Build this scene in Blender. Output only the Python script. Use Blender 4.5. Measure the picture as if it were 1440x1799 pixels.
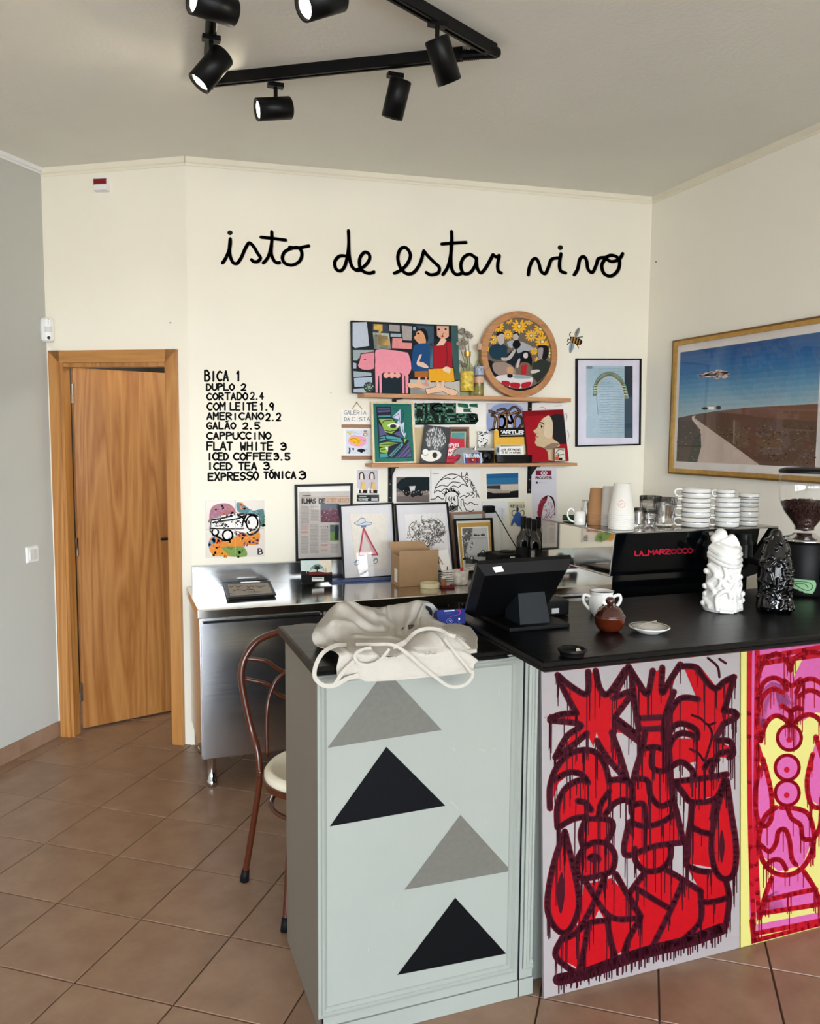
import bpy, bmesh, math, random
from mathutils import Vector, Matrix, noise
random.seed(7)
SC = bpy.context.scene
COL = SC.collection
for o in list(bpy.data.objects): bpy.data.objects.remove(o)

# ------------------------------------------------------------------ camera
F = 1428.0; YAW, PITCH, ROLL = math.radians(20.05), math.radians(5.23), math.radians(0.40); EYE = 1.62
_f = Vector((math.sin(YAW)*math.cos(PITCH), math.cos(YAW)*math.cos(PITCH), -math.sin(PITCH)))
_r0 = Vector((math.cos(YAW), -math.sin(YAW), 0)); _u0 = _r0.cross(_f)
_r = _r0*math.cos(ROLL) + _u0*math.sin(ROLL); _u = -_r0*math.sin(ROLL) + _u0*math.cos(ROLL)
CAM = Vector((0, 0, EYE))
cd = bpy.data.cameras.new('camera'); cam = bpy.data.objects.new('camera', cd); COL.objects.link(cam)
cam.matrix_world = Matrix((( _r.x, _u.x, -_f.x, 0), (_r.y, _u.y, -_f.y, 0), (_r.z, _u.z, -_f.z, EYE), (0, 0, 0, 1)))
cd.sensor_fit = 'HORIZONTAL'; cd.sensor_width = 36.0; cd.lens = F/1440*36.0; cd.clip_start = 0.05
SC.camera = cam

# ------------------------------------------------------------------ light
SC.view_settings.view_transform = 'Standard'; SC.view_settings.look = 'None'
SC.view_settings.gamma = 1.0; SC.view_settings.use_curve_mapping = False
SC.view_settings.exposure = 2.52
W = bpy.data.worlds.new('sky'); SC.world = W; W.use_nodes = True
nt = W.node_tree; nt.nodes.clear()
wo = nt.nodes.new('ShaderNodeOutputWorld'); bg = nt.nodes.new('ShaderNodeBackground')
tc = nt.nodes.new('ShaderNodeTexCoord'); sp = nt.nodes.new('ShaderNodeSeparateXYZ'); rp = nt.nodes.new('ShaderNodeValToRGB')
nt.links.new(tc.outputs['Generated'], sp.inputs[0]); nt.links.new(sp.outputs[2], rp.inputs[0])
rp.color_ramp.elements[0].position = 0.0; rp.color_ramp.elements[0].color = (0.53, 0.525, 0.50, 1)
e = rp.color_ramp.elements.new(0.02); e.color = (0.87, 0.94, 1.02, 1)
rp.color_ramp.elements[-1].position = 1.0; rp.color_ramp.elements[-1].color = (0.6, 0.76, 1.0, 1)
nt.links.new(rp.outputs[0], bg.inputs[0]); bg.inputs[1].default_value = 5.0
nt.links.new(bg.outputs[0], wo.inputs[0])
YB = -5.0          # plane of the shop front behind the camera
WINDOWS = [(-4.1, -2.2, 0.4, 2.65), (-1.9, -0.15, 0.4, 2.65), (0.1, 1.55, 0.05, 2.65), (1.8, 2.95, 0.4, 2.65)]   # x0 x1 z0 z1
for x0, x1, z0, z1 in WINDOWS:
    L = bpy.data.lights.new('window_portal', 'AREA'); L.shape = 'RECTANGLE'; L.size = x1-x0; L.size_y = z1-z0
    L.cycles.is_portal = True
    lo = bpy.data.objects.new('window_portal', L); COL.objects.link(lo)
    lo.location = ((x0+x1)/2, YB-0.02, (z0+z1)/2); lo.rotation_euler = (math.radians(90), 0, 0)   # -Z of lamp -> +Y

# ------------------------------------------------------------------ projection helpers (camera ray -> point on a real plane)
def ray(x, y): return _f + _r*((x-720)/F) - _u*((y-899.5)/F)
class Plane:
    def __init__(s, p, n, zmin=None): s.p = Vector(p); s.n = Vector(n).normalized(); s.zmin = zmin      # n faces the room
    def at(s, x, y, off=0.0):
        d = ray(x, y); P = CAM + d*(((s.p + s.n*off) - CAM).dot(s.n)/d.dot(s.n))
        if s.zmin is not None and P.z < s.zmin: u = Vector((0, s.n.z, -s.n.y)); P = P + u*((s.zmin-P.z)/u.z)
        return P
    def back(s, t): return Plane(s.p - s.n*t, s.n, s.zmin)
def onz(x, y, z): return Plane((0, 0, z), (0, 0, 1)).at(x, y)
def ony(x, y, Y): return Plane((0, Y, 0), (0, -1, 0)).at(x, y)
def onx(x, y, X): return Plane((X, 0, 0), (-1, 0, 0)).at(x, y)
def ppm(P): return F/((Vector(P)-CAM).dot(_f))      # pixels per metre there
def lean(yb, zb, yt, zt):   # picture leaning back, its foot never below zb
    p = Plane((0, yb, zb), Vector((0, -(zt-zb), yt-yb))); p.zmin = zb+.016*p.n.z; return p

# ------------------------------------------------------------------ materials
def lin(c):
    if isinstance(c, str): c = tuple(int(c[i:i+2], 16)/255 for i in (0, 2, 4))
    return tuple((v/12.92 if v <= 0.04045 else ((v+0.055)/1.055)**2.4) for v in c)
MATS = {}
def newmat(name):
    m = bpy.data.materials.new(name); m.use_nodes = True; MATS[name] = m
    return m, m.node_tree, m.node_tree.nodes['Principled BSDF']
def N(nt, t, **k):
    n = nt.nodes.new(t)
    for a, v in k.items():
        if a.startswith('i_'):
            n.inputs[int(a[2:]) if a[2:].isdigit() else a[2:].replace('_', ' ')].default_value = v
        else: setattr(n, a, v)
    return n
def mat(name, col, rough=0.6, metal=0.0, var=0.06, scale=8.0, bump=0.0, bscale=60.0, spec=0.5, coat=0.0, trans=0.0, ior=1.45, emit=0.0, stretch=(1, 1, 1)):
    if name in MATS: return MATS[name]
    m, nt, b = newmat(name); c = lin(col)
    tc = N(nt, 'ShaderNodeTexCoord'); mp = N(nt, 'ShaderNodeMapping'); mp.inputs['Scale'].default_value = stretch
    nt.links.new(tc.outputs['Object'], mp.inputs[0])
    if var:
        no = N(nt, 'ShaderNodeTexNoise'); no.inputs['Scale'].default_value = scale; no.inputs['Detail'].default_value = 5
        nt.links.new(mp.outputs[0], no.inputs[0])
        r = N(nt, 'ShaderNodeValToRGB'); r.color_ramp.elements[0].position = .3; r.color_ramp.elements[1].position = .7
        r.color_ramp.elements[0].color = tuple(max(0, v*(1-var)) for v in c)+(1,); r.color_ramp.elements[1].color = tuple(min(1, v*(1+var)) for v in c)+(1,)
        nt.links.new(no.outputs[0], r.inputs[0]); nt.links.new(r.outputs[0], b.inputs['Base Color'])
    else: b.inputs['Base Color'].default_value = c+(1,)
    if bump:
        n2 = N(nt, 'ShaderNodeTexNoise'); n2.inputs['Scale'].default_value = bscale; n2.inputs['Detail'].default_value = 4
        nt.links.new(mp.outputs[0], n2.inputs[0]); bp = N(nt, 'ShaderNodeBump'); bp.inputs['Strength'].default_value = bump; bp.inputs['Distance'].default_value = 0.004
        nt.links.new(n2.outputs[0], bp.inputs['Height']); nt.links.new(bp.outputs[0], b.inputs['Normal'])
    if not metal and not coat and sum(c) < .06: spec = min(spec, .22)
    b.inputs['Roughness'].default_value = rough; b.inputs['Metallic'].default_value = metal
    b.inputs['Specular IOR Level'].default_value = spec; b.inputs['Coat Weight'].default_value = coat; b.inputs['Coat Roughness'].default_value = 0.05
    b.inputs['Transmission Weight'].default_value = trans; b.inputs['IOR'].default_value = ior
    if emit: b.inputs['Emission Color'].default_value = c+(1,); b.inputs['Emission Strength'].default_value = emit
    return m
def wood(name, c1, c2, axis='Z', scale=6.0, dist=6.0, rough=0.4, stretch=0.12, coat=0.0):
    m, nt, b = newmat(name)
    tc = N(nt, 'ShaderNodeTexCoord'); mp = N(nt, 'ShaderNodeMapping')
    s = [1, 1, 1]; s['XYZ'.index(axis)] = stretch; mp.inputs['Scale'].default_value = s
    nt.links.new(tc.outputs['Object'], mp.inputs[0])
    no = N(nt, 'ShaderNodeTexNoise'); no.inputs['Scale'].default_value = scale; no.inputs['Detail'].default_value = 3; no.inputs['Distortion'].default_value = .6
    nt.links.new(mp.outputs[0], no.inputs[0])
    mu = N(nt, 'ShaderNodeMath', operation='MULTIPLY'); mu.inputs[1].default_value = dist*2; nt.links.new(no.outputs[0], mu.inputs[0])
    fr = N(nt, 'ShaderNodeMath', operation='PINGPONG'); fr.inputs[1].default_value = .5; nt.links.new(mu.outputs[0], fr.inputs[0])
    fi = N(nt, 'ShaderNodeTexNoise'); fi.inputs['Scale'].default_value = 90; fi.inputs['Detail'].default_value = 3; nt.links.new(mp.outputs[0], fi.inputs[0])
    ad = N(nt, 'ShaderNodeMath', operation='MULTIPLY_ADD'); ad.inputs[1].default_value = .45; nt.links.new(fi.outputs[0], ad.inputs[0]); nt.links.new(fr.outputs[0], ad.inputs[2])
    r = N(nt, 'ShaderNodeValToRGB'); r.color_ramp.elements[0].position = .15; r.color_ramp.elements[1].position = .8
    r.color_ramp.elements[0].color = lin(c1)+(1,); r.color_ramp.elements[1].color = lin(c2)+(1,)
    nt.links.new(ad.outputs[0], r.inputs[0]); nt.links.new(r.outputs[0], b.inputs['Base Color'])
    b.inputs['Roughness'].default_value = rough; b.inputs['Coat Weight'].default_value = coat; b.inputs['Coat Roughness'].default_value = .15
    return m
def print_mat(name, rough, coat=0.0):
    m, nt, b = newmat(name); a = N(nt, 'ShaderNodeVertexColor', layer_name='Col')
    no = N(nt, 'ShaderNodeTexNoise'); no.inputs['Scale'].default_value = 70; tc = N(nt, 'ShaderNodeTexCoord'); nt.links.new(tc.outputs['Object'], no.inputs[0])
    mr = N(nt, 'ShaderNodeMapRange'); mr.inputs['To Min'].default_value = .88; mr.inputs['To Max'].default_value = 1.1; nt.links.new(no.outputs[0], mr.inputs[0])
    mx = N(nt, 'ShaderNodeVectorMath', operation='SCALE'); nt.links.new(a.outputs[0], mx.inputs[0]); nt.links.new(mr.outputs[0], mx.inputs['Scale'])
    nt.links.new(mx.outputs[0], b.inputs['Base Color']); b.inputs['Roughness'].default_value = rough; b.inputs['Coat Weight'].default_value = coat; b.inputs['Specular IOR Level'].default_value = .1 if rough > .4 else .4
    return m
def pane_mat(name, tint=(1, 1, 1), refl=1.0):
    m = bpy.data.materials.new(name); m.use_nodes = True; MATS[name] = m; nt = m.node_tree; nt.nodes.clear()
    o = N(nt, 'ShaderNodeOutputMaterial'); mx = N(nt, 'ShaderNodeMixShader'); t = N(nt, 'ShaderNodeBsdfTransparent'); g = N(nt, 'ShaderNodeBsdfGlossy')
    t.inputs[0].default_value = tuple(tint)+(1,); g.inputs['Roughness'].default_value = 0.01
    fr = N(nt, 'ShaderNodeFresnel'); fr.inputs[0].default_value = 1.5
    mu = N(nt, 'ShaderNodeMath', operation='MULTIPLY'); mu.use_clamp = True; ge = N(nt, 'ShaderNodeNewGeometry'); bf = N(nt, 'ShaderNodeMath', operation='SUBTRACT'); bf.inputs[0].default_value = 1.0
    nt.links.new(ge.outputs['Backfacing'], bf.inputs[1]); nt.links.new(bf.outputs[0], mu.inputs[1])   # reflect on the outer face only
    nt.links.new(fr.outputs[0], mu.inputs[0]); nt.links.new(mu.outputs[0], mx.inputs[0]); nt.links.new(t.outputs[0], mx.inputs[1]); nt.links.new(g.outputs[0], mx.inputs[2]); nt.links.new(mx.outputs[0], o.inputs[0])
    return m

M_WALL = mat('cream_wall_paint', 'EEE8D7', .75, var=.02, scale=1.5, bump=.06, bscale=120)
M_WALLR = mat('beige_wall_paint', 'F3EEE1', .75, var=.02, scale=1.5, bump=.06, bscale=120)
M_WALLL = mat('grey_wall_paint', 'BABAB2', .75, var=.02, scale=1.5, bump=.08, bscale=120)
M_CEIL = mat('ceiling_paint', 'E8E6DC', .85, var=.02, scale=2, bump=.5, bscale=55)
M_TRIM = mat('cornice_paint', 'E9E2CE', .6, var=.01)
M_GROUT = mat('floor_grout', '4B392C', .9, bump=.2)
M_DARK = mat('dark_interior_tone', '2E2A26', .9)  # back-room dimness put into this colour; the bar's bench shares it
M_BLACK = mat('black_painted_metal', '0B0B0C', .38, var=.1, spec=.5)
M_MATBLK = mat('matt_black_plastic', '060607', .5, var=.1)
M_GLOSSBLK = mat('black_glaze', '040405', .12, var=0, coat=.6, spec=.3)
M_MIRRORBLK = mat('black_glass_panel', '050608', .03, var=0, spec=1.0, coat=1.0)
M_MIRROR = mat('polished_steel', 'C9C5BC', .035, metal=1, var=.02)
M_CHROME = mat('chrome', 'D5D5D5', .08, metal=1, var=0)
M_CERAMIC = mat('white_ceramic', 'D4D2CC', .12, var=.01, coat=.5)
M_WPLAS = mat('white_plastic', 'E9E9E8', .35, var=.01)
M_PAPER = mat('white_paper', 'EFEBE4', .7, var=.02)
M_PAPERCUP = mat('white_paper_cup', 'DCD8D1', .55, var=.01)
M_KRAFT = mat('kraft_paper', 'A0764F', .7, var=.05)
M_CARD = mat('brown_cardboard', 'A98763', .75, var=.05, scale=14, bump=.1)
M_SHELF = wood('oak_shelf', 'A9744A', 'C79467', 'X', 8, 3, .45)
M_PINE = wood('varnished_pine', '8B5523', 'AE7A42', 'Z', 5.0, 5, .33, .07, .3)
M_JAMB = wood('pine_trim', '99612A', 'BB8548', 'Z', 9.0, 3, .35, .05, .3)
M_GOLDW = wood('gilt_wood', '7A5520', 'C0964C', 'X', 10, 3, .35)
M_BROWNW = wood('brown_wood_frame', '7A5236', '9A7454', 'X', 10, 3, .5)
M_LIGHTW = wood('pale_wood_frame', 'D8BE94', 'EAD9B8', 'Z', 10, 2, .5)
M_CAB = mat('grey_green_painted_wood', '878B83', .5, var=.03, scale=3, bump=.12, bscale=40)
M_CABS = mat('shaded_side_panel', '7E766B', .6, var=.04, scale=3, stretch=(1, 1, .2))  # darker than the front: shade on the side put into the colour
M_SLAB = mat('black_stained_wood_top', '080707', .32, var=.3, spec=.2, scale=5, bump=.25, bscale=30, stretch=(.15, 1, 1))
M_APRON = mat('cream_cotton', 'AEA89D', .9, var=.03, scale=10, bump=.35, bscale=400)
M_BROWNM = mat('brown_enamelled_tube', '4E220F', .3, var=.1, coat=.3)
M_CUSHION = mat('cream_vinyl', 'E6DDC6', .45, var=.04)
M_RUBBER = mat('black_rubber', '101113', .6, var=.05)

M_AMBER = mat('amber_glaze', '48190A', .1, var=.35, scale=20, coat=1)
M_DKBROWN = mat('dark_brown_glaze', '35130B', .08, var=.1, coat=1)
M_WINE = mat('dark_wine_glass', '07080A', .08, var=0, coat=1)
M_BEAN = mat('roasted_coffee', '2E1710', .45, var=.5, scale=180, bump=1, bscale=220)
M_PRINT = print_mat('printed_colours', .55)
M_PRINTG = print_mat('gloss_printed_colours', .22, .3)
M_PANE = pane_mat('picture_glass'); M_GLASS = mat('tumbler_glass', 'FFFFFF', .0, var=0, trans=1.0, ior=1.45)
M_LENS = mat('lit_lamp_lens', 'FFF1D8', .5, var=0, emit=14)
M_INK = mat('black_wall_paint', '151415', .6, var=.2, scale=30)
M_GREYINK = mat('thin_grey_paint', 'A39C8E', .7, var=.1, scale=60)
M_STRING = mat('twine', 'A28C68', .9)
def steel():
    m, nt, b = newmat('brushed_stainless')
    tc = N(nt, 'ShaderNodeTexCoord'); mp = N(nt, 'ShaderNodeMapping'); mp.inputs['Scale'].default_value = (1.0, 1.0, 60); nt.links.new(tc.outputs['Object'], mp.inputs[0])
    no = N(nt, 'ShaderNodeTexNoise'); no.inputs['Scale'].default_value = 5; no.inputs['Detail'].default_value = 3; nt.links.new(mp.outputs[0], no.inputs[0])
    mr = N(nt, 'ShaderNodeMapRange'); mr.inputs['To Min'].default_value = .14; mr.inputs['To Max'].default_value = .24; nt.links.new(no.outputs[0], mr.inputs[0]); nt.links.new(mr.outputs[0], b.inputs['Roughness'])
    b.inputs['Base Color'].default_value = lin('C4C6C8')+(1,); b.inputs['Metallic'].default_value = 1; b.inputs['Anisotropic'].default_value = .3
    return m
M_STEEL = steel()
M_WTOP = mat('stainless_worktop', 'C9C5BD', .13, metal=1, var=.03, bump=.03, bscale=25)
def tilemat():
    m, nt, b = newmat('terracotta_floor_tile')
    tc = N(nt, 'ShaderNodeTexCoord'); oi = N(nt, 'ShaderNodeObjectInfo')
    va = N(nt, 'ShaderNodeVectorMath', operation='ADD'); nt.links.new(tc.outputs['Object'], va.inputs[0])
    cm = N(nt, 'ShaderNodeMath', operation='MULTIPLY'); cm.inputs[1].default_value = 50; nt.links.new(oi.outputs['Random'], cm.inputs[0]); nt.links.new(cm.outputs[0], va.inputs[1])
    no = N(nt, 'ShaderNodeTexNoise'); no.inputs['Scale'].default_value = 9; no.inputs['Detail'].default_value = 6; no.inputs['Roughness'].default_value = .6; nt.links.new(va.outputs[0], no.inputs[0])
    r = N(nt, 'ShaderNodeValToRGB'); r.color_ramp.elements[0].position = .3; r.color_ramp.elements[1].position = .72
    r.color_ramp.elements[0].color = lin('836550')+(1,); r.color_ramp.elements[1].color = lin('987B64')+(1,)
    nt.links.new(no.outputs[0], r.inputs[0])
    hs = N(nt, 'ShaderNodeHueSaturation'); mr = N(nt, 'ShaderNodeMapRange'); mr.inputs['To Min'].default_value = .93; mr.inputs['To Max'].default_value = 1.05
    nt.links.new(oi.outputs['Random'], mr.inputs[0]); nt.links.new(mr.outputs[0], hs.inputs['Value']); nt.links.new(r.outputs[0], hs.inputs['Color']); nt.links.new(hs.outputs[0], b.inputs['Base Color'])
    b.inputs['Roughness'].default_value = .33; b.inputs['Specular IOR Level'].default_value = .4
    n2 = N(nt, 'ShaderNodeTexNoise'); n2.inputs['Scale'].default_value = 30; nt.links.new(va.outputs[0], n2.inputs[0]); bp = N(nt, 'ShaderNodeBump'); bp.inputs['Strength'].default_value = .12; bp.inputs['Distance'].default_value = .003
    nt.links.new(n2.outputs[0], bp.inputs['Height']); nt.links.new(bp.outputs[0], b.inputs['Normal'])
    return m
M_TILE = tilemat()

# ------------------------------------------------------------------ mesh helpers
ORG = {}
def thing(name, label, cat, loc=(0, 0, 0), group=None):
    o = bpy.data.objects.new(name, None); COL.objects.link(o); o.location = loc; o.empty_display_size = .05
    o['label'] = label; o['category'] = cat
    if group: o['group'] = group
    ORG[o.name] = Vector(loc); return o
def mesh(name, V, Fc, m, parent=None, loc=None, smooth=False, label=None, mats=None, fm=None, kind=None):
    """ONE mesh object from world-space vertices."""
    org = ORG[parent.name] if parent else Vector(loc if loc is not None else (0, 0, 0))
    me = bpy.data.meshes.new(name); me.from_pydata([tuple(Vector(v)-org) for v in V], [], Fc)
    for mm in (mats or [m]): me.materials.append(mm)
    if fm: me.polygons.foreach_set('material_index', fm)
    if smooth: me.polygons.foreach_set('use_smooth', [True]*len(me.polygons))
    me.update()
    o = bpy.data.objects.new(name, me); COL.objects.link(o)
    if parent: o.parent = parent
    else: o.location = org
    ORG[o.name] = org
    if label: o['label'] = label
    if kind: o['kind'] = kind
    return o
def tag(o, label, cat, group=None):
    o['label'] = label; o['category'] = cat
    if group: o['group'] = group
    return o
def struct(o): o['kind'] = 'structure'; return o
class G:
    """geometry collector"""
    def __init__(s): s.V = []; s.F = []
    def add(s, V, Fc):
        k = len(s.V); s.V += [Vector(v) for v in V]; s.F += [tuple(i+k for i in f) for f in Fc]; return s
    def box(s, x0, x1, y0, y1, z0, z1, bev=0.0):
        if bev <= 0: 
            return s.add([(x0,y0,z0),(x1,y0,z0),(x1,y1,z0),(x0,y1,z0),(x0,y0,z1),(x1,y0,z1),(x1,y1,z1),(x0,y1,z1)],
              [(0,3,2,1),(4,5,6,7),(0,1,5,4),(1,2,6,5),(2,3,7,6),(3,0,4,7)])
        bm = bmesh.new(); bmesh.ops.create_cube(bm, size=1)
        for v in bm.verts: v.co = Vector((x0+(v.co.x+.5)*(x1-x0), y0+(v.co.y+.5)*(y1-y0), z0+(v.co.z+.5)*(z1-z0)))
        bmesh.ops.bevel(bm, geom=bm.edges[:]+bm.verts[:], offset=bev, segments=2, affect='EDGES', profile=.6)
        bm.verts.index_update(); s.add([v.co.copy() for v in bm.verts], [tuple(v.index for v in f.verts) for f in bm.faces]); bm.free(); return s
    def quadprism(s, P, n, t):
        """slab: front polygon P (any vertex count), thickness t backwards along -n"""
        n = Vector(n).normalized(); k = len(P); B = [Vector(p)-n*t for p in P]
        Fc = [tuple(range(k)), tuple(range(2*k-1, k-1, -1))] + [(i, i+k, (i+1) % k+k, (i+1) % k) for i in range(k)]
        return s.add(list(P)+B, Fc)
    def lathe(s, c, prof, n=32, axis=(0, 0, 1), close=False):
        a = Vector(axis).normalized(); q = Vector((0, 0, 1)).rotation_difference(a); c = Vector(c); V = []; Fc = []
        for r, z in prof:
            for i in range(n):
                t = 2*math.pi*i/n; V.append(c + q @ Vector((r*math.cos(t), r*math.sin(t), z)))
        for j in range(len(prof)-1):
            for i in range(n): Fc.append((j*n+i, j*n+(i+1) % n, (j+1)*n+(i+1) % n, (j+1)*n+i))
        if prof[0][0] > 1e-5 and not close: Fc.append(tuple(range(n-1, -1, -1)))
        if prof[-1][0] > 1e-5 and not close: Fc.append(tuple((len(prof)-1)*n+i for i in range(n)))
        return s.add(V, Fc)
    def tube(s, pts, r, n=10, closed=False, flat=None):
        P = [Vector(p) for p in pts]; m = len(P); V = []; Fc = []; up = None
        rr = r if isinstance(r, (list, tuple)) else [r]*m
        for i in range(m):
            a = P[(i-1) % m] if (closed or i) else P[i]; b = P[(i+1) % m] if (closed or i < m-1) else P[i]
            t = (b-a).normalized()
            if up is None:
                up = t.orthogonal().normalized()
                if flat is not None: up = Vector(flat)
            up = (up - t*up.dot(t)).normalized(); w = t.cross(up)
            for k in range(n):
                g = 2*math.pi*k/n; V.append(P[i] + (up*math.cos(g) + w*math.sin(g))*rr[i])
        for i in range(m if closed else m-1):
            for k in range(n): Fc.append((i*n+k, i*n+(k+1) % n, ((i+1) % m)*n+(k+1) % n, ((i+1) % m)*n+k))
        if not closed: Fc.append(tuple(range(n-1, -1, -1))); Fc.append(tuple((m-1)*n+k for k in range(n)))
        return s.add(V, Fc)
    def ball(s, c, r, n=14, sc=(1, 1, 1)):
        V = []; Fc = []; m = n//2; c = Vector(c)
        for j in range(1, m):
            for i in range(n):
                a = math.pi*j/m; b = 2*math.pi*i/n; V.append(c+Vector((r*sc[0]*math.sin(a)*math.cos(b), r*sc[1]*math.sin(a)*math.sin(b), r*sc[2]*math.cos(a))))
        V += [c+Vector((0, 0, r*sc[2])), c-Vector((0, 0, r*sc[2]))]
        for j in range(m-2):
            for i in range(n): Fc.append((j*n+i, (j+1)*n+i, (j+1)*n+(i+1) % n, j*n+(i+1) % n))
        T = len(V)-2
        for i in range(n): Fc.append((T, i, (i+1) % n)); Fc.append((T+1, (m-2)*n+(i+1) % n, (m-2)*n+i))
        return s.add(V, Fc)
    def out(s, name, m, parent=None, **k): return mesh(name, s.V, s.F, m, parent, **k)
def cr(P, k=6, closed=False):
    """Catmull-Rom through points (tuples of any dimension)"""
    P = [tuple(p) for p in P]; n = len(P)
    if n < 3: return P
    out = []
    for i in range(n if closed else n-1):
        g = lambda j: P[j % n] if closed else P[max(0, min(n-1, j))]
        a, b, c, d = g(i-1), g(i), g(i+1), g(i+2)
        for j in range(k):
            t = j/k; out.append(tuple(.5*((2*b[q])+(-a[q]+c[q])*t+(2*a[q]-5*b[q]+4*c[q]-d[q])*t*t+(-a[q]+3*b[q]-3*c[q]+d[q])*t**3) for q in range(len(b))))
    if not closed: out.append(P[-1])
    return out
def copy_tree(o, delta, parent=None):
    c = o.copy(); COL.objects.link(c); c.parent = parent
    if parent is None: c.location = o.location + Vector(delta)
    for ch in list(o.children): copy_tree(ch, (0, 0, 0), c)
    return c

FONT = {'A':'093069|1656','B':'0009|003052533404|044466674909','C':'~613003063968','D':'00093966633000','E':'60000969|0454','F':'600009|0454','G':'~613003063968|686535','H':'0009|6069|0464','I':'3039','J':'5057390807','K':'0009|6005|2369','L':'000969','M':'0900356069','N':'09006960','O':'~30030639666330','P':'0009|0040626305','Q':'~30030639666330|4669','R':'0009|0040626305|2569','S':'~6130021455673908','T':'0060|3039','U':'000729496760','V':'003960','W':'0019345960','X':'0069|6009','Y':'003460|3439','Z':'00600969','1':'123039','2':'~0230624609|0969','3':'~013062533424|~2464673908','4':'49400666','5':'6000|0004|~0444673908','9':'~6230033562|6259','0':'~30030639666330','.':'2939','-':'1555','&':'0909'}
class Art:
    """flat print: coloured polygons and strokes lying on a picture plane; coordinates are those of a close-up (x0, y0, scale)"""
    def __init__(s, plane, T, off=0.0003):
        s.pl = plane; s.T = T; s.o = off; s.V = []; s.F = []; s.C = []; s.layer = 0
    def pt(s, x, y): return s.pl.at(s.T[0]+x/s.T[2], s.T[1]+y/s.T[2], s.o + s.layer*2.5e-5)
    def poly(s, P, col, smooth=False, up=True):
        if smooth: P = cr(P, 4, True)
        k = len(s.V); s.V += [s.pt(*p) for p in P]; s.F.append(tuple(range(k, k+len(P)))); s.C.append(lin(col))
        if up: s.layer += 1
        return s
    def rect(s, x0, y0, x1, y1, col): return s.poly([(x0, y0), (x1, y0), (x1, y1), (x0, y1)], col)
    def ell(s, cx, cy, rx, ry, col, rot=0, n=20, up=True):
        c, q = math.cos(rot), math.sin(rot)
        return s.poly([(cx+rx*math.cos(t)*c-ry*math.sin(t)*q, cy+rx*math.cos(t)*q+ry*math.sin(t)*c) for t in [2*math.pi*i/n for i in range(n)]], col, up=up)
    def line(s, P, w, col, smooth=True, up=True, caps=True, close=False):
        if close: P = list(P)+[P[0]]
        if smooth and len(P) > 2: P = cr([tuple(p[:2]) for p in P], 5)
        ws = w if isinstance(w, (list, tuple)) else None; n = len(P); c = lin(col)
        for i in range(n):
            wi = (ws[0]+(ws[1]-ws[0])*i/max(1, n-1) if ws else w)/2
            if caps:
                k = len(s.V); s.V += [s.pt(P[i][0]+wi*math.cos(t*math.pi/4), P[i][1]+wi*math.sin(t*math.pi/4)) for t in range(8)]
                s.F.append(tuple(range(k, k+8))); s.C.append(c)
            if i < n-1:
                wj = (ws[0]+(ws[1]-ws[0])*(i+1)/max(1, n-1) if ws else w)/2
                dx, dy = P[i+1][0]-P[i][0], P[i+1][1]-P[i][1]; l = math.hypot(dx, dy) or 1; nx, ny = -dy/l, dx/l
                k = len(s.V); s.V += [s.pt(P[i][0]+nx*wi, P[i][1]+ny*wi), s.pt(P[i+1][0]+nx*wj, P[i+1][1]+ny*wj), s.pt(P[i+1][0]-nx*wj, P[i+1][1]-ny*wj), s.pt(P[i][0]-nx*wi, P[i][1]-ny*wi)]
                s.F.append((k, k+1, k+2, k+3)); s.C.append(c)
        if up: s.layer += 1
        return s
    def lines(s, LL, w, col, smooth=True):
        for P in LL: s.line(P, w, col, smooth, up=False)
        s.layer += 1; return s
    def text(s, txt, x0, y0, x1, h, w, col, jit=0.0, slope=0.0, fill=.72):
        n = len(txt); adv = (x1-x0)/max(1, n-(1-fill)); x = x0
        for ch in txt:
            acc = None
            if ch == 'Ã': acc = '~'; ch = 'A'
            if ch == 'Ó': acc = '/'; ch = 'O'
            if ch in FONT:
                gw = adv*fill*(1+random.uniform(-jit, jit)); gh = h*(1+random.uniform(-jit, jit)); oy = random.uniform(-jit, jit)*h*.3
                for st in FONT[ch].split('|'):
                    sm = st[0] == '~'; st = st.lstrip('~')
                    P = [(x+int(st[i])/6*gw, y0+oy+slope*(x-x0)+(h-gh)+int(st[i+1])/9*gh) for i in range(0, len(st), 2)]
                    s.line(P, w, col, sm, up=False)
                if acc: s.line([(x+gw*.2, y0-h*.16), (x+gw*.8, y0-h*.3)], w*.8, col, up=False)
            x += adv
        s.layer += 1; return s
    def out(s, name, parent, m=None, label=None, loc=None):
        m = m or M_PRINT
        o = mesh(name, s.V, s.F, m, parent, loc=loc, label=label)
        ca = o.data.color_attributes.new('Col', 'FLOAT_COLOR', 'CORNER'); buf = []
        for f, c in zip(s.F, s.C): buf += [c[0], c[1], c[2], 1.0]*len(f)
        ca.data.foreach_set('color', buf); return o
def bil(Q, u, v):
    (ax, ay), (bx, by), (cx, cy), (dx, dy) = Q     # TL TR BR BL
    return ((1-u)*(1-v)*ax+u*(1-v)*bx+u*v*cx+(1-u)*v*dx, (1-u)*(1-v)*ay+u*(1-v)*by+u*v*cy+(1-u)*v*dy)
def inset(Q, a, b=None):
    b = a if b is None else b; w = math.dist(Q[0], Q[1]); h = math.dist(Q[0], Q[3]); u = a/w; v = b/h
    return [bil(Q, u, v), bil(Q, 1-u, v), bil(Q, 1-u, 1-v), bil(Q, u, 1-v)]
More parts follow.
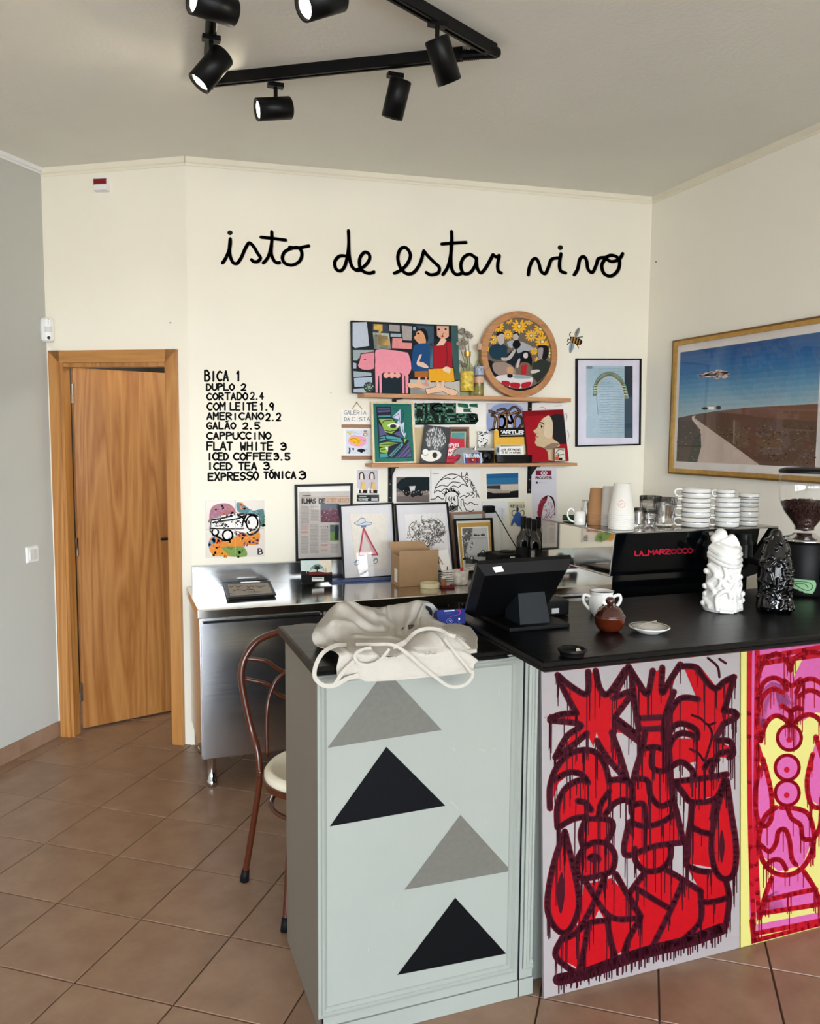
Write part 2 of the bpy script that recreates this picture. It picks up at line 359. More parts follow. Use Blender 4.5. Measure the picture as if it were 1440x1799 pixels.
def ring(g, pl, Qo, Qi, t, proud=0.0):
    """picture frame ring of thickness t"""
    A = [pl.at(*q, proud) for q in Qo]; B = [pl.at(*q, proud) for q in Qi]; n = pl.n
    V = A+B+[p-n*t for p in A]+[p-n*t for p in B]; Fc = []
    for i in range(4):
        j = (i+1) % 4; Fc += [(i, j, j+4, i+4), (i+8, i+12, j+12, j+8), (i, i+8, j+8, j), (i+4, j+4, j+12, i+12)]
    return g.add(V, Fc)
def slab(pl, Q, t, name, m, parent=None, **k):
    return G().quadprism([pl.at(*q) for q in Q], pl.n, t).out(name, m, parent, **k)
def framed(name, label, cat, pl, Q, fw, fm, T=None, group=None, t=.018, glass=True, mm=None, rec=.004):
    """frame + mat board (+ glass); returns (thing, Art on the board)"""
    base = (pl.at(*Q[3])+pl.at(*Q[2]))/2; o = thing(name, label, cat, base, group)
    g = G(); ring(g, pl, Q, inset(Q, fw), t); g.out('frame', fm, o)
    Qi = inset(Q, fw*.85); b = pl.back(rec+.0035 if glass else rec)
    slab(b, Qi, .004, 'backing_board', mm or M_PAPER, o)
    if glass: slab(pl.back(.0015), Qi, .0015, 'glass_pane', M_PANE, o)
    return o, Art(b, T or (0, 0, 1))

# ================================================================== STRUCTURE
YW = 4.285; XR = 3.118; XL = -7.5
def cz(x): return 2.992 + .034*(x-.37)
C0 = Vector((-.31, 4.663, 0)); BEND = Vector((.37, YW, 0))
DW = Vector((BEND.x-C0.x, BEND.y-C0.y, 0)).normalized(); DN = Vector((DW.y, -DW.x, 0))      # along door wall / into the room
LW = Vector((-.590, -.807, 0)); LN = Vector((-LW.y, LW.x, 0)); LN = LN if LN.x > 0 else -LN
def wallbox(g, A, B, out, z0, z1, th=.15):
    """wall piece between plan points A,B; `out` unit vector pointing away from the room; z1 may be a function"""
    f = z1 if callable(z1) else (lambda x: z1)
    V = [(A.x, A.y, z0), (B.x, B.y, z0), (B.x, B.y, f(B.x)), (A.x, A.y, f(A.x))]
    V += [(p[0]+out.x*th, p[1]+out.y*th, p[2]) for p in V]
    return g.add(V, [(0, 1, 2, 3), (7, 6, 5, 4), (0, 4, 5, 1), (1, 5, 6, 2), (2, 6, 7, 3), (3, 7, 4, 0)])
up05 = lambda x: cz(x)+.02
g = G(); wallbox(g, BEND, Vector((XR, YW, 0)), Vector((0, 1, 0)), -.01, up05); wall_back = struct(g.out('wall_back', M_WALL))
g = G(); wallbox(g, Vector((XR, YW+.15, 0)), Vector((XR, YB, 0)), Vector((1, 0, 0)), -.01, up05); struct(g.out('wall_right', M_WALLR))
LE = C0 + LW*((C0.y-YB)/.807)
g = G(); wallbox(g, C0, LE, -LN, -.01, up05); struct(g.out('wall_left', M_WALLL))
# door wall with its opening
def dpt(t, z, off=0.0): p = C0 + DW*t + DN*off; return Vector((p.x, p.y, z))
TL_, TR_, ZT = .085, .655, 2.0; WLEN = (BEND-C0).length
g = G()
wallbox(g, C0, C0+DW*TL_, -DN, -.01, up05, .058); wallbox(g, C0+DW*TR_, BEND, -DN, -.01, up05, .058); wallbox(g, C0+DW*TL_, C0+DW*TR_, -DN, ZT, up05, .058)
struct(g.out('wall_door_side', M_WALL))
# shop front behind the camera, with windows
xs = [XL-.1] + [v for w in WINDOWS for v in w[:2]] + [XR+.05]
allw = WINDOWS
g = G()
for i in range(0, len(xs), 2): wallbox(g, Vector((xs[i], YB, 0)), Vector((xs[i+1], YB, 0)), Vector((0, -1, 0)), -.01, up05)
for x0, x1, z0, z1 in allw:
    wallbox(g, Vector((x0, YB, 0)), Vector((x1, YB, 0)), Vector((0, -1, 0)), -.01, z0); wallbox(g, Vector((x0, YB, 0)), Vector((x1, YB, 0)), Vector((0, -1, 0)), z1, up05)
struct(g.out('wall_front', M_WALLL))
for i, (x0, x1, z0, z1) in enumerate(allw):
    g = G()
    for a, b, c, d in ((x0, x1, z0, z0+.05), (x0, x1, z1-.05, z1), (x0, x0+.05, z0+.05, z1-.05), (x1-.05, x1, z0+.05, z1-.05), ((x0+x1)/2-.02, (x0+x1)/2+.02, z0+.05, z1-.05)): g.box(a, b, YB-.08, YB-.03, c, d)
    o = struct(g.out('window_%d' % (i+1), M_WPLAS)); 
# pavement outside
g = G(); g.box(-14, 14, YB-12, YB-.15, -.08, -.02); struct(g.out('pavement_outside', mat('grey_pavement', 'A8A49C', .9)))
# ceiling
g = G(); g.add([(XL-.2, YB-.2, cz(XL-.2)), (XR+.2, YB-.2, cz(XR+.2)), (XR+.2, 6.4, cz(XR+.2)), (XL-.2, 6.4, cz(XL-.2))], [(3, 2, 1, 0)])
g.add([(v.x, v.y, v.z+.15) for v in g.V], [(0, 1, 2, 3)]); ceiling = struct(g.out('ceiling', M_CEIL))
# small room behind the door, its darkness put into the wall colour
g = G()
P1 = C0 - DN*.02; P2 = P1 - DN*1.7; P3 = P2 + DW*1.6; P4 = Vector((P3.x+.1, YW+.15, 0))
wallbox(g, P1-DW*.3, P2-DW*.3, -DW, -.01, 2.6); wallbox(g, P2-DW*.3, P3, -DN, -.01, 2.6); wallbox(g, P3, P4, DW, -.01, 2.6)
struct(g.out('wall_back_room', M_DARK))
# cornices
def trim(name, A, B, inn, h, t, m=M_TRIM, drop=0.0):
    g = G(); V = []
    for P in (A, B):
        z = cz(P.x)-drop
        for a, b in ((0, 0), (t, 0), (t, -h*.6), (t*.4, -h*.75), (t*.4, -h), (0, -h)): V.append((P.x+inn.x*a, P.y+inn.y*a, z+b))
    g.add(V, [tuple(range(5, -1, -1)), tuple(range(6, 12))]+[(i, (i+1) % 6, (i+1) % 6+6, i+6) for i in range(6)]); return struct(g.out(name, m))
trim('trim_1', BEND, Vector((XR, YW, 0)), Vector((0, -1, 0)), .042, .012)
trim('trim_2', Vector((XR, YW, 0)), Vector((XR, YB, 0)), Vector((-1, 0, 0)), .042, .012)
trim('trim_3', C0, BEND, DN, .042, .012)
# cable trunking along the top of the left wall
trim('trim_4', C0+DN*.01, LE, LN, .03, .02, M_WPLAS)
# floor: grout bed and tiles
g = G(); g.box(XL-.3, XR+.2, YB-.14, 6.4, -.06, -.004); floor = struct(g.out('floor', M_GROUT))
TS = .3337; TA = Vector((.807, -.590, 0)); TB = Vector((-.590, -.807, 0)); TO = Vector((-.437, 4.3425, 0))
bm = bmesh.new(); bmesh.ops.create_cube(bm, size=1)
hw = (TS-.0045)/2
for v in bm.verts:
    a, b = (1 if v.co.x > 0 else -1), (1 if v.co.y > 0 else -1); k = hw - (.0015 if v.co.z > 0 else 0)
    p = TA*a*k + TB*b*k; v.co = Vector((p.x, p.y, 0 if v.co.z > 0 else -.004))
bmesh.ops.recalc_face_normals(bm, faces=bm.faces)
tme = bpy.data.meshes.new('tile'); bm.to_mesh(tme); bm.free(); tme.materials.append(M_TILE)
far = G()
def inside(c):
    if c.x > XR+.1 or c.y < YB-.1 or c.y > 6.3 or c.x < XL-.2: return False
    return (c-C0).dot(LN) > -.15 or (c-C0).dot(DN) < -.1 and (c-P1).dot(DW) > -.5
for i in range(-34, 38):
    for j in range(-14, 48):
        c = TO + TA*TS*(i+.5) + TB*TS*(j+.5)
        if not inside(c): continue
        d = c-CAM; z = d.dot(_f); vis = False
        if z > .3:
            x = 720+F*d.dot(_r)/z; y = 899.5-F*d.dot(_u)/z; vis = -150 < x < 1590 and y < 2000 and not (c.y > YW+.25 and c.x > .8)
        if vis:
            o = bpy.data.objects.new('tile', tme); COL.objects.link(o); o.parent = floor; o.location = (c.x, c.y, random.uniform(-.0004, .0002))
        else: far.add([c+v.co for v in tme.vertices], [tuple(p.vertices) for p in tme.polygons])
o = far.out('tile_field', M_TILE, floor); o['kind'] = 'stuff'
# baseboards of cut tiles
def skirting(name, A, B, inn, h, start=.0, n=40):
    L = (B-A).length; d = (B-A).normalized(); base = None; t = 0; k = 0; L1 = start or .335
    g0 = G(); V = []
    root = G(); q = A+inn*.001; e_ = B+inn*.001
    root.add([(q.x, q.y, 0), (e_.x, e_.y, 0), (e_.x, e_.y, h-.003), (q.x, q.y, h-.003), (q.x+inn.x*.006, q.y+inn.y*.006, 0), (e_.x+inn.x*.006, e_.y+inn.y*.006, 0), (e_.x+inn.x*.006, e_.y+inn.y*.006, h-.003), (q.x+inn.x*.006, q.y+inn.y*.006, h-.003)], [(4, 5, 6, 7), (3, 7, 6, 2), (0, 3, 2, 1)])
    base = struct(root.out(name, mat('pale_grout', 'B9A28C', .9)))
    while t < L-.02 and k < n:
        t1 = min(L, t+(L1 if k == 0 else .335)); a = A+d*(t+.0015); b = A+d*(t1-.0015); g = G()
        V = [(a.x, a.y, .001), (b.x, b.y, .001), (b.x, b.y, h), (a.x, a.y, h)]; V += [(p[0]+inn.x*.01, p[1]+inn.y*.01, p[2]) for p in V]
        g.add(V, [(4, 5, 6, 7), (0, 4, 7, 3), (1, 2, 6, 5), (3, 7, 6, 2), (0, 1, 5, 4), (0, 3, 2, 1)]); g.out('tile', M_TILE, base); t = t1; k += 1
skirting('baseboard_left', C0+LN*.001, LE, LN, .082, .30, 12)
skirting('baseboard_back', Vector((BEND.x-.004, YW, 0)), Vector((XR, YW, 0)), Vector((0, -1, 0)), .082, .12, 3)
skirting('baseboard_right', Vector((XR, YW-.02, 0)), Vector((XR, YB, 0)), Vector((-1, 0, 0)), .082, 0, 3)

# ------------------------------------------------------------------ door
door = thing('door_1', 'varnished pine door standing ajar in its wooden frame', 'door', dpt(.37, 0)); del door['category']; del door['label']; door['kind'] = 'structure'
def dbox(t0, t1, o0, o1, z0, z1, g=None):
    g = g or G(); V = [dpt(t0, z0, o0), dpt(t1, z0, o0), dpt(t1, z0, o1), dpt(t0, z0, o1)]; V += [Vector((v.x, v.y, z1)) for v in V]
    return g.add(V, [(0, 3, 2, 1), (4, 5, 6, 7), (0, 1, 5, 4), (1, 2, 6, 5), (2, 3, 7, 6), (3, 0, 4, 7)])
dbox(.018, .078, 0, .018, 0, 2.054).out('door_casing', M_JAMB, door)
dbox(.078, .094, 0, .012, 0, 2.0).out('door_casing', M_JAMB, door)
dbox(.66, .722, 0, .018, 0, 2.054).out('door_casing', M_JAMB, door)
g = G(); V = [dpt(.018, 2.054, .018), dpt(.722, 2.054, .018), dpt(.66, 1.992, .018), dpt(.078, 1.992, .018)]; g.quadprism([V[3], V[2], V[1], V[0]], DN, .018)
g.out('door_casing', mat('door_head_pine', 'B07C44', .35, var=.12, scale=12, stretch=(.2, 1, 6)), door)
dbox(.082, .091, -.055, 0, 0, 2.0).out('door_jamb', M_JAMB, door)
dbox(.648, .664, -.062, 0, 0, 2.0).out('door_jamb', M_JAMB, door)
dbox(.094, .648, -.062, 0, 1.972, 1.994).out('door_jamb', M_JAMB, door)
HP = onz(147, 1280, .01); EP = onz(299, 1249, .01); ld = Vector((EP.x-HP.x, EP.y-HP.y, 0)).normalized(); ln = Vector((ld.y, -ld.x, 0))
LWID = .62
def lp(s, z, o=0.0): return Vector((HP.x+ld.x*s+ln.x*o, HP.y+ld.y*s+ln.y*o, z))
g = G(); g.quadprism([lp(0, .012), lp(LWID, .012), lp(LWID, 1.975), lp(0, 1.975)], ln, .038); leaf = g.out('door_leaf', M_PINE, door)
for zc in (1.84, 1.02, .22):
    g = G(); c = lp(-.008, zc-.05, .010); g.lathe(c, [(.008, 0), (.008, .1)], 12); g.quadprism([lp(-.01, zc-.045, .003), lp(.0, zc-.045, .003), lp(.0, zc+.045, .003), lp(-.01, zc+.045, .003)], ln, .02); g.out('hinge', M_CHROME, leaf)
g = G(); g.tube([lp(.545, 1.035, 0), lp(.545, 1.035, .05)], .008); g.tube([lp(.55, 1.035, .045), lp(.44, 1.035, .045)], .008); g.out('handle', M_BLACK, leaf)

# small fittings on the walls
pd = Plane(C0, DN)
c = pd.at(181, 325); o = thing('alarm_sounder', 'small white wall alarm box with a dark red band, high above the door', 'alarm', c)
def wbox(o, name, m, u0, u1, z0, z1, t0, t1, D=DW, Nn=DN, bev=True, **k):
    g = G(); V = []
    cc = ORG[o.name]
    for d_ in (t0, t1):
        i_ = .004 if (d_ == t1 and bev) else 0
        for a, b in ((u0+i_, z0+i_), (u1-i_, z0+i_), (u1-i_, z1-i_), (u0+i_, z1-i_)): p = cc+D*a+Nn*d_; V.append((p.x, p.y, cc.z+b))
    g.add(V, [(0, 3, 2, 1), (4, 5, 6, 7), (0, 1, 5, 4), (1, 2, 6, 5), (2, 3, 7, 6), (3, 0, 4, 7)]); return g.out(name, m, o, **k)
wbox(o, 'housing', M_WPLAS, -.037, .037, -.036, .036, 0, .03); wbox(o, 'red_lens', mat('dark_red_lens', '7E1521', .25, var=.05), -.036, .034, -.006, .024, .028, .034)
c = C0 + LN*0 + Vector((0, 0, pd.at(87, 581).z)); mdN = (DN+LN).normalized(); mdD = Vector((-mdN.y, mdN.x, 0)); mdD = mdD if mdD.x > 0 else -mdD
c = c + mdN*.03
o = thing('motion_detector', 'white motion detector with small camera eye in the corner above the door', 'sensor', c)
g = G(); V = []
prof = [(-.034, 0), (-.03, .02), (-.012, .034), (.012, .034), (.03, .02), (.034, 0)]
zz = [(-.06, .7), (-.052, .95), (0, 1), (.052, .95), (.06, .7)]
for z, s_ in zz:
    for a, b in prof: p = c+mdD*a*s_+mdN*b*s_; V.append((p.x, p.y, c.z+z))
n_ = len(prof); Fc = [(j*n_+i, j*n_+i+1, (j+1)*n_+i+1, (j+1)*n_+i) for j in range(4) for i in range(n_-1)]+[tuple(range(n_-1, -1, -1)), tuple(4*n_+i for i in range(n_))]+[(j*n_+n_-1, j*n_, (j+1)*n_, (j+1)*n_+n_-1) for j in range(4)]
g.add(V, Fc); g.out('housing', M_WPLAS, o, smooth=False)
wbox(o, 'sensor_window', mat('frosted_sensor_window', 'C3C6C6', .3), -.016, .018, -.014, .016, .03, .0365, mdD, mdN)
g = G(); q = c+mdN*.033-mdD*-.002; g.lathe((q.x, q.y, c.z-.042), [(.0, .0), (.008, 0), (.008, .004), (0, .004)], 14, axis=mdN); g.out('camera_eye', M_GLOSSBLK, o)
g = G()
for k in range(3): q = c+mdN*.0345+mdD*.003; g.ball((q.x, q.y, c.z+.032+k*.009), .0022, 6)
g.out('indicator_lights', M_MATBLK, o)
pw = Plane(C0, LN); c = pw.at(56, 974); o = thing('light_switch', 'white double light switch on the grey wall left of the door', 'switch', c)
D_ = -LW
wbox(o, 'cover_plate', M_WPLAS, -.041, .041, -.041, .041, 0, .008, D_, LN); wbox(o, 'rocker', M_CERAMIC, -.025, -.001, -.027, .027, .008, .013, D_, LN, False); wbox(o, 'rocker', M_CERAMIC, .001, .025, -.027, .027, .008, .013, D_, LN, False)

# ------------------------------------------------------------------ ceiling track and spotlights
def ceil_at(x, y, dz=.04):
    n = Vector((.034, 0, -1)); return Plane((.37, 0, 2.992-dz), n).at(x, y)
T1, T2 = ceil_at(365, 152), ceil_at(866, 100)
T3d = (ceil_at(690, 0)-T2).normalized(); T3 = T2+T3d*1.35; T0d = (ceil_at(372, 40)-T1).normalized(); T0 = T1+T0d*1.1
tk = thing('lighting_track', 'black ceiling lighting track bent into an angular loop', 'light track', (T1.x, T1.y, cz(T1.x)))
def rail(A, B):
    d = (B-A).normalized(); w = Vector((-d.y, d.x, 0)).normalized(); V = []; Fc = []
    sec = [(-.018, .04), (-.018, .002), (-.014, 0), (-.006, 0), (-.006, .012), (.006, .012), (.006, 0), (.014, 0), (.018, .002), (.018, .04)]
    for P in (A, B):
        for a, b in sec: V.append(P+w*a+Vector((0, 0, b)))
    k = len(sec); Fc = [(i, (i+1) % k, (i+1) % k+k, i+k) for i in range(k)]+[tuple(range(k)), tuple(range(2*k-1, k-1, -1))]
    G().add(V, Fc).out('rail', M_BLACK, tk)
rail(T0, T1-T0d*-.0); rail(T1, T2-(T2-T1).normalized()*.11); rail(T2, T3); rail(T3, T0)
g = G(); d12 = (T2-T1).normalized(); cpts = [T2-d12*.12+Vector((0, 0, .016)), T2-d12*.05+Vector((0, 0, .014)), T2+Vector((.012, -.004, .014)), T2+T3d*.05+Vector((0, 0, .016))]
g.tube(cr(cpts, 8), .017, 12); 
for k in range(9):
    p = T2-d12*(.11-.007*k)+Vector((0, 0, .016)); g.lathe(p, [(.02, -.0015), (.02, .0015)], 14, axis=d12)
g.out('flexible_corner', M_BLACK, tk)
g = G(); g.box(T1.x-.022, T1.x+.022, T1.y-.03, T1.y+.022, T1.z-.001, T1.z+.039); g.out('corner_joint', M_BLACK, tk)
g = G(); g.box(T3.x-.022, T3.x+.022, T3.y-.03, T3.y+.022, T3.z-.001, T3.z+.039); g.out('corner_joint', M_BLACK, tk)
def spot(mpx, cpx, ax, drop, lit, label, power=.9):
    """mount pixel on the track, body-centre pixel, axis (screen right, screen up, towards the room's depth) pointing to the lens"""
    M = ceil_at(mpx[0], mpx[1], .045); o = thing('track_spotlight', label, 'spotlight', (M.x, M.y, M.z), 'black spotlights on the ceiling track')
    d = ray(*cpx); t = ((M-CAM).dot(_f))/d.dot(_f); c = CAM+d*t
    a = (_r*ax[0]+_u*ax[1]+_f*ax[2]).normalized()
    G().box(M.x-.03, M.x+.03, M.y-.014, M.y+.014, M.z-.004, M.z+.012).out('adapter', M_BLACK, o)
    G().tube([M, Vector((M.x, M.y, min(M.z-.03, c.z+.02))), c], .008, 8).out('stem', M_BLACK, o)
    R_, Lh = .041, .068
    b = G().lathe(c, [(0, -Lh), (R_-.004, -Lh), (R_, -Lh+.004), (R_, Lh), (R_-.006, Lh), (R_-.009, Lh-.014), (0, Lh-.014)], 32, axis=a).out('lamp_body', M_BLACK, o, smooth=False)
    for p in b.data.polygons: p.use_smooth = len(p.vertices) == 4
    G().lathe(c, [(0, Lh-.013), (.031, Lh-.013), (.031, Lh-.009), (0, Lh-.006)], 24, axis=a).out('lamp_lens', M_LENS if lit else M_MATBLK, o)
    L = bpy.data.lights.new('spot_beam', 'SPOT'); L.energy = power; L.color = (1, .86, .68); L.spot_size = math.radians(70); L.spot_blend = .6; L.shadow_soft_size = .03
    lo = bpy.data.objects.new('spot_beam', L); COL.objects.link(lo); p = c+a*(Lh+.012); lo.location = p; lo.rotation_euler = a.to_track_quat('-Z', 'Y').to_euler()
spot((484, 152), (481, 191), (-.80, -.22, -.35), .1, True, 'black spotlight with glowing lens at the middle of the front rail')
spot((371, 70), (371, 121), (-.55, -.75, -.12), .1, True, 'black spotlight tilted down left at the left corner of the track')
spot((372, -30), (375, 10), (-.75, -.1, -.62), .1, True, 'largest black spotlight with glowing lens, cut by the top left of the photo')
spot((600, -60), (566, 2), (-.72, -.50, -.45), .1, True, 'black spotlight with glowing lens, cut by the top edge near the centre')
spot((694, 135), (696, 174), (-.26, -.90, .35), .1, True, 'small black spotlight hanging downwards near the right of the front rail')
spot((768, 45), (778, 106), (.34, -.80, .50), .1, True, 'black spotlight with round flat end showing, under the right-hand rail')

# ================================================================== WALL LETTERING
PWALL = Plane((0, YW, 0), (0, -1, 0))
def brush(a, P, w=17, sm=True): a.line(P, w, '151415', sm)
bl = ony(740, 480, YW)
halo = Art(PWALL, (340, 380, 3.6), .0002); a = Art(PWALL, (340, 380, 3.6), .0012)
ST = [[(182,295),(200,268),(220,225),(230,180),(231,142)],[(231,142),(226,210),(234,262),(252,296),(275,298)],[(275,298),(300,262),(325,205),(350,168),(378,190),(405,235),(422,262),(405,285),(378,286),(366,274)],
 [(440,295),(470,258),(487,200),(494,150),(493,96)],[(492,180),(490,235),(508,280),(528,294),(543,292)],[(425,132),(500,140),(583,151)],
 [(608,205),(574,225),(560,262),(578,298),(622,308),(662,290),(682,255),(680,218),(655,196),(608,205)],[(606,195),(660,200),(700,192),(728,187)],
 [(955,250),(920,252),(892,285),(897,328),(922,345),(948,328),(968,270),(980,180),(978,90)],[(980,180),(984,255),(1000,316),(1030,342),(1060,338)],
 [(1030,338),(1075,318),(1110,275),(1108,238),(1078,228),(1050,265),(1050,318),(1075,350),(1110,360),(1140,352)],
 [(1268,360),(1310,340),(1350,300),(1370,245),(1345,200),(1308,205),(1290,258),(1305,322),(1345,362),(1390,355),(1430,300),(1455,218)],
 [(1455,218),(1480,250),(1520,290),(1552,322),(1545,358),(1500,370),(1470,355)],[(1575,368),(1606,320),(1625,240),(1631,160),(1630,95)],[(1630,150),(1626,260),(1632,335),(1662,368),(1700,356)],[(1568,175),(1640,169),(1722,165)],
 [(1782,262),(1745,240),(1705,262),(1688,312),(1706,360),(1748,356),(1782,305),(1788,262)],[(1786,262),(1792,325),(1815,358),(1848,322),(1878,268),(1892,242)],[(1892,242),(1915,258),(1932,248),(1922,300),(1925,345),(1945,358)],
 [(2115,370),(2122,322),(2142,276),(2165,268),(2182,296),(2195,345),(2222,362),(2244,318),(2262,272),(2312,262)],[(2322,236),(2312,300),(2320,345),(2352,358)],
 [(2405,370),(2428,330),(2440,272),(2465,254),(2484,280),(2492,332),(2520,355),(2545,305),(2560,266),(2612,260)],
 [(2612,258),(2580,305),(2592,358),(2632,378),(2674,352),(2692,305),(2682,262),(2640,246),(2606,262),(2640,286),(2688,272),(2712,235)]]
for P in ST: halo.line([(x+4, y+3) for x, y in P], 20, 'CFC5B4', up=False)
for P in ST: a.line([p for p in P], 21, '161515', up=False)
for x, y in ((230, 104), (2318, 198)): a.ell(x, y, 17, 16, '161515', up=False)
o = thing('wall_lettering', 'large hand-painted black handwriting reading isto de estar vivo, high on the wall', 'lettering', bl)
halo.out('faint_smear', o); a.out('brush_strokes', o)
a = Art(PWALL, (340, 630, 4.8), .001)
for t, x0, x1, y0, y1, w in (('BICA 1', 95, 398, 105, 188, 14), ('DUPLO 2', 110, 438, 212, 266, 12), ('CORTADO 2.4', 114, 600, 290, 346, 12), ('COM LEITE 1.9', 117, 672, 372, 433, 12), ('AMERICANO 2.2', 114, 727, 458, 520, 12), ('GALÃO 2.5', 114, 555, 540, 592, 12), ('CAPPUCCINO', 114, 648, 624, 678, 12), ('FLAT WHITE 3', 114, 778, 708, 770, 13), ('ICED COFFEE 3.5', 118, 812, 798, 855, 13), ('ICED TEA 3', 120, 632, 876, 936, 13), ('EXPRESSO TÓNICA 3', 125, 940, 960, 1022, 13)):
    w += 2.5
    if t.startswith('CORTADO'): a.text('CORTADO', 114, y0, 455, y1-y0, w, '141313', .07); a.text('2.4', 480, y0-4, 588, y1-y0, 12, '141313', .05)
    elif t.startswith('COM'): a.text('COM', 117, y0, 262, y1-y0, w, '141313', .07); a.text('LEITE', 310, y0, 530, y1-y0, w, '141313', .07); a.text('1.9', 560, y0, 672, y1-y0, w, '141313', .05)
    elif t.startswith('AMER'): a.text('AMERICANO', 114, y0, 588, y1-y0-8, w, '141313', .07); a.text('2.2', 610, y0+2, 730, y1-y0, w, '141313', .05)
    elif t.startswith('ICED C'): a.text('ICED', 118, y0, 290, y1-y0, w, '141313', .07); a.text('COFFEE', 340, y0, 655, y1-y0, w, '141313', .07); a.text('3.5', 680, y0, 808, y1-y0, w, '141313', .05)
    elif t.startswith('EXP'): a.text('EXPRESSO', 125, y0+6, 545, y1-y0, w, '141313', .08, -.02); a.text('TÓNICA', 595, y0-6, 858, y1-y0-6, w, '141313', .07); a.text('3', 892, y0-8, 940, y1-y0, w, '141313', .05, fill=1)
    else: a.text(t, x0, y0, x1, y1-y0, w, '141313', .07)
o = a.out('price_list', None, loc=ony(440, 845, YW)); tag(o, 'hand-painted black price list from BICA 1 to EXPRESSO TÓNICA 3, right of the door', 'lettering')
# painted bee
a = Art(PWALL, (790, 530, 5.5385), .001)
a.poly([(1215,345),(1215,300),(1240,262),(1262,255),(1258,300),(1235,345)], '8E8C88', True); a.line([(1225,335),(1238,290),(1255,265)], 4, '2A2A2A')
a.poly([(1172,400),(1205,400),(1208,440),(1185,490),(1165,500),(1158,455)], '8FA0AC', True); a.line([(1185,410),(1180,450),(1170,488)], 4, '232323')
a.poly([(1170,350),(1195,340),(1230,350),(1265,360),(1288,385),(1278,415),(1250,425),(1215,410),(1180,395)], '1D1916', True)
for P in ([(1190,348),(1182,385)], [(1215,352),(1205,398)]): a.line(P, 16, 'B98A4A')
for P in ([(1242,360),(1228,415)], [(1266,372),(1254,418)]): a.line(P, 9, 'C08C3E')
a.lines([[(1175,350),(1165,320),(1175,298)],[(1165,370),(1150,362),(1145,385)],[(1175,392),(1150,405),(1142,420)],[(1235,350),(1262,345),(1292,342)],[(1230,415),(1245,435),(1250,452)]], 8, '171514')
o = a.out('painted_bee', None, loc=ony(1010, 615, YW)); tag(o, 'small painted bumblebee on the wall right of the round picture', 'wall painting')

# ================================================================== SHELVES
YS = 4.155
ZU = (ony(700, 694.6, YS).z + ony(1000, 697, YS).z)/2; ZL = (ony(700, 817.0, YS).z + ony(1010, 811.5, YS).z)/2
def shelf(name, label, xa, xb, z, t, brk):
    o = thing(name, label, 'shelf', ((xa+xb)/2, YW, z-t))
    G().box(xa, xb, YS, YW, z-t, z, .002).out('board', M_SHELF, o)
    for bx, h in brk:
        g = G(); w = .013
        g.box(bx-w, bx+w, YW-.004, YW-.0005, z-t-h, z-t-.001); g.box(bx-w, bx+w, YS+.02, YW-.004, z-t-.005, z-t-.001)
        if h > .1: g.quadprism([(bx-.003, YW-.004, z-t-.07), (bx-.003, YS+.04, z-t-.005), (bx-.003, YW-.004, z-t-.005)], (-1, 0, 0), .006)
        b = g.out('bracket', M_BLACK, o)
        for k in ((.22, .5, .88) if h > .1 else (.6,)): G().ball((bx, YW-.005, z-t-h*k), .005, 8, (1, .5, 1)).out('screw', M_CHROME, b)
    return o
xu0, xu1 = ony(640, 697, YS).x, ony(1003, 700, YS).x; xl0, xl1 = ony(653, 819, YS).x, ony(1014, 813, YS).x
bxL, bxR = ony(685, 850, YW).x, ony(929, 850, YW).x
shelf('upper_shelf', 'upper oak wall shelf carrying the pig painting and bottles', xu0, xu1, ZU, .022, [(ony(692, 704, YW).x, .06), (ony(930, 712, YW).x, .06)])
shelf('lower_shelf', 'lower oak wall shelf carrying small pictures, camera and red portrait', xl0, xl1, ZL, .018, [(bxL, .20), (bxR, .165)])

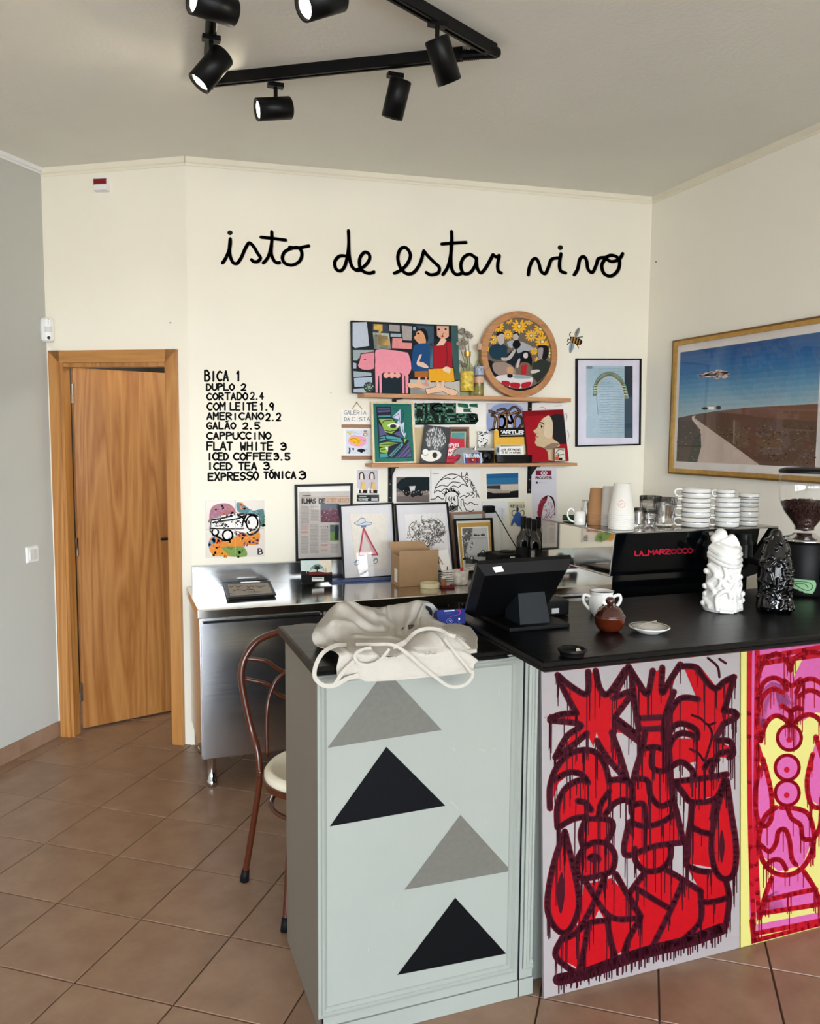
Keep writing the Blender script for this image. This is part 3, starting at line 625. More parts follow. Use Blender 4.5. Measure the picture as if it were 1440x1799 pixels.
# ================================================================== UPPER SHELF THINGS
Tp = (590, 540, 6); Q = [(616.6, 563), (804, 572), (808, 695.6), (619, 691.5)]
pl = lean(4.205, ZU, 4.262, ony(700, 567, 4.262).z)
def onbase(pl, z, px_): # point of the plane at height z under a pixel
    return pl.at(*px_)
o = thing('pig_painting', 'painting of a pink pig beside a man in blue and a woman in red', 'painting', ((pl.at(*Q[2])+pl.at(*Q[3]))/2))
slab(pl, Q, .018, 'canvas', mat('canvas_edge', '2A2B2E', .7), o)
a = Art(pl, Tp)
a.poly([(160,140),(1284,192),(1308,934),(175,909)], '23262C')
for P, c in (([(175,160),(325,155),(350,405),(200,430),(175,405)], 'B9C2CF'), ([(380,170),(545,180),(578,440),(405,440)], '3A4450'), ([(388,265),(560,275),(578,440),(405,440)], 'B9BDB0'), ([(395,175),(490,180),(490,250),(470,255),(490,400),(440,395),(450,240),(395,235)], 'D9B25A'), ([(400,285),(545,300),(560,400),(500,395),(420,385)], 'CFA65A'), ([(560,180),(672,190),(672,258),(560,250)], 'A09A96'), ([(692,190),(800,200),(795,350),(705,345)], 'A79F9B'), ([(575,275),(690,280),(688,312),(575,310)], '9FB4BF'), ([(595,322),(695,325),(700,370),(800,375),(795,440),(590,430)], 'DF8E8C'), ([(812,205),(840,205),(840,245),(812,240)], '8FB3C9'), ([(178,450),(400,450),(400,470),(260,490),(225,560),(182,560)], '98A7A8'), ([(180,580),(215,590),(215,645),(182,645)], 'A8B6C0'), ([(185,672),(372,690),(375,722),(185,735)], '9EAAB2'), ([(190,745),(383,735),(383,800),(300,835),(195,838)], 'AAB7C8'), ([(185,860),(330,848),(330,885),(300,900),(185,895)], 'A9B5BF'), ([(840,190),(1030,200),(1030,350),(990,640),(900,400),(900,250)], '3E5363'), ([(1205,195),(1284,200),(1300,765),(1255,765),(1215,400)], '3D5B5A'), ([(985,380),(1030,380),(1020,640),(980,640)], '55748A'), ([(780,760),(980,765),(1000,790),(1250,785),(1304,770),(1306,930),(785,912)], 'BAB6AE'), ([(790,860),(1000,850),(1000,915),(790,910)], '9DB4B4'), ([(490,690),(690,700),(700,905),(490,905)], '1E2A33')):
    a.poly(P, c, up=False)
a.layer += 1
a.poly([(418,450),(480,440),(640,455),(765,480),(790,580),(795,660),(765,715),(760,905),(735,908),(730,720),(720,720),(722,908),(692,906),(685,690),(620,690),(500,685),(485,700),(484,903),(460,903),(455,720),(445,720),(440,900),(418,898),(412,620),(405,520)], 'E892A2')
a.poly([(262,490),(395,470),(402,560),(395,650),(330,662),(260,648),(232,610),(245,570)], 'E08C9A', True)
a.poly([(235,470),(275,490),(262,500)], 'C9808C')
for x in (530, 590, 650): a.ell(x, 715, 30, 30, 'E8A79C', up=False)
a.layer += 1
a.lines([[(262,490),(395,470)],[(262,490),(245,570),(228,615),(260,650),(330,664),(392,652)],[(404,460),(410,560),(402,660)],[(765,480),(795,580),(795,660),(762,720)],[(485,700),(486,905)],[(690,700),(695,905)]], 9, '2A1E24')
a.ell(305, 547, 14, 5, '20181C'); a.ell(345, 840, 55, 55, '31453F')
for k in range(14): a.ell(345+48*math.cos(k*2.4)*(k/14), 840+48*math.sin(k*2.4)*(k/14), 7, 6, 'A8B6A4', up=False)
a.layer += 1
a.poly([(868,240),(900,222),(945,235),(970,300),(965,360),(945,350),(920,270),(880,255)], '181A1F', True)
a.poly([(850,260),(885,245),(920,270),(948,350),(930,392),(880,385),(845,350),(822,318),(845,290)], 'D79E77', True)
a.poly([(825,405),(870,385),(945,380),(985,420),(990,560),(972,665),(830,680),(800,620),(808,470)], '1F4A78', True)
a.poly([(828,676),(970,670),(972,740),(830,735)], 'A8642F')
a.poly([(905,500),(880,570),(920,580),(970,620),(965,640),(910,630),(850,600),(872,520),(885,498)], 'E0BFAE', True)
a.poly([(868,738),(888,738),(888,790),(920,840),(905,862),(850,845),(780,850),(748,815),(780,795),(845,800)], 'E3B391', True)
a.poly([(940,738),(958,738),(965,785),(985,825),(945,830),(900,800),(935,795)], 'D98F7F', True)
a.poly([(1062,195),(1190,198),(1198,300),(1130,345),(1065,300)], 'DFA890'); a.poly([(1030,195),(1062,195),(1064,290),(1075,335),(1036,335)], '17161B'); a.poly([(1188,195),(1212,198),(1218,335),(1190,330)], '17161B')
a.poly([(1105,330),(1140,330),(1165,345),(1140,400),(1050,405),(1080,375)], 'E7C2AB')
a.poly([(1025,400),(1120,408),(1160,360),(1205,365),(1225,430),(1225,640),(1180,640),(1090,650),(1022,645)], 'A51F2B')
a.poly([(975,650),(1080,648),(1235,640),(1250,775),(1210,785),(980,778)], 'E5A62C', False)
a.poly([(1150,625),(1205,640),(1200,690),(1170,690),(1125,660)], 'E3C9AE', True)
a.poly([(1050,785),(1080,785),(1110,860),(1105,895),(1010,905),(960,910),(942,860),(1000,850),(1045,830)], 'E5BC9E', True)
a.poly([(1115,785),(1145,785),(1150,840),(1250,870),(1288,905),(1260,925),(1190,920),(1115,880)], 'E5BC9E', True)
a.lines([[(942,860),(960,912),(1010,908),(1108,893)],[(942,860),(1045,835),(1055,790)],[(1115,880),(1190,922),(1262,927),(1288,900),(1250,868),(1148,838),(1140,788)],[(1025,400),(1022,645)],[(1165,370),(1170,560),(1145,630)],[(748,815),(780,852),(850,848),(915,862)],[(1240,640),(1255,775)],[(1120,320),(1130,270)],[(1110,303),(1135,303)]], 5, '221B1D')
for x, y in ((1083, 232), (1155, 230), (868, 275)): a.ell(x, y, 13, 9, '14161A', up=False)
a.layer += 1; a.ell(1122, 304, 16, 8, '9E3038')
a.out('painted_picture', o)

# round picture in a wooden ring
PR = 4.215; c = ony(913.5, 622, PR); rr = 75/ppm(c); c.z = ZU+rr; ri = rr*.845
o = thing('round_picture', 'round picture of musicians under yellow flowers in a wide wooden ring', 'picture', (c.x, PR, ZU))
def ringlathe(g, c, r0, r1, t): return g.lathe(c, [(r0, 0), (r1-.003, 0), (r1, .003), (r1, t), (r0, t), (r0, 0)], 72, axis=(0, 1, 0), close=True)
ringlathe(G(), (c.x, PR, c.z), ri, rr, .03).out('wooden_ring', wood('round_oak', 'A66E42', 'C08A5C', 'X', 9, 4, .4, .2), o)
G().lathe((c.x, PR+.008, c.z), [(0, 0), (ri+.002, 0), (ri+.002, .01), (0, .01)], 72, axis=(0, 1, 0)).out('backing_disc', M_MATBLK, o)
a = Art(Plane((0, PR+.008, 0), (0, -1, 0)), (790, 530, 5.5385)); CX, CY_, RX, RY = 675, 503, 332, 345
a.ell(CX, CY_, 338, 352, '141216', n=60); a.ell(CX, CY_, RX, RY, '6F6152', n=60)
def incirc(x, y, m=.97): return ((x-CX)/RX)**2+((y-CY_)/RY)**2 < m*m
for fx, fy, fr in ((470,240,62),(570,180,42),(675,240,78),(790,330,62),(880,265,66),(770,190,46),(565,320,55),(425,370,48),(900,390,75),(820,480,42),(970,500,50),(370,330,36),(975,380,34),(860,570,40),(362,460,30)):
    for k in range(12):
        t = k*math.pi/6; q = (fx+fr*.62*math.cos(t), fy+fr*.62*math.sin(t)); tip = (fx+fr*math.cos(t), fy+fr*math.sin(t))
        if incirc(*tip): a.ell(q[0], q[1], fr*.36, fr*.14, 'EDB12E', t, 10, up=False)
    if incirc(fx, fy): a.ell(fx, fy, fr*.2, fr*.2, 'E9D490', up=False)
a.layer += 1
def clipc(P):
    R = []
    for x, y in P:
        k = math.hypot((x-CX)/RX, (y-CY_)/RY)
        R.append((CX+(x-CX)/k*.985, CY_+(y-CY_)/k*.985) if k > .985 else (x, y))
    return R
def sh(P, col, sm=True): a.poly(clipc(cr(P, 4, True) if sm else P), col)
sh([(345,560),(420,580),(480,620),(560,640),(620,700),(560,740),(450,740),(380,700),(345,620)], '131A22', False)
sh([(385,450),(430,420),(500,410),(560,440),(560,500),(640,480),(620,520),(520,560),(430,560),(385,510)], '1F3A4A')
sh([(560,520),(640,460),(700,470),(700,560),(640,600),(620,700),(560,650)], '1B222B')
sh([(555,400),(600,375),(640,385),(700,390),(800,440),(790,470),(700,490),(660,500),(640,440),(590,450)], 'A7ABAF')
sh([(465,300),(510,295),(530,330),(525,400),(490,420),(465,380),(455,330)], 'B9AFAE'); sh([(450,320),(470,292),(515,295),(535,320),(500,312),(462,335)], '1A171B')
sh([(615,305),(650,295),(670,330),(655,375),(620,370)], 'B7AEAC'); sh([(612,312),(640,292),(672,312),(668,335),(650,308),(618,322)], '17151A')
sh([(625,380),(665,375),(690,420),(650,460),(610,430)], '101014')
sh([(420,600),(520,590),(600,620),(640,680),(600,730),(500,725),(430,680)], '9A8478')
sh([(500,545),(560,540),(620,470),(640,480),(590,560),(520,575)], 'BBAFAA')
sh([(710,480),(770,490),(800,560),(790,640),(770,600),(700,590),(660,640),(645,620),(690,540)], '131317'); sh([(725,500),(755,500),(755,545),(725,548),(712,525)], 'CFC6C2')
sh([(665,560),(685,560),(665,640),(645,630)], 'C9B6AC')
a.poly([(695,620),(750,612),(742,712),(692,712)], 'B3232E'); 
sh([(860,430),(900,422),(955,440),(960,520),(920,575),(890,540),(865,560),(850,500)], '17151A'); sh([(860,455),(905,450),(905,500),(890,560),(865,550),(855,500)], '9C9292')
sh([(800,600),(880,560),(940,570),(990,600),(985,700),(930,780),(870,820),(800,720)], '2E342F', False); sh([(790,670),(860,660),(870,680),(800,700)], 'C9C0B8')
sh([(440,740),(520,712),(640,710),(790,730),(800,790),(770,830),(700,848),(600,840),(500,800)], 'D9D0D0'); sh([(510,770),(580,780),(570,830),(510,805)], 'B01E2C'); sh([(590,790),(680,795),(670,845),(600,840)], 'B01E2C'); sh([(700,795),(790,780),(775,825),(705,845)], 'B01E2C')
sh([(620,715),(760,722),(780,745),(640,745)], '8EA0A0'); a.ell(585, 720, 28, 22, '141416'); sh([(560,640),(610,640),(610,700),(560,695)], 'C69A72')
a.out('painted_scene', o)

# bottles and dried bouquet
def bottle(c, prof, m, n=28): return G().lathe(c, prof, n)
c1 = ony(820, 690, 4.20); c1.z = ZU; s = 1/ppm(c1)
o = thing('liquor_bottle', 'clear liquor bottle with gold cap and yellow label on the upper shelf', 'bottle', c1)
rb = 11.6*s; hb = 74*s
G().lathe(c1, [(rb*.9, .001), (rb, .006), (rb, hb*.58), (rb*.85, hb*.70), (rb*.42, hb*.80), (rb*.36, hb*.96)], 28).out('glass', pane_mat('greenish_glass', (.86, .89, .8)), o, smooth=True)
G().lathe(c1, [(rb*.93, hb*.11), (rb*1.015, hb*.115), (rb*1.015, hb*.57), (rb*.93, hb*.575)], 28, close=True).out('label', mat('yellow_label', 'D9BC4E', .5, var=.45, scale=70), o, smooth=True)
G().lathe(c1, [(rb*.5, hb*.93), (rb*.5, hb*1.04), (0, hb*1.04)], 20).out('cap', mat('gold_cap', 'C79B3A', .25, metal=.8), o)
c2 = ony(841, 690, 4.215); c2.z = ZU; s = 1/ppm(c2); rb = 8.6*s; hb = 84*s
o = thing('cork_bottle', 'slim clear bottle with a cork and a pale pink label on the upper shelf', 'bottle', c2)
G().lathe(c2, [(rb*.92, .001), (rb, .006), (rb, hb*.62), (rb*.8, hb*.7), (rb*.4, hb*.78), (rb*.38, hb)], 24).out('glass', MATS['greenish_glass'], o, smooth=True)
G().lathe(c2, [(rb*.9, .004), (rb*.95, .008), (rb*.95, hb*.3), (0, hb*.3)], 24).out('liquid', mat('pale_yellow_liquid', 'CDBF7A', .05, trans=.7, var=0), o, smooth=True)
G().lathe(c2, [(rb*.9, hb*.44), (rb*1.02, hb*.44), (rb*1.02, hb*.62), (rb*.9, hb*.62)], 24, close=True).out('blue_label', mat('grey_blue_label', '9AA2B8', .5, var=.5, scale=90), o)
G().lathe(c2, [(rb*.9, hb*.28), (rb*1.02, hb*.28), (rb*1.02, hb*.40), (rb*.9, hb*.40)], 24, close=True).out('label', mat('pale_pink_label', 'D9A88E', .5, var=.15, scale=90), o)
G().lathe(c2, [(rb*.5, hb*.96), (rb*.55, hb*1.09), (0, hb*1.09)], 16).out('cork', mat('cork', 'C9A98C', .8), o)
c3 = ony(826, 690, 4.255); c3.z = ZU; o = thing('dried_bouquet', 'grey dried flower bouquet behind the two bottles', 'dried flowers', c3)
g = G(); g2 = G(); rnd = random.Random(3)
for tx, ty in ((812,582),(822,590),(814,600),(806,605),(846,622),(858,626),(866,622),(810,640),(852,634)):
    P = ony(tx, ty, 4.25); g.tube(cr([c3+Vector((0, 0, .0)), c3+Vector(((P.x-c3.x)*.3, 0, (P.z-c3.z)*.5)), P], 4), .0022, 5)
    for k in range(4):
        q = P+Vector((rnd.uniform(-.018, .018), rnd.uniform(-.012, .008), rnd.uniform(-.018, .018))); g2.ball(q, rnd.uniform(.009, .016), 7, (1.3, .5, .8))
        V = [q+Vector((rnd.uniform(-.02, .02), rnd.uniform(-.01, .006), rnd.uniform(-.02, .02))) for _ in range(4)]; g2.add(V, [(0, 1, 2), (0, 2, 3)])
g.out('stem', mat('dried_stem', '8C8070', .9), o); g2.out('flower_heads', mat('dried_petals', '8B8378', .9, var=.3, scale=80), o)

# ================================================================== POSTERS ON THE WALL
def poster(name, label, cat, Q, T=None, col='EFEBE4', t=.0012, group=None, off=0.0006):
    pl = PWALL.back(-(t+off)); base = (pl.at(*Q[3])+pl.at(*Q[2]))/2; o = thing(name, label, cat, base, group)
    slab(pl, Q, t, 'sheet', M_PAPER if col == 'EFEBE4' else mat('paper_'+col, col, .7, var=.02), o); return o, Art(pl, T or (0, 0, 1), .0002)
# green lettering poster
T = (720, 700, 10.2857)
o, a = poster('lettering_poster', 'white poster with heavy green and black ornamental letters ending in WATERS', 'poster', [(722, 702), (853, 702), (853, 750), (722, 750)], T)
a.poly([(75,90),(385,80),(470,75),(560,85),(835,85),(830,270),(1030,270),(1130,265),(1215,290),(1240,400),(1180,470),(95,480)], '15201B')
for k, ch in enumerate('HIGH'): 
    x = (100, 295, 410, 620)[k]; w_ = (150, 80, 170, 190)[k]; a.text(ch, x, 95, x+w_, 150, 40, '4E8069', fill=1)
a.poly([(860,85),(1040,95),(1060,140),(1050,175),(870,150)], '2F6B4F'); a.poly([(1070,95),(1230,90),(1215,125),(1230,165),(1075,150)], '2F6B4F'); a.poly([(960,180),(1110,180),(1090,215),(1115,250),(965,245)], '2F6B4F')
a.lines([[(870,115),(950,105),(1045,135)],[(1075,125),(1150,115),(1220,128)],[(965,215),(1040,205),(1100,225)]], 8, '173024')
for k, ch in enumerate('WATERS'):
    x = (90, 290, 480, 650, 860, 1080)[k]; a.text(ch, x, 285, x+(170, 140, 120, 170, 170, 130)[k], 140, 34, '4E8069', fill=1)
for x, y in ((95,190),(205,190),(335,190),(450,190),(665,190),(775,190),(105,385),(205,385),(375,385),(540,385),(705,385),(910,385),(1160,360)): a.ell(x, y, 10, 10, 'E8F0E4', up=False)
a.out('print', o)
T = (790, 690, 6)
o, a = poster('ornate_poster', 'blue airbrushed poster with brown ornamental gothic letters above the yellow booklet', 'poster', [(854, 708), (926, 708), (926, 762), (854, 762)], T, 'C9C6D2')
for x, y, rx, ry, c in ((600,180,170,70,'8E9CC4'),(430,300,45,120,'93A0C8'),(700,290,70,90,'8A97C6'),(540,310,40,70,'7F90C4')): a.ell(x, y, rx, ry, c, n=24)
for P in ([(415,190),(470,210),(440,240),(480,260),(460,370)], [(500,190),(560,170),(600,200),(520,240),(510,370)], [(520,260),(560,250),(585,300),(560,365),(520,360)], [(600,370),(605,240),(640,170),(690,150),(740,200),(700,230)], [(640,240),(660,300),(630,320),(610,290)], [(680,370),(690,260),(740,250),(765,310),(730,365)], [(420,200),(600,230),(740,190)]): a.line(P, 26, '4A3226', up=False)
a.layer += 1
for P in ([(415,190),(470,210),(440,240),(480,260),(460,370)], [(500,190),(560,170),(600,200),(520,240),(510,370)], [(600,370),(605,240),(640,170),(690,150),(740,200),(700,230)], [(680,370),(690,260),(740,250),(765,310),(730,365)], [(420,200),(600,230),(740,190)]): a.line(P, 12, 'B48A66', up=False)
a.out('print', o)
T = (790, 690, 6)
o, a = poster('pencil_drawing', 'pale pencil drawing sheet half hidden behind the red portrait', 'poster', [(937, 708), (998, 707), (999, 790), (936, 790)], T)
a.lines([[(940,160),(980,150),(1010,170)],[(1215,220),(1235,240),(1225,300)],[(1240,400),(1255,450),(1240,500)],[(1100,140),(1180,135)]], 7, 'B9AFA8'); a.out('print', o)
# string-hung sign
T = (590, 690, 6.545)
o, a = poster('gallery_sign', 'small white card lettered GALERIA DA COSTA hanging from a twine', 'sign', [(598.5, 718.5), (649, 718.5), (650, 745), (599, 745.5)], T, t=.003)
a.text('GALERIA', 95, 205, 345, 45, 5, '4A4A52', .1, fill=.8); a.text('DA', 100, 285, 155, 35, 5, '4A4A52', .1); a.line([(90,325),(158,325)], 4, '4A4A52'); a.text('C STA', 185, 282, 385, 42, 5, '4A4A52', .08); a.line([(265,275),(290,300),(280,325),(250,325),(240,300),(265,275)], 3, 'C9B3B0')
a.out('print', o)
pn = ony(626.5, 707, YW-.006); g = G(); g.tube([ony(618, 719, YW-.004), pn], .002, 6); g.tube([ony(636, 719, YW-.004), pn], .002, 6); g.ball(pn, .005, 8); g.out('twine', M_STRING, o)
# bullfighting print between wooden bars
T = (600, 690, 8.567)
o, a = poster('hanging_print', 'small hanging print of a pink and yellow dish with bullfighter and bull, between wooden bars', 'print', [(602.5, 752), (650.5, 752), (651, 801), (603, 801)], T)
a.poly([(60,560),(400,570),(405,925),(70,925)], 'D5D9E6'); a.poly([(100,700),(160,640),(270,650),(360,680),(360,770),(280,810),(180,800),(110,760)], 'E8A5C0', True)
a.poly([(110,700),(170,665),(250,680),(290,740),(240,790),(180,760),(130,730)], 'ECB92E', True); a.lines([[(130,700),(200,690),(260,730)],[(180,740),(230,760),(280,720)],[(290,700),(340,720)]], 5, '8A4A26')
for x, y in ((95,595),(150,590),(125,620)): a.ell(x, y, 22, 13, 'CFC858', up=False)
a.lines([[(180,600),(300,620),(380,610)]], 4, '7FA0B8'); a.ell(355, 628, 36, 30, 'B9926A'); a.ell(355, 628, 18, 15, 'E8DCC8'); a.poly([(330,570),(380,570),(380,582),(330,582)], '3A2A2A')
a.poly([(105,825),(130,830),(135,880),(120,915),(100,915),(110,870)], '3A3338'); a.poly([(155,835),(185,830),(185,870),(165,860)], '1C1A1E')
a.poly([(240,855),(270,845),(320,845),(350,860),(350,890),(330,885),(300,905),(270,890),(240,885)], '1E1B20', True); a.line([(350,860),(385,850)], 5, '1E1B20')
a.out('print', o)
for y0, y1 in ((745.5, 752), (800.5, 807.5)):
    A, B = ony(599.5, y0, YW), ony(652, y1, YW); G().box(A.x, B.x, YW-.011, YW-.0005, B.z, A.z, .0015).out('wooden_bar', M_BROWNW, o)
# below the lower shelf
T = (600, 690, 8.567)
o, a = poster('twin_figures_poster', 'small poster of two long-haired figures over black caption blocks, below the shelf end', 'poster', [(625, 824), (667, 824), (667.5, 884), (626, 884)], T)
a.rect(230, 1165, 548, 1515, 'CFC6CC'); a.rect(228, 1535, 562, 1635, '2A2D2E')
for x in (300, 455):
    a.line([(x-32,1300),(x-30,1230),(x,1195),(x+30,1230),(x+35,1300)], 16, '35302E'); a.poly([(x-20,1230),(x,1210),(x+20,1230),(x+15,1300),(x-15,1300)], 'EADFCF'); a.poly([(x-5,1345),(x+40,1335),(x+75,1500),(x-5,1505)], 'E3BF7A'); a.line([(x-5,1345),(x-15,1500)], 5, '4A3A30'); a.rect(x-60, 1465, x+80, 1512, '1A1718'); a.poly([(x-15,1450),(x+18,1450),(x+22,1505),(x-10,1505)], 'EADFCF')
a.rect(235, 1430, 262, 1510, 'F0ECE6'); a.rect(395, 1430, 418, 1510, 'F0ECE6')
a.lines([[(270,1565),(370,1565)],[(440,1555),(545,1555)],[(245,1590),(410,1590)]], 6, 'D8D8D4'); a.text('KAAMEE', 260, 1600, 390, 22, 8, 'EDEDEA'); a.lines([[(450,1585+k*12),(540,1585+k*12)] for k in range(4)], 8, 'E2E2DE'); a.out('print', o)
T = (500, 810, 5.538)
o, a = poster('tractor_photo', 'photograph of a dark tractor under trees pinned below the lower shelf', 'photo', [(691, 826), (757, 827), (757, 887), (692, 887)], T)
a.rect(1085, 155, 1408, 398, '6F6460'); a.poly([(1085,230),(1130,175),(1200,155),(1408,155),(1408,300),(1300,290),(1150,300),(1085,260)], '182326'); a.poly([(1085,300),(1408,290),(1408,330),(1085,345)], '8E8078')
a.ell(1190, 295, 38, 45, '151719'); a.ell(1245, 330, 22, 22, '1A1A1C'); a.poly([(1210,245),(1272,242),(1260,300),(1225,300)], 'D5D5D2'); a.poly([(1230,290),(1330,285),(1320,330),(1240,345)], '202224'); a.ell(1320, 320, 24, 20, '1C1C1E')
for k in range(26): a.ell(1095+k*12.3, 300+12*math.sin(k*2.1), 5, 4, 'C9C4BC' if k % 2 else '3A3634', up=False)
a.out('print', o)
T = (740, 810, 5.538)
o, a = poster('beach_drawing', 'black ink drawing of a bearded face under a parasol lettered LA SPIAGGIA', 'poster', [(756, 826), (843, 826), (845, 908), (757, 908)], T)
K = '1C1A1A'
a.lines([[(125,310),(140,250),(190,180),(260,132),(340,132),(400,170),(452,250)],[(125,310),(160,285),(190,298),(230,265),(262,280),(310,242),(360,255),(400,225),(452,250)],[(140,262),(200,235),(250,245),(300,205),(380,212)],[(188,185),(250,165),(300,175),(350,150)]], 8, K)
a.lines([[(90,372),(130,368),(160,345),(200,370),(215,365)],[(375,355),(410,335),(440,345)],[(420,405),(450,420),(480,400),(520,425),(550,425)],[(450,480),(480,490),(510,475)],[(360,430),(390,480)],[(385,375),(385,440)],[(405,370),(415,430),(440,485)],[(385,375),(405,370)]], 8, K)
rn = random.Random(5)
for k in range(34):
    t = math.pi*(1.0+k/33*1.0); cx_, cy_ = 295+70*math.cos(t), 345+50*math.sin(t); a.line([(cx_, cy_), (cx_+rn.uniform(-26, 18), cy_-rn.uniform(8, 34))], 7, K, up=False)
a.layer += 1; a.lines([[(240,350),(235,420),(262,470),(300,490),(340,470),(358,410),(350,345)],[(272,345),(262,372),(280,392)],[(322,345),(312,372),(330,390)],[(298,350),(292,405),(308,405)],[(280,420),(300,414),(322,420)]], 7, K)
for k in range(26): a.line([(245+k*4.3, 440+rn.uniform(-12, 10)), (245+k*4.3+rn.uniform(-8, 8), 470+rn.uniform(-5, 18))], 6, K, up=False)
a.layer += 1; a.ell(276, 370, 6, 9, K); a.ell(322, 370, 6, 9, K)
for ch, x, y in (('L',390,112),('A',428,108),('S',425,160),('P',450,175),('I',470,195),('A',478,205),('G',490,235),('G',505,262),('I',522,290),('A',535,315)): a.text(ch, x, y, x+26, 38, 7, K, fill=1)
a.lines([[(440,310),(470,320),(450,345),(430,352)],[(480,300),(500,320),(475,340)],[(495,295),(515,335),(500,355)]], 7, K); a.line([(110,125),(170,122)], 5, '9A948C'); a.out('print', o)
o, a = poster('landscape_postcard', 'postcard of a deep blue sky over pale cliffs, below the lower shelf', 'postcard', [(853, 831), (911, 829.5), (912, 876), (854, 877.5)], T)
a.poly([(632,126),(943,115),(943,225),(635,245)], '2F7098'); a.poly([(632,126),(943,115),(943,160),(633,170)], '245F8C'); a.poly([(635,230),(943,222),(945,290),(780,300),(640,280)], 'B9A897'); a.poly([(637,240),(770,235),(770,275),(640,270)], '3A3836'); a.poly([(775,235),(943,228),(945,280),(780,285)], 'C9BCAC'); a.poly([(640,300),(740,310),(945,285),(945,355),(638,368)], '15161A'); a.poly([(640,275),(860,290),(860,310),(700,312),(640,298)], 'A89A8A'); a.out('print', o)
o, a = poster('blue_yellow_card', 'small yellow card with a blue hand-printed seated figure', 'card', [(893, 882), (921, 881), (922, 924), (896, 925)], T, 'D9D3A8')
a.text('MURIMILLO', 862, 425, 1005, 28, 6, '6E7CA8'); a.poly([(920,500),(960,500),(985,560),(1000,630),(940,635),(905,600),(880,635),(872,610),(890,560)], '3C5FA2', True); a.line([(900,540),(880,510),(895,480),(930,490)], 7, '22385F'); a.line([(960,490),(990,480),(998,515),(975,545)], 7, '22385F'); a.ell(935, 470, 12, 24, '26365A'); a.out('print', o)
o, a = poster('roots_poster', 'tall pale poster with a dark red ROOTS logo and a red line-drawn tree', 'poster', [(933, 822), (977, 822), (979, 945), (936, 945)], T, 'D9D6DC')
a.rect(1112, 92, 1265, 140, '7E2434'); a.poly([(1155,117),(1178,94),(1200,117),(1178,139)], 'E3D6DA'); a.poly([(1185,117),(1208,94),(1230,117),(1208,139)], 'E3D6DA'); a.poly([(1168,117),(1179,105),(1190,117),(1179,128)], '7E2434'); a.poly([(1198,117),(1209,105),(1220,117),(1209,128)], '7E2434')
a.text('ROOTS', 1113, 152, 1265, 22, 7, '7E2434', fill=.85); a.rect(1113, 200, 1132, 220, '2A2A2C'); a.line([(1140,210),(1225,212)], 3, '8A8488')
a.lines([[(1130+k*3,520+8*k),(1140+k*5,440),(1170+k*5,370+k*2),(1225,335)] for k in range(10)]+[[(1225,335),(1255+k*5,350+3*k),(1300,400+k*22)] for k in range(7)], 5, 'A83444')
for k in range(60): x = rn.uniform(1135, 1300); y = rn.uniform(390, 620); a.line([(x, y), (x+rn.uniform(-30, 30), y+rn.uniform(10, 40))], 4, 'B04452', up=False)
a.layer += 1; a.lines([[(1200,600),(1195,700)],[(1170,650),(1175,700)]], 8, '9E2C3C'); a.out('print', o)
# power outlet, plug with its cord, white cable trunk
c = ony(869, 893, YW); o = thing('wall_socket', 'white wall socket plate above the worktop', 'socket', c)
q0, q1 = ony(846, 881, YW), ony(890, 906, YW); G().box(q0.x, q1.x, YW-.01, YW-.0005, q1.z, q0.z, .003).out('cover_plate', M_WPLAS, o)
g = G(); q = ony(881, 893, YW); g.lathe((q.x, YW-.012, q.z), [(.016, 0), (.019, 0), (.019, .006), (.016, .006)], 20, axis=(0, 1, 0), close=True); g.out('socket_rim', M_WPLAS, o)
c = ony(861, 895, YW-.03); o = thing('power_plug', 'black power plug in the wall socket with a thin cord running down right', 'plug', c)
q0, q1 = ony(852, 889, YW-.05), ony(869, 901, YW-.05); G().box(q0.x, q1.x, YW-.055, YW-.011, q1.z, q0.z, .006).out('plug_body', M_MATBLK, o)
G().tube(cr([ony(869, 897, YW-.035), ony(878, 912, 4.2), ony(895, 942, 4.2), ony(907, 964, 4.18), ony(909, 985, 4.17)], 8), .003, 6).out('cord', M_MATBLK, o)
g = G(); g.tube(cr([ony(881, 982, YW-.012), ony(880, 930, YW-.012), ony(878, 900, YW-.016), ony(880, 892, YW-.02), ony(884, 896, YW-.018), ony(884, 912, YW-.012)], 6), .006, 8)
o = g.out('cable_cover', M_WPLAS, None, loc=ony(881, 982, YW), smooth=True); tag(o, 'white plastic-coated cable hooked over beside the wall socket', 'cable')
# tractor tile picture
T = (340, 860, 5.143)
c = ony(413, 980, YW); o = thing('tile_picture', 'four wall tiles with a black and white tractor over rainbow colours', 'tile picture', c)
Qt = [(361, 879.5), (464.5, 879), (464.5, 977.5), (361, 980.5)]; pt_ = PWALL.back(-.008)
for u0, v0 in ((0, 0), (.5, 0), (0, .5), (.5, .5)):
    q = [bil(Qt, u0+.003, v0+.003), bil(Qt, u0+.497, v0+.003), bil(Qt, u0+.497, v0+.497), bil(Qt, u0+.003, v0+.497)]
    slab(pt_, q, .0075, 'tile', mat('glazed_white_tile', 'E2D9D0', .15, var=.02), o)
a = Art(pt_, T)
def blobs(P, col, n, r, seed):
    rr_ = random.Random(seed)
    for k in range(n): x, y = rr_.choice(P); a.ell(x+rr_.uniform(-25, 25), y+rr_.uniform(-18, 18), rr_.uniform(r*.5, r), rr_.uniform(r*.4, r*.8), col, rr_.uniform(0, 3), 9, up=False)
    a.layer += 1
a.poly([(145,215),(165,160),(220,130),(300,125),(350,150),(375,190),(372,240),(150,300),(142,260)], '9A5568', True); blobs([(200,170),(260,160),(180,220)], 'A8708C', 16, 16, 1); blobs([(320,180),(340,210),(270,215)], 'C56A4A', 14, 16, 2)
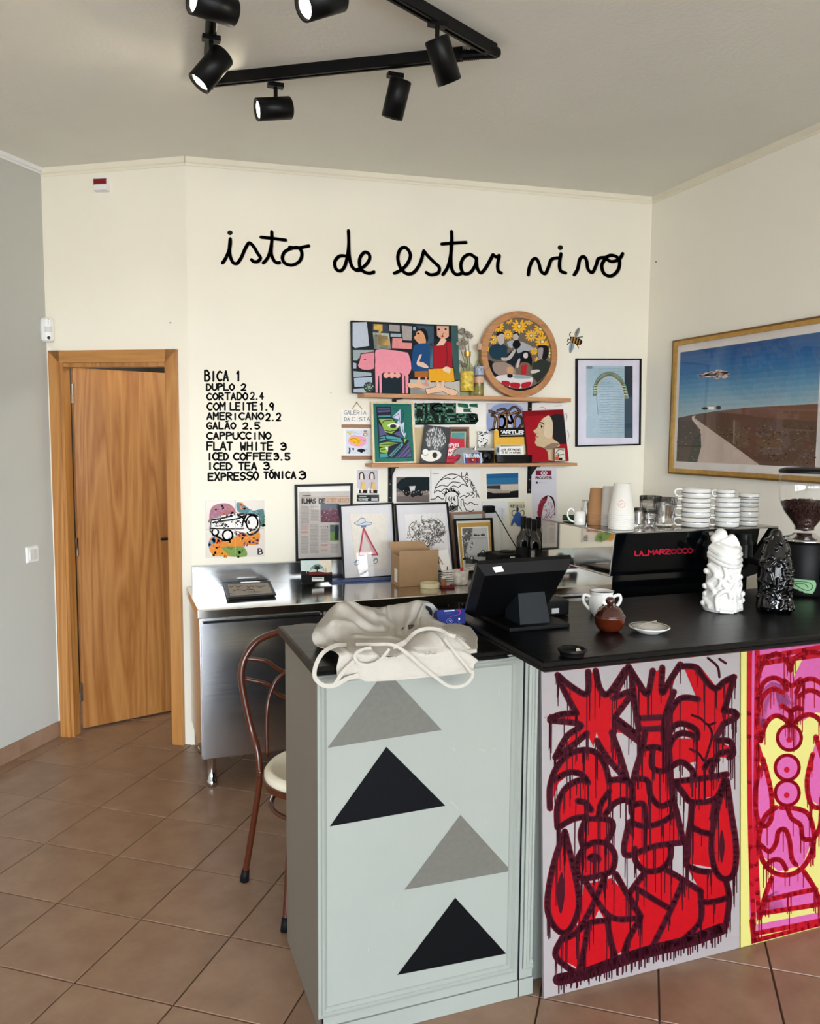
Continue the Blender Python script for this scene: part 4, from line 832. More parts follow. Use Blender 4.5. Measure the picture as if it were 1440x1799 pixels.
a.poly([(385,125),(420,118),(470,150),(530,190),(600,180),(635,190),(638,330),(600,320),(560,230),(470,215),(400,200)], '43757E', True); blobs([(420,140),(450,160)], 'CF7A3E', 12, 14, 3); blobs([(600,220),(620,260),(615,310)], '3E6B4A', 14, 16, 4); blobs([(520,200),(570,215)], '6FA0A8', 9, 14, 5)
a.poly([(150,440),(200,420),(260,450),(380,430),(380,370),(460,370),(590,385),(592,470),(560,500),(450,512),(475,605),(250,600),(190,600),(150,560),(135,500)], 'E08A2E', True)
blobs([(170,450),(155,500),(175,470)], '4F86A8', 16, 17, 6); blobs([(230,480),(210,520),(240,460)], 'E5642A', 16, 16, 7); blobs([(200,580),(280,590)], 'EFA42A', 14, 18, 8); blobs([(400,390),(430,400),(470,420)], '8A3E50', 16, 17, 9); blobs([(520,480),(560,470),(480,492)], '7E5678', 14, 15, 10); blobs([(300,450),(340,470),(450,450),(520,430)], 'EE9A3A', 18, 18, 11)
a.poly([(255,520),(370,515),(455,520),(480,600),(350,605),(290,565)], '7A9A4E', True); blobs([(340,540),(420,560),(400,590)], '5E8240', 14, 16, 12)
a.line([(165,270),(240,250),(400,225),(480,225),(560,230),(598,290),(580,370),(510,410),(440,370),(300,460),(240,440),(190,410),(150,360),(165,270)], 22, 'F2EEE8', close=False)
a.poly([(165,265),(250,248),(400,228),(480,225),(590,250),(595,340),(500,400),(370,370),(300,460),(250,430),(240,370),(190,410),(155,370)], 'EFEBE6', False)
a.lines([[(170,275),(260,258),(350,238)],[(175,300),(260,285),(400,262),(460,235)],[(155,350),(240,355),(370,355),(450,352)],[(200,330),(300,320)],[(400,235),(440,250),(470,300)],[(480,225),(450,280),(440,330)]], 15, '22211F')
for cx_, cy_, r1, r2, w in ((528,300,52,66,15),(308,412,44,46,16),(195,385,28,32,15)): a.line([(cx_+r1*math.cos(t*math.pi/10), cy_+r2*math.sin(t*math.pi/10)) for t in range(21)], w, '1E1D1C')
blobs([(200,300),(260,300),(300,330),(400,290),(360,280),(420,320),(220,280)], '2A2826', 46, 11, 14); blobs([(530,370),(510,380),(570,350),(500,290),(540,320)], '2A2826', 14, 11, 15); blobs([(250,320),(330,300),(200,325)], 'EDE8E2', 16, 9, 16); a.text('B', 582, 535, 622, 50, 10, '2E2A30', fill=1); a.rect(580, 530, 592, 590, '4A4248')
a.line([(377,95),(377,606)], 3, 'B9B0A6', up=False); a.line([(105,360),(640,352)], 3, 'B9B0A6', up=False); a.layer += 1
a.out('glaze_painting', o, M_PRINTG)

# ================================================================== LOWER SHELF THINGS
def shelfplane(yb, lean_, ytop_px, xpx, z=ZL): 
    yt = yb+lean_; return lean(yb, z, yt, ony(xpx, ytop_px, yt).z)
T = (590, 690, 6.545)
pl = shelfplane(4.20, .055, 705, 690); Q = [(652, 705.5), (725.5, 706.5), (731, 813.5), (655.5, 815.5)]
o, a = framed('green_monster_print', 'framed teal print of a green and purple cut-paper monster face, left on the lower shelf', 'framed print', pl, Q, 3.2, M_LIGHTW, T, mm=mat('teal_board', '0F6E62', .6))
N_, PU, GR, TE, LV = '0E1530', '5A5684', '93B94A', '4A9AA0', 'D4D0EC'
a.poly([(420,105),(880,112),(912,795),(452,800)], '0F6E62')
a.poly([(460,160),(635,160),(635,270),(700,350),(760,520),(840,545),(878,745),(500,750)], N_)
for P, c in (([(475,178),(622,178),(622,220),(478,228)], PU), ([(490,262),(628,258),(630,278),(480,282)], TE), ([(490,300),(640,298),(700,360),(720,400),(640,470),(560,450),(520,350)], GR), ([(490,350),(600,490),(560,480),(500,500)], PU), ([(660,470),(730,440),(760,520),(700,490)], PU), ([(500,510),(600,490),(740,520),(770,570),(640,560),(560,540),(500,560)], TE), ([(500,580),(600,565),(720,580),(600,620),(500,620)], GR), ([(505,640),(560,625),(600,660),(585,700),(505,680)], GR), ([(505,700),(590,700),(600,740),(510,745)], TE), ([(610,720),(760,570),(775,600),(640,740)], TE), ([(680,745),(840,560),(870,735)], PU), ([(780,530),(815,535),(785,580)], GR)): a.poly(P, c, up=False)
a.layer += 1
a.lines([[(480,198),(560,200),(620,190)],[(530,350),(560,320),(640,315)],[(560,430),(620,445),(680,430)],[(500,530),(560,520),(600,535),(700,540)],[(510,600),(600,590),(690,590)],[(520,660),(570,650)],[(640,720),(740,610)],[(700,740),(820,600)],[(740,742),(845,630)],[(790,742),(855,680)],[(570,500),(580,545),(640,545)]], 9, N_, False)
a.poly([(645,280),(740,190),(745,400),(700,350),(720,310)], LV); a.poly([(735,370),(785,335),(775,470),(805,460),(790,520),(750,450)], LV); a.lines([[(665,275),(720,240),(735,340)],[(760,380),(770,450)]], 6, N_, False)
a.poly([(590,375),(640,350),(700,355),(725,385),(690,400),(620,395)], 'F2F0F4', True); a.ell(658, 385, 38, 22, N_); a.poly([(565,620),(600,625),(595,680)], 'F2F0F4')
a.lines([[(680,215),(720,185)],[(770,200),(775,260),(765,300)],[(800,330),(805,380)],[(830,470),(825,510)],[(650,190),(700,170)]], 6, '0A3F44'); a.line([(805,770),(865,770)], 4, N_); a.out('print', o)
# dark frame behind
T = (720, 700, 10.2857)
pl = shelfplane(4.235, .03, 750, 800); Q = [(790, 750), (824, 750), (825, 814), (786, 815)]
o, a = framed('small_brown_frame', 'small brown picture frame with a pale teal picture, half hidden behind the red booklet', 'framed picture', pl, Q, 3.4, M_BROWNW, T, glass=False, mm=mat('dark_passepartout', '4A3A2E', .6)); a.poly([(735,600),(1015,598),(1000,1150),(740,1150)], 'B9B39C'); a.poly([(755,620),(985,615),(980,1100),(755,1100)], '5E9C98'); a.out('print', o)
pl = shelfplane(4.245, .02, 752, 734); Q = [(727, 751), (748, 751), (748, 814), (729, 814)]
o = thing('cream_notebook', 'cream and tan card standing behind the dark creature card', 'card', (pl.at(*Q[2])+pl.at(*Q[3]))/2); slab(pl, Q, .004, 'cover', mat('tan_card', 'CDB78E', .7), o)
# creature card
pl = shelfplane(4.19, .05, 748, 765); Q = [(746, 746), (792, 751.5), (785, 816), (737.5, 815)]
o = thing('creature_card', 'charcoal card with a white spiky-haired round-nosed creature on the lower shelf', 'card', (pl.at(*Q[2])+pl.at(*Q[3]))/2); slab(pl, Q, .006, 'board', mat('charcoal_card', '3A3D40', .6), o)
a = Art(pl, T); a.ell(465, 760, 185, 200, '5C5F61')
for k in range(150):
    t = rn.uniform(0, 6.283); r_ = math.sqrt(rn.random()); x = 465+180*r_*math.cos(t); y = 745+190*r_*math.sin(t); a.line([(x, y), (x+(x-465)*.08+rn.uniform(-8, 8), y-rn.uniform(25, 60))], [9, 2], 'F0EFEC', up=False)
a.layer += 1; a.poly([(200,1030),(230,1000),(300,960),(400,935),(500,945),(560,990),(555,1060),(480,1115),(380,1140),(280,1125),(220,1085)], 'EDE9E0', True); a.ell(447, 1025, 45, 55, '35332F'); a.ell(280, 965, 54, 52, 'F1EFEA'); a.line([(228,1000),(255,1025),(290,1028),(325,1005)], 8, '1E1D1C'); a.out('print', o)
# graffiti booklet
pl = shelfplane(4.175, .04, 770, 800); Q = [(790, 770), (815.5, 771), (817, 816), (784, 816)]
o = thing('red_booklet', 'red booklet with white scrawled lettering beside the creature card', 'booklet', (pl.at(*Q[2])+pl.at(*Q[3]))/2); slab(pl, Q, .006, 'cover', mat('crimson_cover', 'C22A40', .45), o)
a = Art(pl, T); a.text('SFITI', 700, 820, 885, 55, 16, 'F4EDEB', .15, fill=.85); a.text('AMETN', 695, 905, 900, 60, 14, 'F4EDEB', .2, fill=.85); a.text('NAR', 690, 980, 820, 55, 14, 'F4EDEB', .2, fill=.85); a.line([(680,1085),(800,1082)], 8, '3A1218'); a.line([(800,1120),(870,1090),(915,1010)], 14, '6A1420'); a.out('print', o)
# grey fin
c = ony(812, 812, 4.165); o = thing('grey_fin_sculpture', 'grey curved fish-fin sculpture behind the small blue card', 'sculpture', (c.x, 4.17, ZL))
P = [(796,802),(800,792),(806,788),(814,786),(824,788),(834,792),(840,796),(838,800),(828,798),(818,798),(812,801),(806,812),(800,815),(824,815),(806,806)]
P = [(796,801),(799,793),(806,787.5),(816,786),(828,789),(842,795),(846,815),(800,815),(806,808),(809,800),(803,798)]
G().quadprism([ony(x, y, 4.166) for x, y in cr(P, 3, True)], (0, -1, 0), .016).out('fin', mat('grey_stone', '8C8A88', .5, var=.2, scale=40), o)
# small blue card
pl = lean(4.158, ZL, 4.166, ZL+.07); Q = [(814, 795.5), (845.5, 795), (846, 816), (815, 816.5)]
o = thing('blue_card', 'small blue card with white and orange graffiti words propped at the shelf edge', 'card', (pl.at(*Q[2])+pl.at(*Q[3]))/2); slab(pl, Q, .0012, 'sheet', mat('pale_blue_border', 'C3CDE2', .5), o)
a = Art(pl, T); a.poly([(985,990),(1270,985),(1270,1185),(1000,1190)], '2A4A94'); a.text('TUSCANA', 1000, 1010, 1250, 55, 20, 'F2F2F2', .1, fill=.85); a.text('ROOTS', 1035, 1085, 1235, 60, 26, 'C2452E', .1, fill=.85); a.ell(1135, 1112, 20, 12, 'F0E6DE'); a.line([(1030,1165),(1240,1160)], 10, '8E2A3A'); a.out('print', o)
# camera
T = (790, 690, 6)
c = ony(855, 813, 4.19); c.z = ZL; o = thing('film_camera', 'black and chrome film camera with a large lens on the lower shelf', 'camera', c)
s = 1/ppm(c); q0 = ony(832, 790, 4.19); q1 = ony(866, 812, 4.19); zb = ZL
G().box(q0.x, q1.x, 4.175, 4.205, zb+.001, zb+22*s, .003).out('camera_body', M_MATBLK, o)
g = G(); g.box(q0.x, q1.x, 4.176, 4.204, zb+22*s, zb+27*s, .002); g.add([(c.x-.016, 4.176, zb+27*s), (c.x+.016, 4.176, zb+27*s), (c.x+.008, 4.176, zb+33*s), (c.x-.008, 4.176, zb+33*s), (c.x-.016, 4.2, zb+27*s), (c.x+.016, 4.2, zb+27*s), (c.x+.008, 4.2, zb+33*s), (c.x-.008, 4.2, zb+33*s)], [(0, 1, 2, 3), (3, 2, 6, 7), (1, 5, 6, 2), (0, 3, 7, 4)]); g.lathe((q0.x+.012, 4.19, zb+27*s), [(.008, 0), (.008, .006), (0, .006)], 14); g.out('top_plate', mat('satin_chrome', 'B5B5B2', .25, metal=.9), o)
lc = ony(857, 804, 4.16); g = G().lathe((lc.x, 4.176, zb+12*s), [(.031, 0), (.031, -.02), (.026, -.021), (.022, -.012), (.010, -.01), (0, -.008)][::1], 32, axis=(0, 1, 0)); g.out('lens', M_BLACK, o)
G().lathe((lc.x, 4.164, zb+12*s), [(.02, 0), (.0, -.003)], 24, axis=(0, 1, 0)).out('lens_glass', M_GLOSSBLK, o)
# skull-pattern card
pl = shelfplane(4.235, .02, 756, 845); Q = [(837.5, 757), (859, 755), (860, 790), (841, 791)]
o = thing('patterned_figure', 'small black and white patterned cut-out standing behind the camera', 'cut-out', Vector((pl.at(*Q[2]).x, 4.24, ZL)))
P = [(838,758),(846,755.5),(858,757),(859,768),(856,776),(859,788),(857,815),(845,815),(842,788),(839,776),(841,768)]
G().quadprism([pl.at(*p) for p in P], pl.n, .004).out('board', mat('white_board', 'EDEBE8', .6), o)
a = Art(pl, T)
for k in range(34): x = rn.uniform(305, 405); y = rn.uniform(405, 570); a.line([(x, y), (x+rn.uniform(-16, 16), y+rn.uniform(-8, 18))], rn.uniform(5, 12), '1B1A1B', up=False)
a.out('print', o)
# yellow booklet
pl = shelfplane(4.20, .04, 754, 895); Q = [(868, 753), (919, 751), (923, 815), (868, 815)]
o = thing('yellow_booklet', 'yellow booklet titled ARTUR in white on a black band, leaning on the lower shelf', 'booklet', (pl.at(*Q[2])+pl.at(*Q[3]))/2); slab(pl, Q, .008, 'cover', mat('amber_cover', 'E3AE3A', .45), o)
a = Art(pl, T); a.rect(470, 380, 525, 540, 'E8B548'); a.poly([(478,545),(790,545),(795,640),(470,640)], 'C9C3A4'); a.poly([(405,405),(445,375),(790,365),(790,465),(520,470),(512,395),(445,398)], '161615'); a.line([(540,405),(548,400)], 8, 'F2F2F0'); a.text('ARTUR', 552, 398, 775, 34, 11, 'F4F4F2', fill=.86); a.line([(538,448),(770,441)], 5, 'CFCFCC'); a.rect(478, 385, 500, 398, 'EDE8DA')
for k in range(14): a.line([(540+k*16, 555), (548+k*16, 566)], 6, '3A3630', up=False)
a.out('print', o)
# black tray with card
c = ony(900, 812, 4.165); o = thing('black_dish', 'long black oval dish on the lower shelf in front of the yellow booklet', 'dish', (c.x, 4.175, ZL))
q0, q1 = ony(871, 805, 4.165), ony(936, 805, 4.165); zt = ony(900, 799, 4.165).z; g = G(); n = 40; V = []; cx_ = (q0.x+q1.x)/2; hx = (q1.x-q0.x)/2
for r_, z in ((.86, ZL+.001), (.98, ZL+.006), (1, zt), (.95, zt), (.9, ZL+.01)):
    for k in range(n):
        t = 2*math.pi*k/n; cs, sn = math.cos(t), math.sin(t); V.append((cx_+hx*r_*math.copysign(abs(cs)**.6, cs), 4.178+.022*r_*math.copysign(abs(sn)**.8, sn), z))
g.add(V, [(j*n+i, j*n+(i+1) % n, (j+1)*n+(i+1) % n, (j+1)*n+i) for j in range(4) for i in range(n)]+[tuple(range(n-1, -1, -1)), tuple(4*n+i for i in range(n))]); g.out('dish_body', M_BLACK, o)
pl = lean(4.176, ZL+.012, 4.186, ZL+.08); Q = [(872, 785), (919, 783.5), (920, 803), (873, 804)]
o = thing('photo_card', 'small white hand-written card with a photo strip, standing in the black dish', 'card', (pl.at(*Q[2])+pl.at(*Q[3]))/2); slab(pl, Q, .001, 'sheet', M_PAPER, o)
a = Art(pl, T); a.rect(490, 572, 522, 652, '8FA3A8'); a.ell(508, 605, 11, 26, '3A4A66'); a.text('JOIN OUR MAKING', 540, 590, 740, 20, 4, '26262A', .2); a.text('TO BE AT NATURE', 545, 622, 745, 18, 4, '26262A', .2); a.out('print', o)
# red portrait
pl = shelfplane(4.185, .07, 720, 960); Q = [(919, 722), (989, 719), (999, 809.5), (928.5, 812)]
o = thing('red_portrait', 'painted profile of a dark-haired woman on a red canvas, right on the lower shelf', 'painting', (pl.at(*Q[2])+pl.at(*Q[3]))/2); slab(pl, Q, .016, 'canvas', mat('red_canvas', '8E1420', .6), o)
a = Art(pl, T); a.poly([(775,195),(1195,175),(1252,712),(832,728)], '9E1722'); a.poly([(775,195),(1195,175),(1200,225),(780,250)], '84121C')
a.poly([(1040,250),(1120,222),(1198,230),(1232,540),(1160,540),(1100,500),(1070,400)], '232225', False)
a.poly([(1035,240),(1065,265),(1085,330),(1080,480),(1150,530),(1160,560),(1110,580),(1100,720),(1040,712),(1030,620),(1000,585),(960,570),(915,560),(895,530),(905,490),(900,460),(915,440),(878,405),(920,370),(940,320),(980,270)], 'C9B08E', False)
a.poly([(1035,240),(1065,265),(1085,330),(1080,460),(1040,480),(990,440),(1000,330),(985,280)], 'D8C4A6', True); a.poly([(990,580),(1080,530),(1150,540),(1110,580),(1040,600)], '8C7462', True)
a.lines([[(950,312),(970,318),(990,332)]], 10, '2A2022'); a.ell(960, 355, 20, 15, 'EDE6DA'); a.ell(965, 357, 10, 13, '1C1B1D'); a.line([(945,340),(965,345),(985,360)], 5, '2A2022'); a.line([(900,462),(930,466)], 8, '8E3C3E'); a.line([(880,402),(905,430),(925,425)], 6, 'B58E74'); a.out('painted_picture', o)
pl = lean(4.158, ZL, 4.168, ZL+.08); Q = [(973.5, 787), (992.5, 787), (994, 810), (973.5, 810.5)]
o, a = framed('tiny_framed_print', 'tiny framed print of an interior at the right end of the lower shelf', 'framed print', pl, Q, 1.0, M_BROWNW, T, t=.006, glass=False, rec=.001)
a.poly([(1105,590),(1210,590),(1212,712),(1108,712)], 'D8D2C4'); a.lines([[(1115,640),(1150,600),(1200,605)],[(1115,660),(1200,650)],[(1140,640),(1145,700)]], 8, '2A3A2C'); a.poly([(1110,675),(1150,670),(1150,712),(1110,712)], 'C25A4A'); a.rect(1150, 685, 1185, 712, '242222'); a.out('print', o)

# ================================================================== RIGHT PART OF THE WALL
T = (980, 600, 3.1304)
pl = Plane((0, YW-.018, 0), (0, -1, 0)); Q = [(1012.5, 629.5), (1127, 629.8), (1125.5, 782), (1012.2, 785)]
o, a = framed('rainbow_picture', 'black-framed print of a rainbow arch over pale rippled water, beside the room corner', 'framed print', pl, Q, 2.6, M_BLACK, T, t=.016, mm=mat('pale_lilac_mount', 'DCD8E6', .6))
a.rect(155, 135, 410, 530, 'A9BFCB'); a.rect(365, 135, 410, 305, '22303C'); a.rect(365, 305, 410, 530, '3A4E5C')
for k in range(26): a.line([(225, 150+k*14), (260+rn.uniform(-5, 5), 152+k*14+rn.uniform(-4, 4)), (300, 149+k*14), (362, 152+k*14)], 2.5, '8DA6B4', up=False)
a.layer += 1
for c_, r_ in (('9CCBC0', 0), ('C9D9A4', 8), ('E5C79A', 15)): a.line([(195+r_,300),(200+r_,235),(235+r_*.6,185+r_),(285,170+r_),(335-r_*.6,190+r_),(368-r_,240),(385-r_,310)], 8, c_, up=False)
a.layer += 1; a.line([(210,270),(215,340),(220,400)], 4, '8CA0A8'); a.rect(365, 450, 408, 476, '1F4456'); a.rect(155, 135, 188, 150, '7E8C94'); a.out('print', o)
# big landscape photograph on the right wall
plr = Plane((XR-.03, 0, 0), (-1, 0, 0)); A_ = plr.at(1181, 598.5); B_ = plr.at(1181, 832.5)
zt_ = A_.z; zb_ = B_.z; ya = A_.y; yb_ = ya-1.15
def prj(P): d = Vector(P)-CAM; z = d.dot(_f); return (720+F*d.dot(_r)/z, 899.5-F*d.dot(_u)/z)
X_ = XR-.03
o = thing('landscape_picture', 'large gilt-framed photograph of a pale track through brown fields under blue sky', 'framed photo', (X_, (ya+yb_)/2, zb_))
Rq = lambda m, z_=0: [prj((X_, ya-m, zt_-m)), prj((X_, yb_+m, zt_-m)), prj((X_, yb_+m, zb_+m)), prj((X_, ya-m, zb_+m))]
g = G(); ring(g, plr, Rq(0), Rq(.012), .028); g.out('frame', mat('dark_gilt', '6E4C1E', .3, var=.2, scale=30), o)
g = G(); ring(g, plr.back(-.006), Rq(.010), Rq(.032), .02); g.out('gilt_moulding', mat('gilt', 'B8904A', .28, metal=.5, var=.15, scale=30), o)
slab(plr.back(.008), Rq(.03), .004, 'mount', mat('white_mount', 'E4DEDA', .7), o); slab(plr.back(.002), Rq(.03), .0015, 'glass_pane', pane_mat('large_picture_glass', refl=1.6), o)
a = Art(plr.back(.008), T)
# corners of the photograph inside the mount
m_ = .075; I = [prj((X_-.0, ya-m_, zt_-m_)), prj((X_, yb_+m_, zt_-m_)), prj((X_, yb_+m_, zb_+m_)), prj((X_, ya-m_, zb_+m_))]; I = [((x-980)*3.1304, (y-600)*3.1304) for x, y in I]
def L2(u, v): return bil(I, u, v)
def yl(x): return (x-I[0][0])/(I[1][0]-I[0][0])
nb = 14
cols_ = ['1F4E80', '235487', '28598C', '2D5F91', '346695', '3C6D98', '46769C', '517FA1', '5C87A5', '688EA6', '7595A8', '819CAA', '8BA1AA', '94A5AA']
for k in range(nb): a.poly([L2(0, k*.6/nb), L2(1, k*.6/nb), L2(1, (k+1)*.6/nb), L2(0, (k+1)*.6/nb)], cols_[k], up=False)
a.layer += 1
def gp(u, v): return L2(u, v)
def gpoly(P, c): a.poly([gp(*p) for p in P], c)
gpoly([(0,.60),(.12,.575),(.3,.55),(.5,.535),(1,.53),(1,1),(0,1)], '5A4438')
gpoly([(.3,.55),(.5,.535),(1,.53),(1,.66),(.6,.62)], '6A4A3A')
gpoly([(0,.63),(.10,.63),(.16,.75),(.14,.98),(0,.99)], '4E4034'); gpoly([(.12,.78),(.16,.75),(.19,.86),(.16,1),(.08,1)], '3A3A2E')
gpoly([(.10,.592),(.125,.583),(.12,.61),(.16,.645),(.27,.74),(.42,.86),(.60,1),(.15,1),(.175,.86),(.165,.72),(.13,.665),(.10,.62)], 'B4A398')
gpoly([(.10,.60),(.11,.60),(.115,.625),(.15,.66),(.14,.67),(.105,.63)], 'C4B8AC')
for k in range(260):
    u = rn.uniform(0, 1); v = rn.uniform(.68, .99)
    if .15+.02 < u < .17+(v-.68)*1.35: continue
    q = gp(u, v); a.ell(q[0], q[1], rn.uniform(3, 8), rn.uniform(2, 4), rn.choice(['3E352C', '6E5B4A', '2F2A24', '7C6A58']), up=False, n=6)
a.layer += 1
for k in range(46):
    u = rn.uniform(.13, .33); w_ = (.4 if u < .19 else 1); q = gp(u, .235+rn.gauss(0, .012)*w_); a.ell(q[0], q[1], rn.uniform(8, 22)*w_+3, rn.uniform(4, 9)*w_+2, rn.choice(['C9AFAE', 'D6BAB2', 'B9A6AC', 'CDB4AE']), up=False, n=10)
a.layer += 1
q = gp(.235, .525); a.rect(q[0]-16, q[1]-8, q[0]+16, q[1]+9, 'EDE6E0'); a.poly([(q[0]-18,q[1]-8),(q[0],q[1]-16),(q[0]+18,q[1]-8)], '9E6A58'); a.ell(q[0]+40, q[1]-2, 14, 11, '2A2E24'); a.ell(q[0]-36, q[1]+2, 16, 7, '2E3028')
q = gp(.405, .66); a.C = [tuple(min(1, v*1.35) for v in c_) for c_ in a.C]; a.line([(q[0], q[1]-10), (q[0]-3, q[1]+110)], 6, '9A8A70'); a.out('photograph', o)
# dirt spot / nails: small wall plugs, no mouldings despite the trim numbering
for i, (q, r0) in enumerate(((pd.at(299, 567), .004), (ony(581, 690, YW-.001), .003), (onx(1152, 460, XR-.002), .006))):
    struct(G().ball(q, r0, 8).out('trim_%d' % (i+5), mat('grey_wall_plug', '8A8478', .8), None, loc=q))

# ================================================================== STAINLESS WORKTOP AND CABINET
WZ = .85; WF = 3.66; WX0, WX1 = .335, XR-.02
o = thing('steel_worktop', 'long stainless steel worktop with an upstand along the back wall', 'worktop', (1.7, 4.0, WZ-.042))
G().box(WX0, WX1, WF, 4.25, WZ-.042, WZ, .004).out('worktop_slab', M_WTOP, o)
G().box(WX0+.03, WX1, 4.25, YW-.001, WZ-.042, .955, .003).out('upstand', M_STEEL, o)
cab = thing('steel_cabinet', 'stainless steel refrigerated cabinet with flat doors under the worktop', 'cabinet', (1.7, 3.95, 0))
G().box(WX0+.012, WX1-.02, WF+.045, 4.22, .16, WZ-.045).out('cabinet_body', M_STEEL, cab)
for x0, x1 in ((WX0+.015, .905), (1.03, 1.55), (1.62, 2.2), (2.3, 2.9)):
    d = G().box(x0, x1, WF+.012, WF+.045, .155, WZ-.055, .004).out('cabinet_door', M_STEEL, cab)
    G().box(x0+.01, x1-.01, WF+.006, WF+.02, WZ-.066, WZ-.056).out('door_grip', M_MATBLK, d)
for x in (.93, .965, 1.0): G().box(x-.006, x+.006, WF+.03, WF+.048, .17, WZ-.06).out('cabinet_post', M_CHROME, cab)
for x, y in ((.395, WF+.08), (.395, 4.17), (1.6, WF+.08), (1.6, 4.17), (2.9, WF+.08), (2.9, 4.17)):
    G().lathe((x, y, 0), [(.021, .001), (.024, .012), (.024, .03), (.019, .034), (.019, .155), (.03, .16)], 24).out('leg', M_CHROME, cab, smooth=True)

# things along the worktop
def wleanplane(yb, dy, ypx, xpx, z=WZ+.001): return lean(yb, z, yb+dy, ony(xpx, ypx, yb+dy).z)
# clipboard
q = [onz(x, y, WZ+.014) for x, y in ((392, 1024), (474, 1020.5), (485, 1044), (399, 1050))]
o = thing('clipboard', 'black clipboard with grey scribbled paper lying on the left end of the worktop', 'clipboard', ((q[0]+q[2])/2).to_3d()*1); ORG[o.name] = Vector(o.location)
G().quadprism([p for p in reversed(q)], (0, 0, 1), .006).out('board', M_MATBLK, o)
G().quadprism([Vector((p.x, p.y, WZ+.0065)) for p in reversed([onz(x, y, WZ+.0065) for x, y in ((394, 1028), (472, 1024), (482, 1047), (401, 1052.5))])], (0, 0, 1), .005).out('second_board', M_MATBLK, o)
q2 = [onz(x, y, WZ+.016) for x, y in ((400, 1027), (470, 1023.5), (478, 1041), (404, 1046))]
G().quadprism([p for p in reversed(q2)], (0, 0, 1), .0015).out('paper', mat('grey_note_paper', 'A59C90', .7), o)
a = Art(Plane((0, 0, WZ+.0165), (0, 0, 1)), (340, 860, 5.143), .0004); a.lines([[(320,870),(340,885),(360,868)],[(380,870),(400,885),(430,868)],[(480,870),(500,885),(520,870),(540,880)],[(560,870),(600,882),(640,868)],[(360,915),(400,905),(470,915)],[(480,900),(540,905),(550,925)],[(320,940),(380,945)],[(500,925),(600,925)]], 6, '3A3634'); a.out('print', o)  # hand-written scribbles on the note paper, not printed matter
g = G(); p = onz(440, 1024, WZ+.016); g.box(p.x-.05, p.x+.05, p.y-.01, p.y+.008, WZ+.014, WZ+.022, .003); g.out('clip', M_CHROME, o)
# newspaper frame on the upstand
T = (500, 810, 5.538)
zu = .956; pl = lean(YW-.022, zu, YW-.017, ony(570, 851, YW-.017).z); Q = [(518, 851.5), (620, 849), (618.5, 982), (520, 986)]
o, a = framed('newspaper_frame', 'black-framed newspaper page with the headline ILHAS DE PRIMEIRA', 'framed print', pl, Q, 4.2, M_BLACK, T, t=.016)
a.poly([(138,298),(632,292),(625,930),(140,950)], 'BDB5AE'); a.line([(160,352),(630,345)], 3, '9A6A5A'); a.line([(175,338),(250,336)], 9, '2A2826')
a.text('ILHAS DE', 158, 368, 388, 42, 13, '262422', fill=.78); a.rect(392, 358, 625, 405, 'A98464'); a.text('PRIMEIRA', 402, 366, 618, 36, 8, 'C9A88A', fill=.8)
a.poly([(348,412),(530,412),(530,598),(350,596)], '6E4A58'); a.rect(348, 412, 530, 470, '4A5260')
for k in range(60): a.ell(rn.uniform(352, 525), rn.uniform(440, 590), rn.uniform(4, 8), rn.uniform(3, 6), rn.choice(['8E4A66', 'B05A72', '4A3240', 'C9A0A8', '5E6A70']), up=False, n=6)
a.layer += 1; a.poly([(440,620),(530,618),(530,775),(440,775)], '6E8A54'); a.poly([(440,620),(530,618),(530,680),(440,690)], '5A6662'); a.poly([(488,640),(510,620),(525,660),(520,770),(485,765)], '26303A')
def column(x0, x1, y0, y1, c='8A837E', s=9):
    y = y0
    while y < y1: a.line([(x0, y), (x1-rn.uniform(0, 10), y)], 3.6, c, up=False, caps=False); y += s
column(158,240,440,625); column(158,235,735,900); column(255,335,470,580); column(248,332,615,900); column(350,430,660,790); column(445,530,810,900)
column(158,235,632,665,'B56A5A',10); column(158,235,685,715,'B56A5A',10); column(350,425,812,840,'B56A5A',10); column(350,425,855,885,'B56A5A',10)
for x in (262, 282, 302, 322): a.ell(x, 445, 4, 6, '3A3836', up=False)
for x in (355, 375, 395, 418): a.ell(x, 640, 4, 6, '3A3836', up=False)
a.layer += 1; a.out('newspaper_page', o)
# ufo drawing frame
pl = wleanplane(4.17, .065, 886, 640); Q = [(596, 887), (691, 882.5), (697, 1013), (603, 1019)]
o, a = framed('beam_drawing_frame', 'black-framed crayon drawing of a blue saucer with a red beam', 'framed drawing', pl, Q, 3.0, M_BLACK, T, t=.014, mm=mat('white_mount2', 'DEDBDD', .7))
a.poly([(630,515),(990,510),(1000,1045),(690,1050)], 'EAE2D6'); a.line([(630,515),(655,700),(690,1050)], 3, 'D0C6BA'); B_ = '5E7FA8'
a.poly([(675,605),(720,580),(750,555),(782,565),(790,595),(845,600),(830,620),(780,625),(735,630)], 'D8DCE0', True); a.lines([[(675,605),(715,582),(740,556),(775,560),(788,592),(845,600),(835,618),(770,628),(715,625),(675,605)],[(720,618),(770,600),(790,595)]], 6, B_); a.poly([(735,625),(795,622),(790,645),(745,648)], B_)
a.poly([(765,655),(905,912),(720,922)], 'D9A8A8'); a.poly([(768,700),(850,885),(745,890)], 'DCCFC8'); a.lines([[(768,655),(750,750),(735,850),(720,920)],[(768,655),(820,760),(870,850),(905,912)]], [16, 12], 'B8405A', False); a.line([(720,920),(905,912)], 12, 'C2506A')
for cx_, cy_ in ((700,990),(880,975)): a.lines([[(cx_-20,cy_+20),(cx_,cy_-20),(cx_+20,cy_-15),(cx_+15,cy_+15),(cx_-20,cy_+20)],[(cx_-25,cy_),(cx_+10,cy_-30),(cx_+25,cy_)]], 6, B_)
